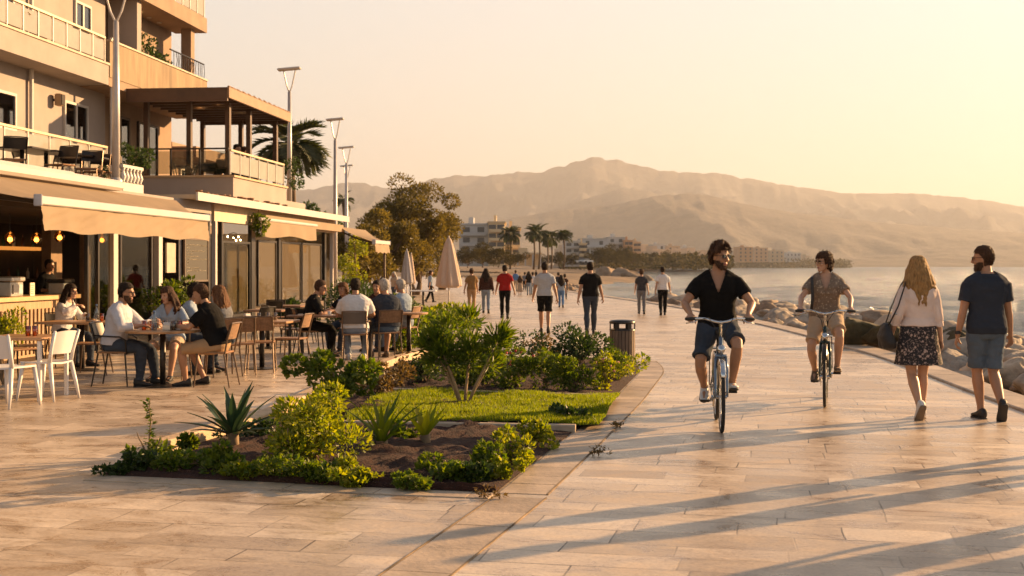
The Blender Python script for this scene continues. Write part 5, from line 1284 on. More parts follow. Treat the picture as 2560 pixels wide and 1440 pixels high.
    if beard:
        b = MB(); rows = []
        for z, hw, yf, yb in HEADT[:5]: rows.append([hd((hw+.004)*math.cos(q), (yf+yb)/2+((yf-yb)/2+.004)*math.sin(q), z-.004) for q in [2*math.pi*j/24 for j in range(24)]])
        b.loft(rows); g_ = remesh(b, .006, 1); g_.name = 'beard'; g_.materials.append(HR['beard'])
        def cutb(c):
            l = (inv @ (c-hc))/hs
            return l.y < -.006 or (l.z > -.052 and abs(l.x) < .05) or (abs(l.x) < .024 and -.082 < l.z < -.052) or l.z > -.03+(.03 if abs(l.x) > .054 else 0)
        bm = bmesh.new(); bm.from_mesh(g_); bmesh.ops.delete(bm, geom=[f for f in bm.faces if cutb(f.calc_center_median())], context='FACES')
        tf = MB(); fs_ = list(bm.faces)
        for _ in range(500 if vox < .007 else 120):
            f = rg.choice(fs_); tf.leaf(f.calc_center_median()-f.normal*.002, f.normal*.5-hu*.7+rdir(rg)*.4, rdir(rg), rg.uniform(.008, .018)*hs, .006*hs)
        tv = [bm.verts.new(q) for q in tf.v]
        for fi in tf.f: bm.faces.new([tv[j] for j in fi])
        bm.to_mesh(g_); bm.free(); g_.shade_smooth(); link('beard', g_, body)
    if glasses:
        b = MB()
        for k in (-1, 1):
            b.tube([hd(k*.031+.024*math.cos(q), .101-.004*abs(math.cos(q)), .010+.019*math.sin(q)) for q in [2*math.pi*j/14 for j in range(14)]], .0024*hs, 5, closed=True)
            b.tube([hd(k*.054, .098, .014), hd(k*.079, .06, .016), hd(k*.08, -.005, .012)], .0024*hs, 5)
        b.tube([hd(-.008, .104, .014), hd(.008, .104, .014)], .0024*hs, 5)
        g_ = link('sunglasses' if glasses == 'sun' else 'glasses', b.mesh('glasses', metald), body)
        b = MB()
        for k in (-1, 1): b.loft([[hd(k*.031+.023*math.cos(q), .099+e-.004*abs(math.cos(q)), .010+.018*math.sin(q)) for q in [2*math.pi*j/14 for j in range(14)]] for e in (0, .0015)])
        link('lens', b.mesh('lens', glassmat('dark_lens', (.06, .05, .045), .12) if glasses == 'sun' else clear), g_)
    if cap:
        b = MB(); rows = [[hd((hw+.011)*math.cos(q), (yf+yb)/2+((yf-yb)/2+.011)*math.sin(q), z+.006) for q in [2*math.pi*j/20 for j in range(20)]] for z, hw, yf, yb in HEADT[6:]]
        b.loft(rows); link('cap', b.mesh('cap', CL[cap], True), body)
    body['jt'] = [*arm[-1][2], *arm[1][2], *hc]
    return body
def walk_feet(s, l=.30, w=.085, lead=-1, lift=.0, pit=38):
    """front foot flat, rear foot heel up"""
    fr = (w*lead*s, l*.55*s, .075*s); re = (-w*lead*s, -l*.75*s, (.115+lift)*s)
    return ((fr, re), (-4, pit)) if lead < 0 else ((re, fr), (pit, -4))
CYC = 'cyclists riding along the promenade'
# ---------------------------------------------------------------- bicycles
tyre = mat('tyre_rubber', (.02, .019, .018), .8, var=.2); chrome = mat('chrome', (.6, .6, .6), .15, metal=1.0, var=.05)
def bicycle(label, loc, rz, paint, steer=0, crank=22):
    t = thing('bicycle', label, 'bicycle', loc, rz, None)
    Rw = .345; fy, ry = .53, -.53
    def wheel(y):
        c = V((0, y, Rw)); NN = 40
        w_ = thing('wheel', None, None, (0, y, Rw), R(steer) if y > 0 else 0); w_.parent = t; del_ = None
        MB().tube([V((0, (Rw-.018)*math.cos(2*math.pi*j/NN), (Rw-.018)*math.sin(2*math.pi*j/NN))) for j in range(NN)], .019, 10, closed=True, up=(1, 0, 0)).obj('tyre', tyre, w_, True)
        MB().tube([V((0, (Rw-.043)*math.cos(2*math.pi*j/NN), (Rw-.043)*math.sin(2*math.pi*j/NN))) for j in range(NN)], .012, 8, closed=True, up=(1, 0, 0)).obj('rim', chrome, w_, True)
        b = MB()
        for j in range(28):
            a = 2*math.pi*j/28; b.tube([V(((.025 if j % 2 else -.025), .02*math.cos(a+1.2), .02*math.sin(a+1.2))), V((0, (Rw-.05)*math.cos(a), (Rw-.05)*math.sin(a)))], .0016, 4)
        b.obj('spokes', steel, w_)
        MB().tube([(-.05, 0, 0), (.05, 0, 0)], .018, 8).obj('hub', chrome, w_)
        return w_
    wheel(fy); wheel(ry)
    P = lambda y, z, x=0: V((x, y, z))
    head0, head1, bb, st = P(.40, .72), P(.36, .90), P(-.06, .29), P(-.20, .80)
    fr = MB(); fr.tube([head0+P(-.005, .02), bb+P(.0, .03)], .021, 10).tube([P(.375, .84), P(.10, .50), P(-.08, .42)], .017, 10).tube([bb, st], .018, 10).tube([head0, head1], .024, 10)
    for k in (-1, 1): fr.tube([P(-.10, .42, k*.02), P(ry, Rw, k*.06)], .010, 8).tube([P(-.06, .29, k*.03), P(ry, Rw, k*.06)], .011, 8).tube([P(-.16, .66, k*.015), P(ry, Rw, k*.06)], .009, 8)
    fr.tube([P(-.06, .29, -.045), P(-.06, .29, .045)], .026, 10)
    fr.obj('frame', paint, t, True)
    fk = MB()
    for k in (-1, 1): fk.tube([P(.405, .72, k*.045), P(.44, .60, k*.055), P(.50, .42, k*.055), P(fy, Rw, k*.055)], [.017, .016, .013, .011], 8)
    fk.tube([P(.405, .725, -.055), P(.405, .725, .055)], .018, 8); fk.obj('fork', paint, t, True)
    MB().tube([head1-P(0, .02), P(.35, 1.0), P(.375, 1.045), P(.40, 1.05)], [.014, .014, .017, .02], 8).obj('stem', chrome, t, True)
    hb = MB(); hb.tube([P(.20, 1.075, -.315), P(.24, 1.08, -.24), P(.34, 1.085, -.15), P(.395, 1.06, -.06), P(.40, 1.05, 0), P(.395, 1.06, .06), P(.34, 1.085, .15), P(.24, 1.08, .24), P(.20, 1.075, .315)], .0125, 8)
    h = hb.obj('handlebar', chrome, t, True)
    for k in (-1, 1):
        MB().tube([P(.245, 1.08, k*.225), P(.195, 1.075, k*.325)], .0175, 8, dome=True).obj('grip', tyre, h, True)
        MB().tube([P(.27, 1.075, k*.205), P(.30, 1.05, k*.25), P(.26, 1.035, k*.33)], .006, 6).obj('brake_lever', chrome, h, True)
    cb = MB()
    for k in (-1, 1): cb.tube([P(.27, 1.07, k*.20), P(.44, 1.10, k*.12), P(.47, .98, k*.04), P(.42, .86, k*.02), P(.43, .76, k*.02)], .0035, 5)
    cb.obj('cables', tyre, t)
    MB().lathe([(0, 0), (.035, .0), (.042, .03), (.038, .06), (.0, .065)], n=14).xf(Matrix.Translation((0, .455, .80)) @ Matrix.Rotation(R(-90), 4, 'X')).obj('headlight', chrome, t, True)
    MB().tube([P(.41, .78), P(.455, .80)], .008, 6).obj('lamp_bracket', metald, t)
    sd = MB(); sd.loft([[V((w_*math.cos(q), y, .94+z+.022*math.sin(q))) for q in [2*math.pi*j/14 for j in range(14)]] for y, w_, z in ((-.40, .06, .0), (-.36, .085, .008), (-.28, .08, .0), (-.18, .04, -.002), (-.10, .022, -.008), (-.08, .01, -.012))])
    s_ = sd.obj('saddle', mat('saddle_black', (.03, .025, .022), .5), t, True); MB().tube([st, P(-.25, .925)], .0135, 8).obj('seat_post', chrome, s_)
    for y in (fy, ry):
        a0, a1 = (15, 150) if y > 0 else (10, 185)
        pts = [V((0, y+(-1 if y < 0 else 1)*0+(Rw+.022)*math.cos(R(a if y < 0 else a+20))*(-1 if y < 0 else 1)*(-1 if y < 0 else 1), Rw+(Rw+.022)*math.sin(R(a if y < 0 else a+20)))) for a in range(a0, a1, 12)]
        MB().tube(pts, .03, 6, flat=(1, .22), up=(0, 0, 1)).obj('mudguard', metald if paint is not PAINT1 else chrome, t, True)
    ck = MB(); ca = R(crank); dy, dz = .165*math.cos(ca), .165*math.sin(ca)
    ck.tube([P(-.06, .29, .06), P(-.06+dy, .29+dz, -.085+.0)][:1]+[P(-.06+dy, .29+dz, -.095)], .011, 6) if False else None
    PED = {}
    for k, sg in ((-1, 1), (1, -1)):      # k: bicycle's left (-x) / right
        e = P(-.06+sg*dy, .29+sg*dz, k*.075); MB().tube([P(-.06, .29, k*.06), e], .012, 8).obj('crank', chrome, t)
        MB().rbox(k*.13-.045, k*.13+.045, e.y-.04, e.y+.04, e.z-.012, e.z+.012, .006).obj('pedal', tyre, t); PED[k] = V((k*.13, e.y, e.z+.014))
    MB().lathe([(0, -.004), (.095, -.004), (.095, .004), (0, .004)], n=24).xf(Matrix.Translation((.055, -.06, .29)) @ Matrix.Rotation(R(90), 4, 'Y')).obj('chainring', chrome, t)
    MB().tube([P(-.06, .385, .055), P(ry, Rw+.035, .055), P(ry-.03, Rw, .055), P(ry, Rw-.035, .055), P(-.06, .195, .055), P(.035, .29, .055)], .006, 5, closed=True).obj('chain', metald, t)
    b = MB(); b.box(-.07, .07, -.78, -.46, .735, .745)
    for k in (-1, 1): b.tube([P(-.70, .735, k*.06), P(-.53, .36, k*.07)], .006, 5)
    b.obj('rear_rack', metald, t)
    return t, PED
PAINT1 = mat('bike_silver_blue', (.16, .21, .28), .25, metal=.6, var=.05); PAINT2 = mat('bike_dark_green', (.03, .05, .045), .25, metal=.4, var=.1)
def ride(px, py, paint, lab_b, yawadd, **kw):
    fcp = gp(px, py); hv = V((-(fcp.x), -fcp.y, 0)).normalized()
    hv = Matrix.Rotation(R(yawadd), 3, 'Z') @ hv
    rz = math.atan2(-hv.x, hv.y); loc = fcp-hv*.53
    bk, PED = bicycle(lab_b, loc, rz, paint)
    k = kw.pop('hs', 1.0)
    return loc, rz, PED
def cyclist(label, loc, rz, PED, h, **kw):
    s = h/1.75
    # feet: ball of the foot on the pedal
    fl, fr_ = PED[-1], PED[1]
    pl, pr = kw.pop('fp', (-12, 28))
    def ank(p, ph): a = R(ph); return (p.x*1.0, p.y-.10*s*math.cos(a)-.076*s*math.sin(a)*1.0, p.z+.078*s*math.cos(a)+.10*s*math.sin(a)*1.0)
    hx = .272
    return person(label, loc, rz, h, pel=(0, -.26, .985), feet=(ank(fl, pl), ank(fr_, pr)), fpitch=(pl, pr), fyaw=(4, 4),
        hands=((-hx-.01, .125, 1.115), (hx+.01, .125, 1.115)), grip='bar', elbow=.75, knee=(.22, .22), **kw)
loc, rz, PED = ride(1804, 1082, PAINT1, 'silver blue city bicycle under the man in the black shirt', 3)
cyclist('man with curly dark hair, beard and black v-neck shirt riding the silver bicycle', loc, rz, PED, 1.80, lean=7, hyaw=38, hpitch=2, top='black', vneck=.17, sleeve=.62, ease=.018, bottom='denim', blen=.86, shoes='white', sole=SOLEB, hair=('curly', 'brown'), beard='black', glasses='sun', vox=.0058, build=1.06, group=CYC, seed=1, skin='tan')
loc, rz, PED = ride(2062, 1018, PAINT2, 'dark green city bicycle under the woman in the printed blouse', -1)
cw = cyclist('woman with short wavy brown hair and printed blouse riding the dark bicycle', loc, rz, PED, 1.66, lean=4, hyaw=-52, hpitch=0, sex='f', top='print', vneck=.19, sleeve=.60, ease=.022, bottom='beige', blen=.80, shoes='brown', hair=('bob', 'brown'), glasses='sun', vox=.0058, build=1.10, group=CYC, seed=2, skin='light')
# strap over the woman's shoulder
def rot_at(b): return b.location, b.rotation_euler[2]
MB().tube([(.15, -.20, 1.47), (.16, -.10, 1.46), (.155, -.06, 1.36), (.15, -.07, 1.2), (.17, -.10, 1.05)], .012, 6, flat=(1.4, .4)).obj('shoulder_strap', SH['black'], cw, True)
# ---------------------------------------------------------------- the couple on the right
COUPLE = 'couple strolling by the sea wall'
def place(px, py): return gp(px, py)
AWAY = lambda p, a=0: math.atan2(-p.x, p.y)*0.6+R(a)
p = place(2296, 1046); s = 1.71/1.75
ww = person('blonde woman in a white blouse and dark floral mini skirt walking away', p, R(-2), 1.72, sex='f', build=1.0, hands=((-.27, .06, .85), (.235, .0, .815)), feet=((-.045, -.21, .145), (.055, .07, .073)), fpitch=(52, 0), top='rose', sleeve=1.42, ease=.024, hem=.05, bottom='floral', skirt=.34, shoes='white', sole=SOLET, hair=('long', 'blonde'), vox=.0058, group=COUPLE, seed=3, skin='light', hyaw=6)
bag = thing('shoulder_bag', 'slouchy black shoulder bag hanging at the blonde woman\'s left side', 'bag', ww.location, ww.rotation_euler[2])
rows = []
for z, w_, d_ in ((.72, .05, .09), (.735, .075, .16), (.79, .085, .185), (.86, .075, .17), (.93, .055, .13), (.985, .03, .09), (1.0, .012, .07)): rows.append([V((-.315+w_*math.cos(q)+(.02 if z < .8 else 0)-.02, .02+d_*math.sin(q)+.01*math.sin(3*q), z)) for q in [2*math.pi*j/18 for j in range(18)]])
g_ = remesh(MB().loft(rows), .011, 3); g_.materials.append(mat('bag_black', (.018, .016, .016), .65, bump=.4, bscale=18))
for v in g_.vertices: v.co += v.normal*.010*nz(v.co, 14, 3)
link('bag_body', g_, bag)
MB().tube([(-.325, -.05, .97), (-.24, -.12, 1.18), (-.165, -.10, 1.40), (-.145, -.02, 1.452), (-.16, .08, 1.40), (-.24, .13, 1.18), (-.325, .09, .97)], .011, 8, flat=(1.5, .5)).obj('strap', mat('strap_black', (.02, .018, .018), .5), bag, True)
MB().ball((-.262, -.105, 1.10), .012, n=6).obj('buckle', chrome, bag)
p = place(2466, 1048); 
pm = person('bearded man in a dark t-shirt and grey blue shorts walking away beside the blonde woman', p, R(-1), 1.82, hands=((-.30, .02, .83), (.29, .10, .85)), feet=((-.035, .06, .078), (.075, -.24, .165)), fpitch=(0, 54), hyaw=62, hpitch=3, top='navy', sleeve=.66, ease=.02, hem=-.06, bottom='bluesh', blen=.93, shoes='black', hair=('short', 'brown'), beard='black', glasses='plain', vox=.0058, group=COUPLE, seed=4, skin='tan', build=1.06)
wl = V(pm['jt'][0:3])
MB().lathe([(.031, -.018), (.035, -.018), (.035, .018), (.031, .018)], n=14, cap=False).xf(Matrix.Translation(wl+V((.0, -.002, .035)))).obj('wrist_watch', SH['black'], pm)
# unseen people outside the right edge; second pair added to broaden the cast shadows
for px, py, lb, tp, a in ((2722, 1136, 'man just outside the right edge whose long shadow crosses the paving', 'grey', 20), (3074, 1250, 'man in a white t-shirt outside the bottom right corner casting the corner shadow', 'white', 5), (2900, 1158, 'unseen second person added outside the right edge to broaden the diagonal shadow', 'blue', 12), (3246, 1284, 'unseen second person added outside the bottom right corner to broaden its shadow', 'red', 0)):
    p = gp(px, py); ft_, fp_ = walk_feet(1.04, lead=-1)
    person(lb, p, R(a), 1.84, feet=ft_, fpitch=fp_, top=tp, bottom='denim', blen=2.0, vox=.012, seed=px, parts=False, build=1.15, elbow=.8, hands=((-.36, .1, .9), (.36, 0, .9)))
# ---------------------------------------------------------------- walkers, nearest first
WK = 'walkers further along the promenade'
def walker(label, px, py, top_px, rz=0, lead=-1, hands=None, spread=.27, **kw):
    p = gp(px, py); h = (py-top_px)*p.y/F; kw.setdefault('vox', .0085 if p.y < 35 else .011); s = h/1.75
    ft_, fp_ = walk_feet(s, kw.pop('stride', .36), lead=lead)
    r_ = random.Random(kw.get('seed', 0)); q_ = -lead*.14; hd_ = hands or ((-spread*s*r_.uniform(.9, 1.1), q_+.03, (.82+abs(q_)*.15)*s), (spread*s*r_.uniform(.9, 1.1), -q_+.03, (.82+abs(q_)*.15)*s))
    return person(label, p, R(rz), h, feet=ft_, fpitch=fp_, hands=hd_, group=kw.pop('group', WK), **kw)
walker('man in a light grey t-shirt and black shorts walking away', 1362, 832, 654, rz=-1, top='grey', bottom='black', blen=.9, shoes='black', hair=('short', 'black'), build=1.08, ease=.022, seed=11, spread=.30)
walker('man in a black t-shirt and blue jeans walking away in the middle of the path', 1476, 836, 654, rz=-2, top='black', bottom='denim', blen=1.98, shoes='black', hair=('short', 'black'), build=1.08, ease=.022, seed=12, lead=1, spread=.30)
walker('man in a dark red t-shirt and black trousers seen above the shrub tree', 1262, 796, 662, rz=2, top='red', bottom='black', blen=1.98, shoes='black', hair=('short', 'black'), cap='black', build=1.08, ease=.02, seed=13, spread=.31)
walker('walker in a dark hooded top left of the red t-shirt man', 1215, 783, 671, rz=4, top='maroon', sleeve=1.9, bottom='paled', blen=1.98, hair=('long', 'black'), ease=.03, seed=14, skin='brown')
walker('person in a brown shirt and tan trousers next to the closed parasol', 1179, 781, 671, rz=2, top='tanb', bottom='khaki', blen=1.98, hair=('short', 'brown'), ease=.02, seed=15, lead=1)
walker('man in a dark t-shirt and grey trousers, left one of the pair near the rocks', 1604, 785, 673, rz=-3, top='charcoal', bottom='greysh', blen=1.98, hair=('short', 'brown'), seed=16, ease=.02)
walker('man in a white t-shirt and black trousers, right one of the pair near the rocks', 1657, 788, 666, rz=-3, top='white', bottom='black', blen=1.98, hair=('short', 'black'), seed=17, lead=1, ease=.02)
FARW = 'tiny walkers far down the promenade'
for a in (('person in blue with an apron like skirt beside the grey t-shirt walker', 1403, 769, 688, dict(top='greybl', bottom='blue', blen=1.98, hair=('long', 'black'))), ('slim dark haired walker just ahead of the one in blue, further off', 1396, 745, 681, dict(top='charcoal', bottom='denim', blen=1.98, hair=('bun', 'black'))), ('person in dark red partly hidden beside the one in blue', 1412, 748, 686, dict(top='maroon', bottom='denim', blen=1.98)),
          ('walker in a black top and pale jeans, far group', 1322, 738, 679, dict(top='black', bottom='paled', blen=1.98, hair=('long', 'black'))), ('walker in a light top at the right of the far group', 1332, 737, 681, dict(top='white', bottom='paled', blen=1.98)), ('walker in a grey top at the left of the far group', 1312, 726, 681, dict(top='greysh', bottom='black', blen=1.98)),
          ('person in a bright blue jacket right of the red t-shirt man', 1289, 728, 676, dict(top='blue', sleeve=1.9, bottom='beige', blen=1.98)), ('person in a long beige dress behind the red t-shirt man', 1300, 738, 690, dict(top='beige', bottom='beige', skirt=.6, sex='f', hair=('long', 'brown'))), ('tiny walker at the far end of the path', 1340, 700, 676, dict(top='black', bottom='denim', blen=1.98))):
    walker(a[0], a[1], a[2], a[3], group=FARW, seed=a[1], parts=False, vox=.014, **a[4])
walker('waiter in a blue shirt and black trousers beside the closed parasol', 1076, 756, 677, rz=-70, top='greybl', sleeve=.9, bottom='black', blen=1.98, hair=('short', 'brown'), seed=41, group=None)
walker('person in a dark dress between the tables far behind the waiter', 985, 757, 680, rz=150, top='beige', bottom='denim', blen=1.98, hair=('long', 'grey'), seed=43, group=None)
# ---------------------------------------------------------------- chairs and tables
seatw = mat('seat_wood', (.30, .155, .07), .45, var=.3, scale=4, stretch=(1, 6, 1)); tablew = mat('table_wood', (.38, .21, .10), .35, var=.3, scale=3, stretch=(1, 8, 1)); wicker = mat('back_panel', (.22, .12, .06), .6, var=.3, scale=30)
framem = mat('chair_frame', (.16, .105, .065), .35, metal=.5, var=.15)
whitep = mat('white_plastic', (.66, .64, .63), .35, var=.04)
def bistro_chair(label, loc, rz, group, arms=False, fm=framem, pm_=wicker, solid=True):
    t = thing('cafe_chair', label, 'chair', loc, rz, group)
    MB().rbox(-.21, .21, -.21, .20, .44, .465, .012).obj('seat', seatw, t)
    for k in (-1, 1):
        MB().tube([(k*.19, .17, .44), (k*.215, .21, 0)], [.013, .010], 6).obj('leg', fm, t)
        MB().tube([(k*.19, -.19, .44), (k*.215, -.27, 0)], [.013, .010], 6).obj('leg', fm, t)
        MB().tube([(k*.195, -.20, .44), (k*.20, -.235, .62), (k*.20, -.30, .84)], .012, 6).obj('back_post', fm, t)
        if arms: MB().tube([(k*.205, -.255, .68), (k*.25, -.1, .67), (k*.255, .12, .66), (k*.24, .19, .62), (k*.22, .20, .44)], .012, 6).obj('armrest', fm, t, True)
    b = MB()
    for k, z in ((-.0, .0),):
        b.sheet(lambda u, v: V(((u-.5)*.40, -.243-.055*v-.035*math.cos((u-.5)*3.0)+.03, .63+.20*v)), 10, 4); o = len(b.v)
        b.sheet(lambda u, v: V(((u-.5)*.40, -.255-.055*v-.035*math.cos((u-.5)*3.0)+.03, .63+.20*v)), 10, 4)
    b.obj('backrest', pm_, t, True)
    MB().tube([(-.2, -.30, .84), (0, -.315, .845), (.2, -.30, .84)], .011, 6).obj('top_rail', fm, t)
    MB().tube([(-.2, .19, .43), (.2, .19, .43)], .009, 6).obj('stretcher', fm, t)
    return t
def white_chair(label, loc, rz, group):
    t = thing('plastic_chair', label, 'chair', loc, rz, group)
    MB().loft([[V((x*w_, y, z)) for x, z in ((-1, .445), (-.5, .435), (0, .43), (.5, .435), (1, .445), (1, .465), (.5, .455), (0, .45), (-.5, .455), (-1, .465))] for y, w_ in ((-.21, .19), (-.1, .21), (.1, .22), (.21, .21), (.235, .19))]).obj('seat', whitep, t)
    b = MB()
    for e in (0, .014): b.sheet(lambda u, v: V(((u-.5)*(.40+.05*v), -.215-.075*v-.05*(1-(2*u-1)**2)*1.0+.04-e, .555+.275*v-.02*(2*u-1)**2*(1 if v > .9 else 0))), 12, 8)
    b.obj('backrest', whitep, t, True)
    for k in (-1, 1):
        MB().tube([(k*.19, .19, .45), (k*.215, .225, .2), (k*.23, .25, 0)], [.026, .021, .013], 8).obj('leg', whitep, t, True)
        MB().tube([(k*.19, -.19, .45), (k*.22, -.24, .2), (k*.235, -.28, 0)], [.028, .022, .013], 8).obj('leg', whitep, t, True)
        MB().tube([(k*.195, -.185, .45), (k*.205, -.215, .6), (k*.222, -.285, .83)], [.026, .02, .016], 8).obj('back_post', whitep, t, True)
    return t
def table(label, loc, rz, w_, d_, round_=False, top=tablew, z=.75, legs=False):
    t = thing('cafe_table', label, 'table', loc, rz, None)
    if round_: MB().lathe([(0, z-.035), (w_/2-.01, z-.035), (w_/2, z-.025), (w_/2, z-.006), (w_/2-.006, z), (0, z)], n=36).obj('tabletop', top, t)
    else: MB().rbox(-w_/2, w_/2, -d_/2, d_/2, z-.035, z, .006).obj('tabletop', top, t)
    if legs:
        for a in (-1, 1):
            for c in (-1, 1): MB().rbox(a*(w_/2-.05)-.022, a*(w_/2-.05)+.022, c*(d_/2-.05)-.022, c*(d_/2-.05)+.022, 0, z-.036, .004).obj('leg', legs, t)
    else:
        MB().tube([(0, 0, .02), (0, 0, z-.036)], .04, 12).obj('pedestal', metald, t, True)
        MB().lathe([(.26, 0), (.26, .012), (.05, .03)], n=24).obj('base', metald, t)
    return t
gm = glassmat('drink_glass', (.8, .78, .72), .1); amb = glassmat('amber_glass', (.75, .35, .08), .1)
paper = mat('paper', (.75, .66, .5), .8)
def item(kind, label, loc, grp=None):
    t = thing({'g': 'drinking_glass', 'a': 'amber_jar', 'b': 'water_bottle', 'n': 'napkin_holder', 'p': 'plate', 'c': 'cup'}[kind], label, {'g': 'glass', 'a': 'jar', 'b': 'bottle', 'n': 'napkin holder', 'p': 'plate', 'c': 'cup'}[kind], loc, rnd.uniform(0, 6), grp)
    if kind in 'ga':
        MB().lathe([(0, 0), (.028, 0), (.034, .12), (.031, .12), (.026, .008), (0, .008)], n=14).obj('glass', gm if kind == 'g' else amb, t, True)
        MB().lathe([(0, .01), (.0255, .01), (.029, .075), (0, .075)], n=14).obj('drink' if kind == 'g' else 'candle', mat('beer', (.55, .27, .05), .2) if kind == 'g' else mat('candle_wax', (.6, .35, .12), .5, emit=(1, .4, .08), estr=.35), t, True)
    elif kind == 'b':
        MB().lathe([(0, 0), (.035, 0), (.037, .15), (.014, .2), (.013, .235), (0, .235)], n=14).obj('bottle', glassmat('bottle_clear_glass', (.6, .68, .72), .15), t, True); MB().lathe([(0, .236), (.016, .236), (.016, .256), (0, .256)], n=12).obj('cap', mat('cap_blue', (.05, .12, .3), .4), t)
    elif kind == 'n':
        MB().rbox(-.06, .06, -.035, .035, 0, .07, .005).obj('holder', steel, t); MB().box(-.05, .05, -.02, .02, .071, .10).obj('napkins', whitep, t)
    elif kind == 'p': MB().lathe([(0, .004), (.06, .004), (.10, .016), (.10, .02), (.06, .01), (0, .01)], n=20).obj('plate', whitep, t, True); MB().ball((0, 0, .025), .05, .045, .02, 8).obj('food', mat('food', (.35, .18, .06), .7, var=.4, scale=30), t, True)
    elif kind == 'c': MB().lathe([(0, 0), (.025, 0), (.038, .06), (.035, .06), (.022, .006), (0, .006)], n=14).obj('cup', whitep, t, True); MB().lathe([(0, -.004), (.06, -.004), (.065, .004), (0, .0)], n=16).obj('saucer', whitep, t, True)
    return t
def at(px, Y, z=0.): return V(((px-CX)*Y/F, Y, z))
GA, GB_, GW = 'brown bistro chairs of the cafe terrace', 'dark bistro chairs behind', 'white plastic chairs at the left edge'
def look(a): return R(a)
# table A with white chairs
tA = at(62, 15.5); table('square white edged wooden table at the left edge with candle jars', tA, R(-6), .82, .8, top=tablew, legs=whitep)
white_chair('white plastic chair nearest the camera, cut by the left edge, seen from behind', at(22, 14.55), look(-18), GW)
white_chair('white plastic chair on the right side of the left edge table, facing left', at(118, 15.3), look(72), GW)
for i, (dx, dy, kd, lb) in enumerate(((.06, -.05, 'a', 'left amber jar of the close pair on the left edge table'), (.13, -.02, 'a', 'right amber jar of the close pair on the left edge table'), (.10, .06, 'g', 'tall glass behind the two amber jars'))): item(kd, lb, tA+V((dx, dy, .751)), None)
# sitting people
def sitter(label, loc, rz, h=1.72, lean=6, feet=None, hands=None, fp=(0, 0), pz=.545, py=-.04, **kw):
    s = h/1.75; kw.setdefault('vox', .0075); kw.setdefault('bottom', 'denim'); kw.setdefault('blen', 1.98)
    return person(label, loc, rz, h, pel=(0, py, pz), lean=lean, feet=feet or ((-.13, .40, .078), (.14, .34, .078)), fpitch=fp, hands=hands or ((-.16, .36, .81), (.15, .38, .81)), grip='table', elbow=.6, knee=(.25, .25), **kw)
DIN = 'diners at the cafe tables'
# table B
tB = at(407, 17.0); table('round wooden pedestal table between the man in the white shirt and the man in black', tB, 0, .98, .98, True)
lm = at(293, 17.1); bistro_chair('dark armchair under the man in the white shirt', lm, look(-92), GA, arms=True, fm=metald, pm_=metald)
sitter('man with glasses in a white linen shirt and dark jeans sitting in profile facing right', lm, look(-92), 1.80, lean=11, hands=((-.10, .48, .83), (.20, .40, .81)), feet=((-.10, .50, .078), (.16, .36, .078)), top='linen', sleeve=1.55, ease=.024, bottom='denim', hair=('short', 'black'), beard='black', glasses='plain', build=1.1, belly=.12, group=DIN, seed=21, vox=.0065, hpitch=4)
rm = at(537, 17.0); bistro_chair('brown chair under the man in the black t-shirt', rm, look(84), GA)
sitter('broad man in a black t-shirt and khaki shorts facing left across the round table', rm, look(86), 1.80, lean=17, hands=((-.16, .50, .80), (.22, .46, .80)), feet=((-.10, .36, .078), (.18, .20, .085)), top='black', sleeve=.75, ease=.024, bottom='khaki', blen=.98, shoes='black', hair=('short', 'brown'), build=1.16, belly=.15, group=DIN, seed=22, vox=.0065, hpitch=6)
q = at(428, 18.05); bistro_chair('chair hidden behind the woman with long dark hair at the round table', q, look(178), GA)
sitter('woman with long dark hair in a grey blue blouse facing the camera', q, look(175), 1.66, sex='f', lean=10, top='greybl', sleeve=.9, ease=.022, vneck=.12, bottom='beige', blen=.8, hair=('long', 'brown'), group=DIN, seed=23, hyaw=-28, hpitch=10, skin='light', hands=((-.2, .40, .8), (.06, .42, .86)))
q = at(468, 19.2); bistro_chair('chair under the person with short dark hair behind the round table', q, look(-75), GB_, fm=metald)
sitter('person with short dark curls half hidden behind the woman in grey blue', q, look(-80), 1.68, lean=12, top='greybl', hair=('curly', 'black'), group=DIN, seed=24)
q = at(556, 18.6); bistro_chair('chair under the woman with long chestnut hair', q, look(30), GB_)
sitter('woman with long chestnut hair in a grey top turned away', q, look(62), 1.66, sex='f', lean=8, top='greysh', sleeve=.8, hair=('long', 'chestnut'), group=DIN, seed=25, hyaw=15)
for i, (dx, dy, kd, lb) in enumerate(((-.22, -.10, 'a', 'amber jar nearest the man in the white shirt'), (-.14, -.02, 'a', 'second amber jar from the left on the round table'), (-.08, -.12, 'b', 'clear bottle in the middle of the round table'), (.02, .05, 'g', 'beer glass in the middle of the round table'), (-.30, .03, 'c', 'white cup by the hand of the man in the white shirt'), (.10, -.14, 'n', 'napkin holder in front of the round table'), (.16, .06, 'g', 'beer glass right of the napkin holder'), (.24, -.04, 'a', 'amber jar nearest the man in black'), (.30, -.14, 'p', 'plate at the right rim of the round table'), (.20, -.20, 'g', 'half full glass near the front rim of the round table'))): item(kd, lb, tB+V((dx, dy, .751)))
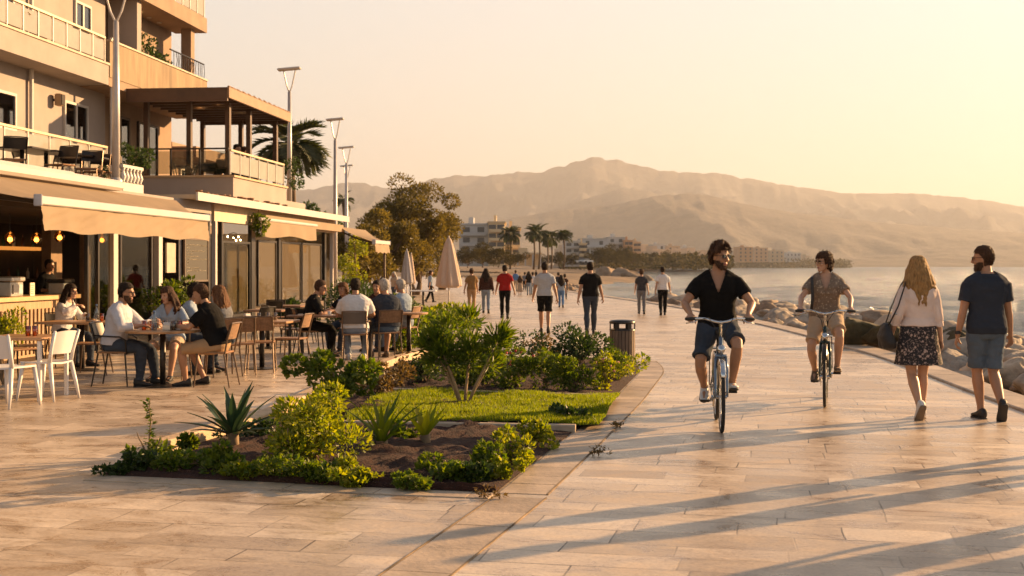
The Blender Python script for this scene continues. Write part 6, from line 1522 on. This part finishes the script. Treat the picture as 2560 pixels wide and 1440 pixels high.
# table C, back left
tC = at(205, 19.6); table('wooden table with a dark top edge in front of the bar, behind the white chairs', tC, R(-6), 1.15, .8)
q = at(160, 20.35); bistro_chair('dark chair under the woman with dark hair near the bar', q, look(-140), GB_, fm=metald, pm_=metald)
sitter('dark haired woman in a white top in profile by the bar counter', q, look(-108), 1.68, sex='f', lean=13, top='white', sleeve=1.8, vneck=.13, ease=.02, hair=('long', 'black'), group=DIN, seed=26, hyaw=2, skin='light', hands=((-.14, .30, .82), (.10, .32, .98)))
bistro_chair('empty brown chair right of the table by the bar', at(228, 18.9), look(95), GA)
bistro_chair('empty dark chair with its back to the plant, left of the table by the bar', at(68, 18.4), look(-60), GB_, fm=metald, pm_=metald)
bistro_chair('empty dark chair in front of the bar counter, beside the potted plant', at(40, 17.6), look(-30), GB_, fm=metald, pm_=metald)
for i, (dx, dy, kd, lb) in enumerate(((.12, -.1, 'g', 'glass on the table by the bar'), (.22, 0, 'b', 'white bottle on the table by the bar'), (.32, -.05, 'a', 'amber jar at the right end of the table by the bar'), (.2, -.12, 'p', 'plate on the table by the bar'))): item(kd, lb, tC+V((dx, dy, .751)))
# table D
tD = at(655, 19.9); table('sunlit wooden table with empty brown chairs right of the man in black', tD, R(-6), 1.0, .8)
bistro_chair('empty brown chair with its back to us, left one in front of the sunlit table', at(601, 18.9), look(14), GA)
bistro_chair('empty brown chair with its back to us, right one in front of the sunlit table', at(652, 19.3), look(6), GA)
bistro_chair('empty brown chair facing left at the right end of the sunlit table', at(728, 20.2), look(78), GA)
for i, (dx, dy, kd, lb) in enumerate(((-.05, 0, 'g', 'left glass on the sunlit empty table'), (.08, .05, 'g', 'middle glass on the sunlit empty table'), (.20, 0, 'g', 'right glass on the sunlit empty table'), (-.25, .1, 'n', 'napkin holder on the sunlit empty table'))): item(kd, lb, tD+V((dx, dy, .751)))
# table E
tE = at(838, 22.2); table('long dark wooden table of the group with the man in the white t-shirt', tE, R(-6), 1.5, .85, top=mat('table_dark_wood', (.20, .10, .05), .35, var=.3), legs=metald)
q = at(775, 22.5); bistro_chair('dark chair under the man in sunglasses', q, look(-70), GB_, fm=metald)
sitter('man in a black shirt and sunglasses leaning on the long table', q, look(-78), 1.78, lean=16, top='black', sleeve=.85, bottom='black', hair=('short', 'brown'), glasses='sun', build=1.1, group=DIN, seed=27, hpitch=8)
q = at(888, 21.5); bistro_chair('grey backed chair under the man in the white t-shirt', q, look(4), GA, pm_=mat('grey_panel', (.12, .10, .085), .6), arms=True)
sitter('broad man in a white t-shirt seen from behind at the long table', q, look(4), 1.80, lean=8, top='white', sleeve=.75, ease=.026, bottom='paled', shoes='white', hair=('short', 'black'), build=1.2, belly=.1, group=DIN, seed=28)
q = at(868, 23.6); bistro_chair('chair behind the long table', q, look(150), GB_, fm=metald)
sitter('person with reddish hair in a dark top across the long table', q, look(150), 1.62, lean=14, top='black', hair=('bob', 'chestnut'), group=DIN, seed=29, sex='f')
q = at(966, 22.0); bistro_chair('brown backed chair under the grey haired man', q, look(22), GA)
sitter('grey haired man in a navy t-shirt seen from behind at the long table', q, look(28), 1.78, lean=10, top='navy', sleeve=.7, ease=.024, bottom='bluesh', blen=.95, shoes='brown', hair=('short', 'grey'), build=1.16, group=DIN, seed=30, hyaw=10)
q = at(1008, 23.8); bistro_chair('chair at the right end under the person in light blue', q, look(70), GA)
sitter('person in a light blue shirt behind the grey haired man in navy', q, look(50), 1.72, lean=8, top='greybl', sleeve=.9, bottom='paled', hair=('short', 'grey'), group=DIN, seed=31)
q = at(945, 24.2); bistro_chair('chair under the dark haired diner facing the camera', q, look(170), GB_, fm=metald)
sitter('dark haired diner facing the camera between white t-shirt and navy t-shirt', q, look(165), 1.66, lean=8, top='maroon', hair=('short', 'black'), group=DIN, seed=32)
table('small round wooden table at the right end beside the bush', at(1022, 23.3), 0, .7, .7, True)
for i, (dx, dy, kd, lb) in enumerate(((-.1, .0, 'c', 'white cup near the man in sunglasses'), (.12, -.1, 'n', 'napkin holder on the long table'), (.05, .1, 'b', 'tall bottle on the long table'), (.6, .05, 'b', 'blue capped water bottle beside the man in navy'), (.45, -.1, 'p', 'plate in front of the man in navy'))): item(kd, lb, tE+V((dx, dy, .751)))
# dark furniture deeper under the awnings
for i, (px, Y, a) in enumerate(((640, 23.5, 60), (700, 24.5, -60), (735, 23.2, 20), (665, 26.5, 150), (610, 25.5, -80), (755, 26.5, 90), (690, 28.5, 10))):
    bistro_chair(('dark empty chair behind the sunlit table, left', 'dark empty chair near the wind screens, middle', 'dark empty chair left of the man in sunglasses', 'dark empty chair close to the glass doors', 'dark empty chair behind the chestnut haired woman', 'dark empty chair by the potted bush', 'farthest dark empty chair by the wind screens')[i], at(px, Y), look(a), GB_, fm=metald, pm_=metald)
for i, (px, Y) in enumerate(((670, 24.8), (720, 27.5))): table(('dark empty table in front of the glass doors', 'dark empty table in front of the wind screens')[i], at(px, Y), R(-6), .75, .75, top=mat('table_dark_wood', (.20, .10, .05), .35))
# barista
sb0 = fw(-2.0, ft(110, -2.0), 0.03)
person('barista in black behind the bar counter', sb0, R(-110), 1.72, lean=10, hands=((-.2, .35, 1.08), (.2, .35, 1.08)), grip='table', top='black', sleeve=1.2, bottom='black', blen=1.98, hair=('short', 'black'), seed=33, vox=.01, group=None)
# terrace upstairs
for i, (px, o, a, lb) in enumerate(((30, -1.3, 40, 'dark terrace chair at the left, above the awning'), (75, -1.8, -40, 'second dark terrace chair from the left'), (150, -1.0, 170, 'dark terrace chair with solid back above the awning valance'), (185, -1.7, 20, 'terrace chair left of the slim sunlit ones'), (222, -0.9, 190, 'slim sunlit terrace chair, left one of three'), (240, -1.1, 185, 'slim sunlit terrace chair, middle one of three'), (262, -1.0, 180, 'slim sunlit terrace chair nearest the lamp pole'), (118, -2.0, 90, 'dark terrace chair close to the glass railing'))):
    bistro_chair(lb, fw(o, ft(px, o), 3.05), FR+R(a), 'chairs on the upper terrace', fm=metald if i < 4 or i == 7 else framem, pm_=metald)
for i, (px, o) in enumerate(((55, -1.6), (115, -1.5), (205, -1.3))): table(('left dark table on the upper terrace', 'middle dark table on the upper terrace', 'right dark table on the upper terrace beside the slim chairs')[i], fw(o, ft(px, o), 3.05), FR, .8, .8, top=metald)
for i, (o, u, a) in enumerate(((-1.0, .12, 30), (-1.5, .2, 200), (-2.1, .15, -60), (-2.4, .35, 120), (-1.6, .5, 10), (-2.2, .62, 80))):
    bistro_chair(('first', 'second', 'third', 'fourth', 'fifth', 'sixth')[i]+' dark chair from the sea side corner under the pergola', fw(o, PT0+.5+(PT1-PT0)*u, 3.5), FR+R(a), 'chairs under the pergola', fm=metald, pm_=metald)
for i, (o, u) in enumerate(((-1.2, .3), (-2.2, .25), (-1.9, .6))): table(('table nearest the sea under the pergola', 'inner table under the pergola', 'rear table under the pergola')[i], fw(o, PT0+.5+(PT1-PT0)*u, 3.5), FR, .7, .7, top=darkw)
for i, (px, u, hc_) in enumerate(((588, .18, 'black'), (607, .30, 'brown'))):
    o = -.85; o = -1.05; pb = fw(o, ft(px, o), 3.5)
    bistro_chair(('dark chair under the left diner behind the milky glass', 'dark chair under the right diner behind the milky glass')[i], pb, FR+R(-100+40*i), 'chairs under the pergola', fm=metald, pm_=metald)
    sitter(('diner with dark hair behind the milky terrace glass, left one', 'diner with brown hair behind the milky terrace glass, right one')[i], pb, FR+R(-100+40*i), 1.8, top=('beige', 'white')[i], hair=('short', hc_), vox=.011, group='diners under the pergola', seed=35+i)
# ------------------------------------------------------------------ litter bin, parasols
q = gp(1556, 911); lbn = thing('litter_bin', 'brown slatted litter bin with dark domed lid at the tip of the planting bed', 'bin', q)
MB().lathe([(0, .02), (.185, .02), (.185, .55), (0, .55)], n=28).obj('liner', metald, lbn, True)
b = MB()
for k in range(22):
    a = 2*math.pi*k/22; Mx = Matrix.Rotation(a, 4, 'Z'); b2 = MB().rbox(-.024, .024, .19, .205, .02, .55, .003).xf(Mx); b.add(b2.v, b2.f)
b.obj('slats', mat('bin_wood', (.15, .10, .065), .7, var=.3, scale=5, stretch=(6, 6, 1)), lbn)
MB().lathe([(.212, .552), (.212, .575), (.19, .575), (.19, .552)], n=28, cap=False).obj('collar', metald, lbn, True)
for k in range(6):
    a = 2*math.pi*(k+.5)/6; MB().box(-.035, .035, .19, .205, .575, .66).xf(Matrix.Rotation(a, 4, 'Z')).obj('lid_post', metald, lbn)
MB().lathe([(.205, .66), (.212, .665), (.212, .695), (.19, .715), (.1, .725), (0, .727)], n=28).obj('lid', metald, lbn, True)
MB().lathe([(.16, 0), (.16, .019)], n=20).obj('foot', metald, lbn)
def parasol(label, loc, h, r_, m_):
    t = thing('closed_parasol', label, 'parasol', loc, 0, 'closed parasols')
    MB().tube([(0, 0, 0), (0, 0, h+.05)], .025, 8).obj('pole', galv, t); MB().lathe([(.3, 0), (.3, .06), (.05, .09)], n=16).obj('base', metald, t)
    rows = []
    for k in range(19):
        u = k/18; z = h*(.32+.68*u); rr = r_*(1.0-.10*math.sin(u*3) if u < .15 else (1.02-u)**.62*.98+.03)
        if u > .985: rr = .02
        rows.append([V((rr*(1+.16*math.sin(8*q+2*u)*(1-u*.6))*math.cos(q), rr*(1+.16*math.sin(8*q+2*u)*(1-u*.6))*math.sin(q), z+(.04*math.sin(8*q) if k == 0 else 0))) for q in [2*math.pi*j/48 for j in range(48)]])
    MB().loft(rows).obj('canopy', m_, t, True)
pcl = mat('parasol_cloth', (.52, .39, .30), .9, var=.08, scale=3, bump=.15)
parasol('tall closed beige parasol in front of the bronze tree', at(1122, 46), 2.62, .42, pcl)
parasol('smaller closed grey parasol left of the tall beige one', at(1017, 60), 2.35, .27, mat('parasol_grey', (.40, .36, .34), .9))
parasol('thin closed parasol between the other two', at(1028, 64), 2.2, .20, pcl)
t = thing('white_globe_lamp', 'white globe lamp standing among the hedge bushes', 'lamp', at(875, 36)); MB().ball((0, 0, .92), .18, n=12).obj('globe', whitep, t, True); MB().tube([(0, 0, 0), (0, 0, .78)], .03, 8).obj('stem', metald, t)
table('white draped table beside the waiter', at(1058, 44), 0, .9, .9, top=whitep)
# ------------------------------------------------------------------ rocks along the sea wall
def rockmat(nm, c):
    return mat(nm, c, .9, var=.35, scale=2.0, bump=1.0, bscale=6)
RM = [rockmat('rock_tan', (.42, .33, .24)), rockmat('rock_grey', (.33, .27, .21)), rockmat('rock_brown', (.25, .175, .115)), rockmat('rock_mossy', (.075, .058, .026))]
protos = []
rg = random.Random(99)
for k in range(9):
    bm = bmesh.new(); bmesh.ops.create_icosphere(bm, subdivisions=4, radius=1.0); sd = k*5.3
    pl = [(rdir(rg), rg.uniform(.52, .85)) for _ in range(9)]
    for v in bm.verts:
        c = v.co.normalized(); r_ = 1.0
        for d, o in pl:
            e = c.dot(d)
            if e > 0: r_ = min(r_, o/e) if o/e < 1 else r_
        v.co = c*(r_*.92+.08)*(1+.14*nz(c, 1.6, sd)+.07*nz(c, 4, sd)+.04*nz(c, 9, sd)+.02*nz(c, 19, sd)); v.co.x *= 1.25; v.co.z *= .78
    me = bpy.data.meshes.new('boulder'); bm.to_mesh(me); bm.free(); me.shade_smooth(); protos.append(me)
GRK = 'boulders along the sea wall'
cnt = 0
def boulder(x, y, z, sz, m, label, grp=GRK):
    global cnt
    me = protos[rg.randrange(9)]
    o = bpy.data.objects.new('boulder', me); COL.objects.link(o)
    if len(me.materials) == 0: me.materials.append(RM[0])
    o.material_slots[0].link = 'OBJECT'; o.material_slots[0].material = RM[m]
    o.location = (x, y, z); o.rotation_euler = (rg.uniform(-.5, .5), rg.uniform(-.5, .5), rg.uniform(0, 6.28)); o.scale = (sz*rg.uniform(.85, 1.2), sz*rg.uniform(.85, 1.2), sz*rg.uniform(.8, 1.1))
    tag(o, label, 'rock', grp); cnt += 1
y = 9.5
while y < 92 and cnt < 285:
    k = 1+max(0, (y-30)/60)
    for row, (dx, z0, s0) in enumerate(((.62, -.17, .36), (1.25, -.07, .43), (2.0, -.06, .48), (2.9, -.28, .56), (3.9, -.85, .64))):
        if row == 4 and y > 45: continue
        x = edge_x(y)+dx+rg.uniform(-.22, .22); sz = s0*rg.uniform(.62, 1.3)*(1+.12*(k-1))
        boulder(x, y+rg.uniform(-.3, .3), z0+rg.uniform(-.12, .12)+.02*(y < 40), sz, rg.choices((0, 1, 2), (5, 3, 2))[0], 'weathered tan boulder piled between the sea wall and the water')
    y += .74*k
for (px, py, Y, sz, lb) in ((2150, 815, 25.5, .42, 'dark mossy boulder left of the blonde woman by the water'), (2200, 822, 25.0, .32, 'smaller dark mossy boulder right beside the larger mossy one'), (2385, 838, 24, .36, 'dark mossy boulder between the blonde woman and the man in the dark t-shirt')):
    p = pp(px, py, Y); boulder(p.x, p.y, p.z-.12, sz, 3, lb, 'mossy boulders')
for (px, py, sz, lb) in ((1560, 703, 3.0, 'low dark headland rock reaching into the bay, left part'), (1590, 704, 2.4, 'low dark headland rock, middle part'), (1618, 705, 1.6, 'low dark headland rock at the tip'), (1525, 700, 3.5, 'low dark headland rock nearest the promenade')):
    p = gp(px, py, SEAZ); boulder(p.x, p.y, SEAZ+.1, sz, 2, lb, 'headland rocks')
# ------------------------------------------------------------------ far town
def flats(label, px0, px1, top, base, Y, depth, st, m1, m2=None, frac=0.0, group=None):
    """block of flats: sea facing side lit, front in shade"""
    x0, x1 = (px0-CX)*Y/F, (px1-CX)*Y/F; z0 = H+(CY-base)*Y/F-1.5; z1 = H+(CY-top)*Y/F
    t = thing('apartment_block', label, 'building', ((x0+x1)/2, Y, z0), 0, group); w_ = (x1-x0)/2; h = z1-z0
    MB().box(-w_, w_, 0, depth, 0, h).obj('wall', m1, t); MB().box(-w_-.3, w_+.3, -.3, depth+.3, h, h+.35).obj('roof', m2 or m1, t)
    MB().box(-w_*.4, -w_*.05, depth*.3, depth*.6, h+.36, h+2.0).obj('roof_hut', m1, t)
    nw = max(2, int(w_*2/4)); fh = h/st
    for s_ in range(st):
        b = MB()
        for k in range(nw):
            xc = -w_+(k+.5)*2*w_/nw; b.box(xc-.8, xc+.8, -.06, -.002, s_*fh+fh*.3, s_*fh+fh*.78)
        b.obj('window_row', wdark, t)
        if s_: MB().box(-w_+.5, w_-.5, -1.1, -.07, s_*fh-.12, s_*fh+.45).obj('balcony', m1, t)
    return t
wdark = mat('far_window', (.07, .07, .075), .3); fw1 = mat('far_white', (.50, .49, .48), .8, var=.06, scale=.2); fw2 = mat('far_cream', (.66, .52, .33), .8, var=.06, scale=.2); fw3 = mat('far_tan', (.50, .36, .24), .8, var=.08, scale=.2); fw4 = mat('far_orange', (.50, .28, .15), .8)
def rot(o, a): o.rotation_euler[2] = R(a); return o
rot(flats('grey white block of flats right behind the bronze tree', 1148, 1220, 562, 650, 300, 20, 4, fw1), 0)
flats('yellow sunlit block of flats right of the grey white one', 1221, 1262, 557, 650, 292, 22, 5, fw2)
flats('lower sunlit annex at the right of the yellow flats', 1262, 1300, 572, 650, 300, 18, 4, fw2)
flats('pale four storey block right of the palms', 1413, 1450, 604, 655, 420, 20, 4, fw1); flats('bright striped block joined to the pale one', 1450, 1466, 610, 655, 415, 16, 4, fw2)
flats('long white block with stepped roof behind the beach trees', 1452, 1520, 598, 650, 560, 24, 3, fw1); flats('wide white block with a roof terrace, right part of the long row', 1520, 1562, 594, 650, 580, 26, 4, fw1)
flats('orange narrow block at the end of the long white row', 1562, 1582, 602, 650, 570, 18, 4, fw4); flats('small tan block right of the orange one', 1584, 1602, 606, 650, 600, 18, 4, fw3)
for i, (a, c, tp, Y, m_, st, lb) in enumerate(((1632, 1662, 612, 900, fw1, 3, 'hazy pale block beyond the pair of walkers, left'), (1668, 1700, 616, 950, fw3, 3, 'hazy tan block beyond the pair of walkers, right'), (1706, 1735, 618, 1000, fw1, 3, 'hazy block just left of the cyclist in black'), (1846, 1882, 618, 1300, fw4, 4, 'hazy orange block right of the head of the cyclist in black'), (1886, 1920, 620, 1350, fw3, 4, 'hazy twin block right of the orange one'), (1926, 1960, 627, 1500, fw3, 3, 'hazy low block between the two cyclists'), (1966, 2002, 632, 1600, fw1, 2, 'hazy low pale block left of the woman cyclist'))):
    flats(lb, a, c, tp, 652, Y, 30, st, m_)
# beach pavilion
t = thing('beach_kiosk', 'bright low beach kiosk with white columns left of the grey t-shirt walker', 'kiosk', pp(1313, 664, 230)); w_ = 3.0
MB().box(-w_, w_, 0, 4, 2.0, 2.35).obj('roof', fw2, t); MB().box(-w_+.3, w_-.3, 3.5, 3.9, 0, 2.0).obj('back_wall', fw2, t)
for k in range(5): MB().box(-w_+.2+k*1.35, -w_+.45+k*1.35, 0.05, .3, 0, 2.0).obj('column', fw1, t)
MB().box(-1.2, .4, 0, 3, 2.36, 3.2).obj('upper_box', fw2, t)
# cars and vans parked behind the beach
def car(label, px, py, Y, m_, rz):
    t = thing('parked_car', label, 'car', pp(px, py, Y), rz, 'cars parked behind the beach')
    MB().loft([[V((x, y, z)) for y, z in ((-.85, .3), (.85, .3), (.9, .6), (.82, .85), (-.82, .85), (-.9, .6))] for x in (-2.1, -2.0, 2.0, 2.1)]).obj('body', m_, t)
    MB().loft([[V((x*k, y*k2, z)) for x, y in ((-1.5, -.78), (1.1, -.78), (1.1, .78), (-1.5, .78))] for z, k, k2 in ((.852, 1, 1), (1.4, .72, .85))]).obj('cabin', wdark, t)
    for a in (-1.3, 1.3):
        for c in (-.8, .8): MB().lathe([(0, -.1), (.32, -.1), (.32, .1), (0, .1)], n=14).xf(Matrix.Translation((a, c, .32)) @ Matrix.Rotation(R(90), 4, 'X')).obj('wheel', tyre, t)
    return t
cw_ = mat('car_white', (.6, .6, .6), .3); cs_ = mat('car_silver', (.45, .46, .47), .25, metal=.5)
for i, (px, py, Y, lb) in enumerate(((1425, 659, 330, 'white car, left one of the bright group behind the beach'), (1437, 659, 330, 'white car in the middle of the bright group behind the beach'), (1450, 658, 335, 'silver car right of the bright group behind the beach'), (1463, 659, 340, 'silver car farthest right before the trees'), (1585, 661, 520, 'tiny pale car left of the far trees by the bay'), (1620, 661, 560, 'tiny pale car right of the other far one'))): car(lb, px, py, Y, cw_ if i % 2 == 0 else cs_, .2*i)
# trees of the shore
gt = 'rounded shore trees behind the beach'
TL = ((1168, 622, 661, 150, 'rounded shore tree beside the tall parasol'), (1205, 612, 661, 170, 'rounded shore tree below the grey white flats'), (1245, 617, 661, 175, 'rounded shore tree below the yellow flats'), (1285, 628, 661, 200, 'small shore tree right of the yellow flats'), (1325, 634, 661, 260, 'low shore tree under the pair of palms'), (1355, 632, 661, 270, 'low shore tree under the shorter palms'), (1395, 634, 660, 270, 'low shore tree left of the single palm'), (1430, 634, 660, 330, 'low shore tree in front of the pale block'), (1490, 617, 660, 360, 'broad shore tree in front of the long white block, left'), (1520, 615, 660, 370, 'broad shore tree in front of the long white block, middle'), (1550, 620, 660, 380, 'broad shore tree in front of the orange block'), (1578, 630, 660, 420, 'lower shore tree right of the orange block'), (1625, 633, 661, 500, 'hazy shore tree behind the pair of walkers, left'), (1660, 628, 661, 520, 'hazy shore tree behind the white t-shirt walker'), (1695, 632, 661, 560, 'hazy shore tree left of the cyclist in black'), (1730, 638, 662, 620, 'farthest low shore tree beside the cyclist in black'))
for i, (px, tp, by, Y, lb) in enumerate(TL):
    z = H+(CY-by)*Y/F-.4; h = H+(CY-tp)*Y/F-z; tree('shore_tree', lb, V(((px-CX)*Y/F, Y, z)), h, h*.95, 2600, h*.085, 'far', 400+i, gt, trunk_h=.12, ntr=1, ncl=14)
# a mass of tiny houses and trees on the far shore and lower slopes
b = MB(); rg = random.Random(17)
for i in range(420):
    px = 1560+480*rg.random()**1.5; k = rg.random(); Y = rg.uniform(1700, 2700)
    z = 1+rg.random()**2.5*16; w_ = rg.uniform(1.5, 4.5); x = (px-CX)*Y/F
    b.box(x-w_, x+w_, Y, Y+14, z-12, z+rg.uniform(1.5, 5))
for i in range(260):
    px = rg.uniform(1405, 1800); Y = rg.uniform(620, 1100); w_ = rg.uniform(3, 8); x = (px-CX)*Y/F; hh = rg.uniform(6, 15)*(1-.35*(px-1405)/385)
    b.box(x-w_, x+w_, Y, Y+10, 0, hh)
    if i % 2: b.box(x-w_*.6, x+w_*.2, Y+2, Y+8, hh, hh+2.5)
    for q in range(1, int(hh/3)): b.box(x-w_-.3, x+w_+.3, Y-1.2, Y-.01, q*3, q*3+.9)
o = b.obj('far_town', mat('far_town_walls', (.50, .40, .30), .9, var=.35, scale=.004), fix=False); tag(o, 'mass of tiny hazy houses along the far shore', 'town', kind='stuff')
b = MB()
for i in range(11000):
    px = 1560+560*rg.random()**1.3; Y = rg.uniform(1500, 2500); z = -1+rg.random()**2*7; x = (px-CX)*Y/F
    for j in range(2): b.leaf(V((x+rg.uniform(-7, 7), Y, z+rg.uniform(-2, 5))), rdir(rg), rdir(rg), 3, 2.4)
for i in range(9000):
    px = rg.uniform(1400, 1830); Y = rg.uniform(440, 640); x = (px-CX)*Y/F
    if nz((px/26, Y/60, 0), 1) > -.05: b.leaf(V((x, Y, 1+rg.random()**1.5*5)), rdir(rg), rdir(rg), 1.5, 1.2)
o = b.obj('far_woods', GREENS['far'], fix=False); tag(o, 'hazy band of far trees along the far shore', 'trees', kind='stuff')
# beach stones and scrub on the far beach
b = MB()
for i in range(900):
    y = rg.uniform(95, 420); d = rg.uniform(2, 60)
    x = 9-d+ (y-100)*.03
    r_ = rg.uniform(.15, .6); z = land_z(max(1, d), y)
    b.ball((x, y, z), r_*1.3, r_, r_*.6, 5)
o = b.obj('beach_stones', RM[2], fix=False); tag(o, 'scattered stones on the beach ground beyond the promenade', 'stones', kind='stuff')
for o in bpy.data.objects:
    for k in ('jt', 'fb'):
        if k in o: del o[k]
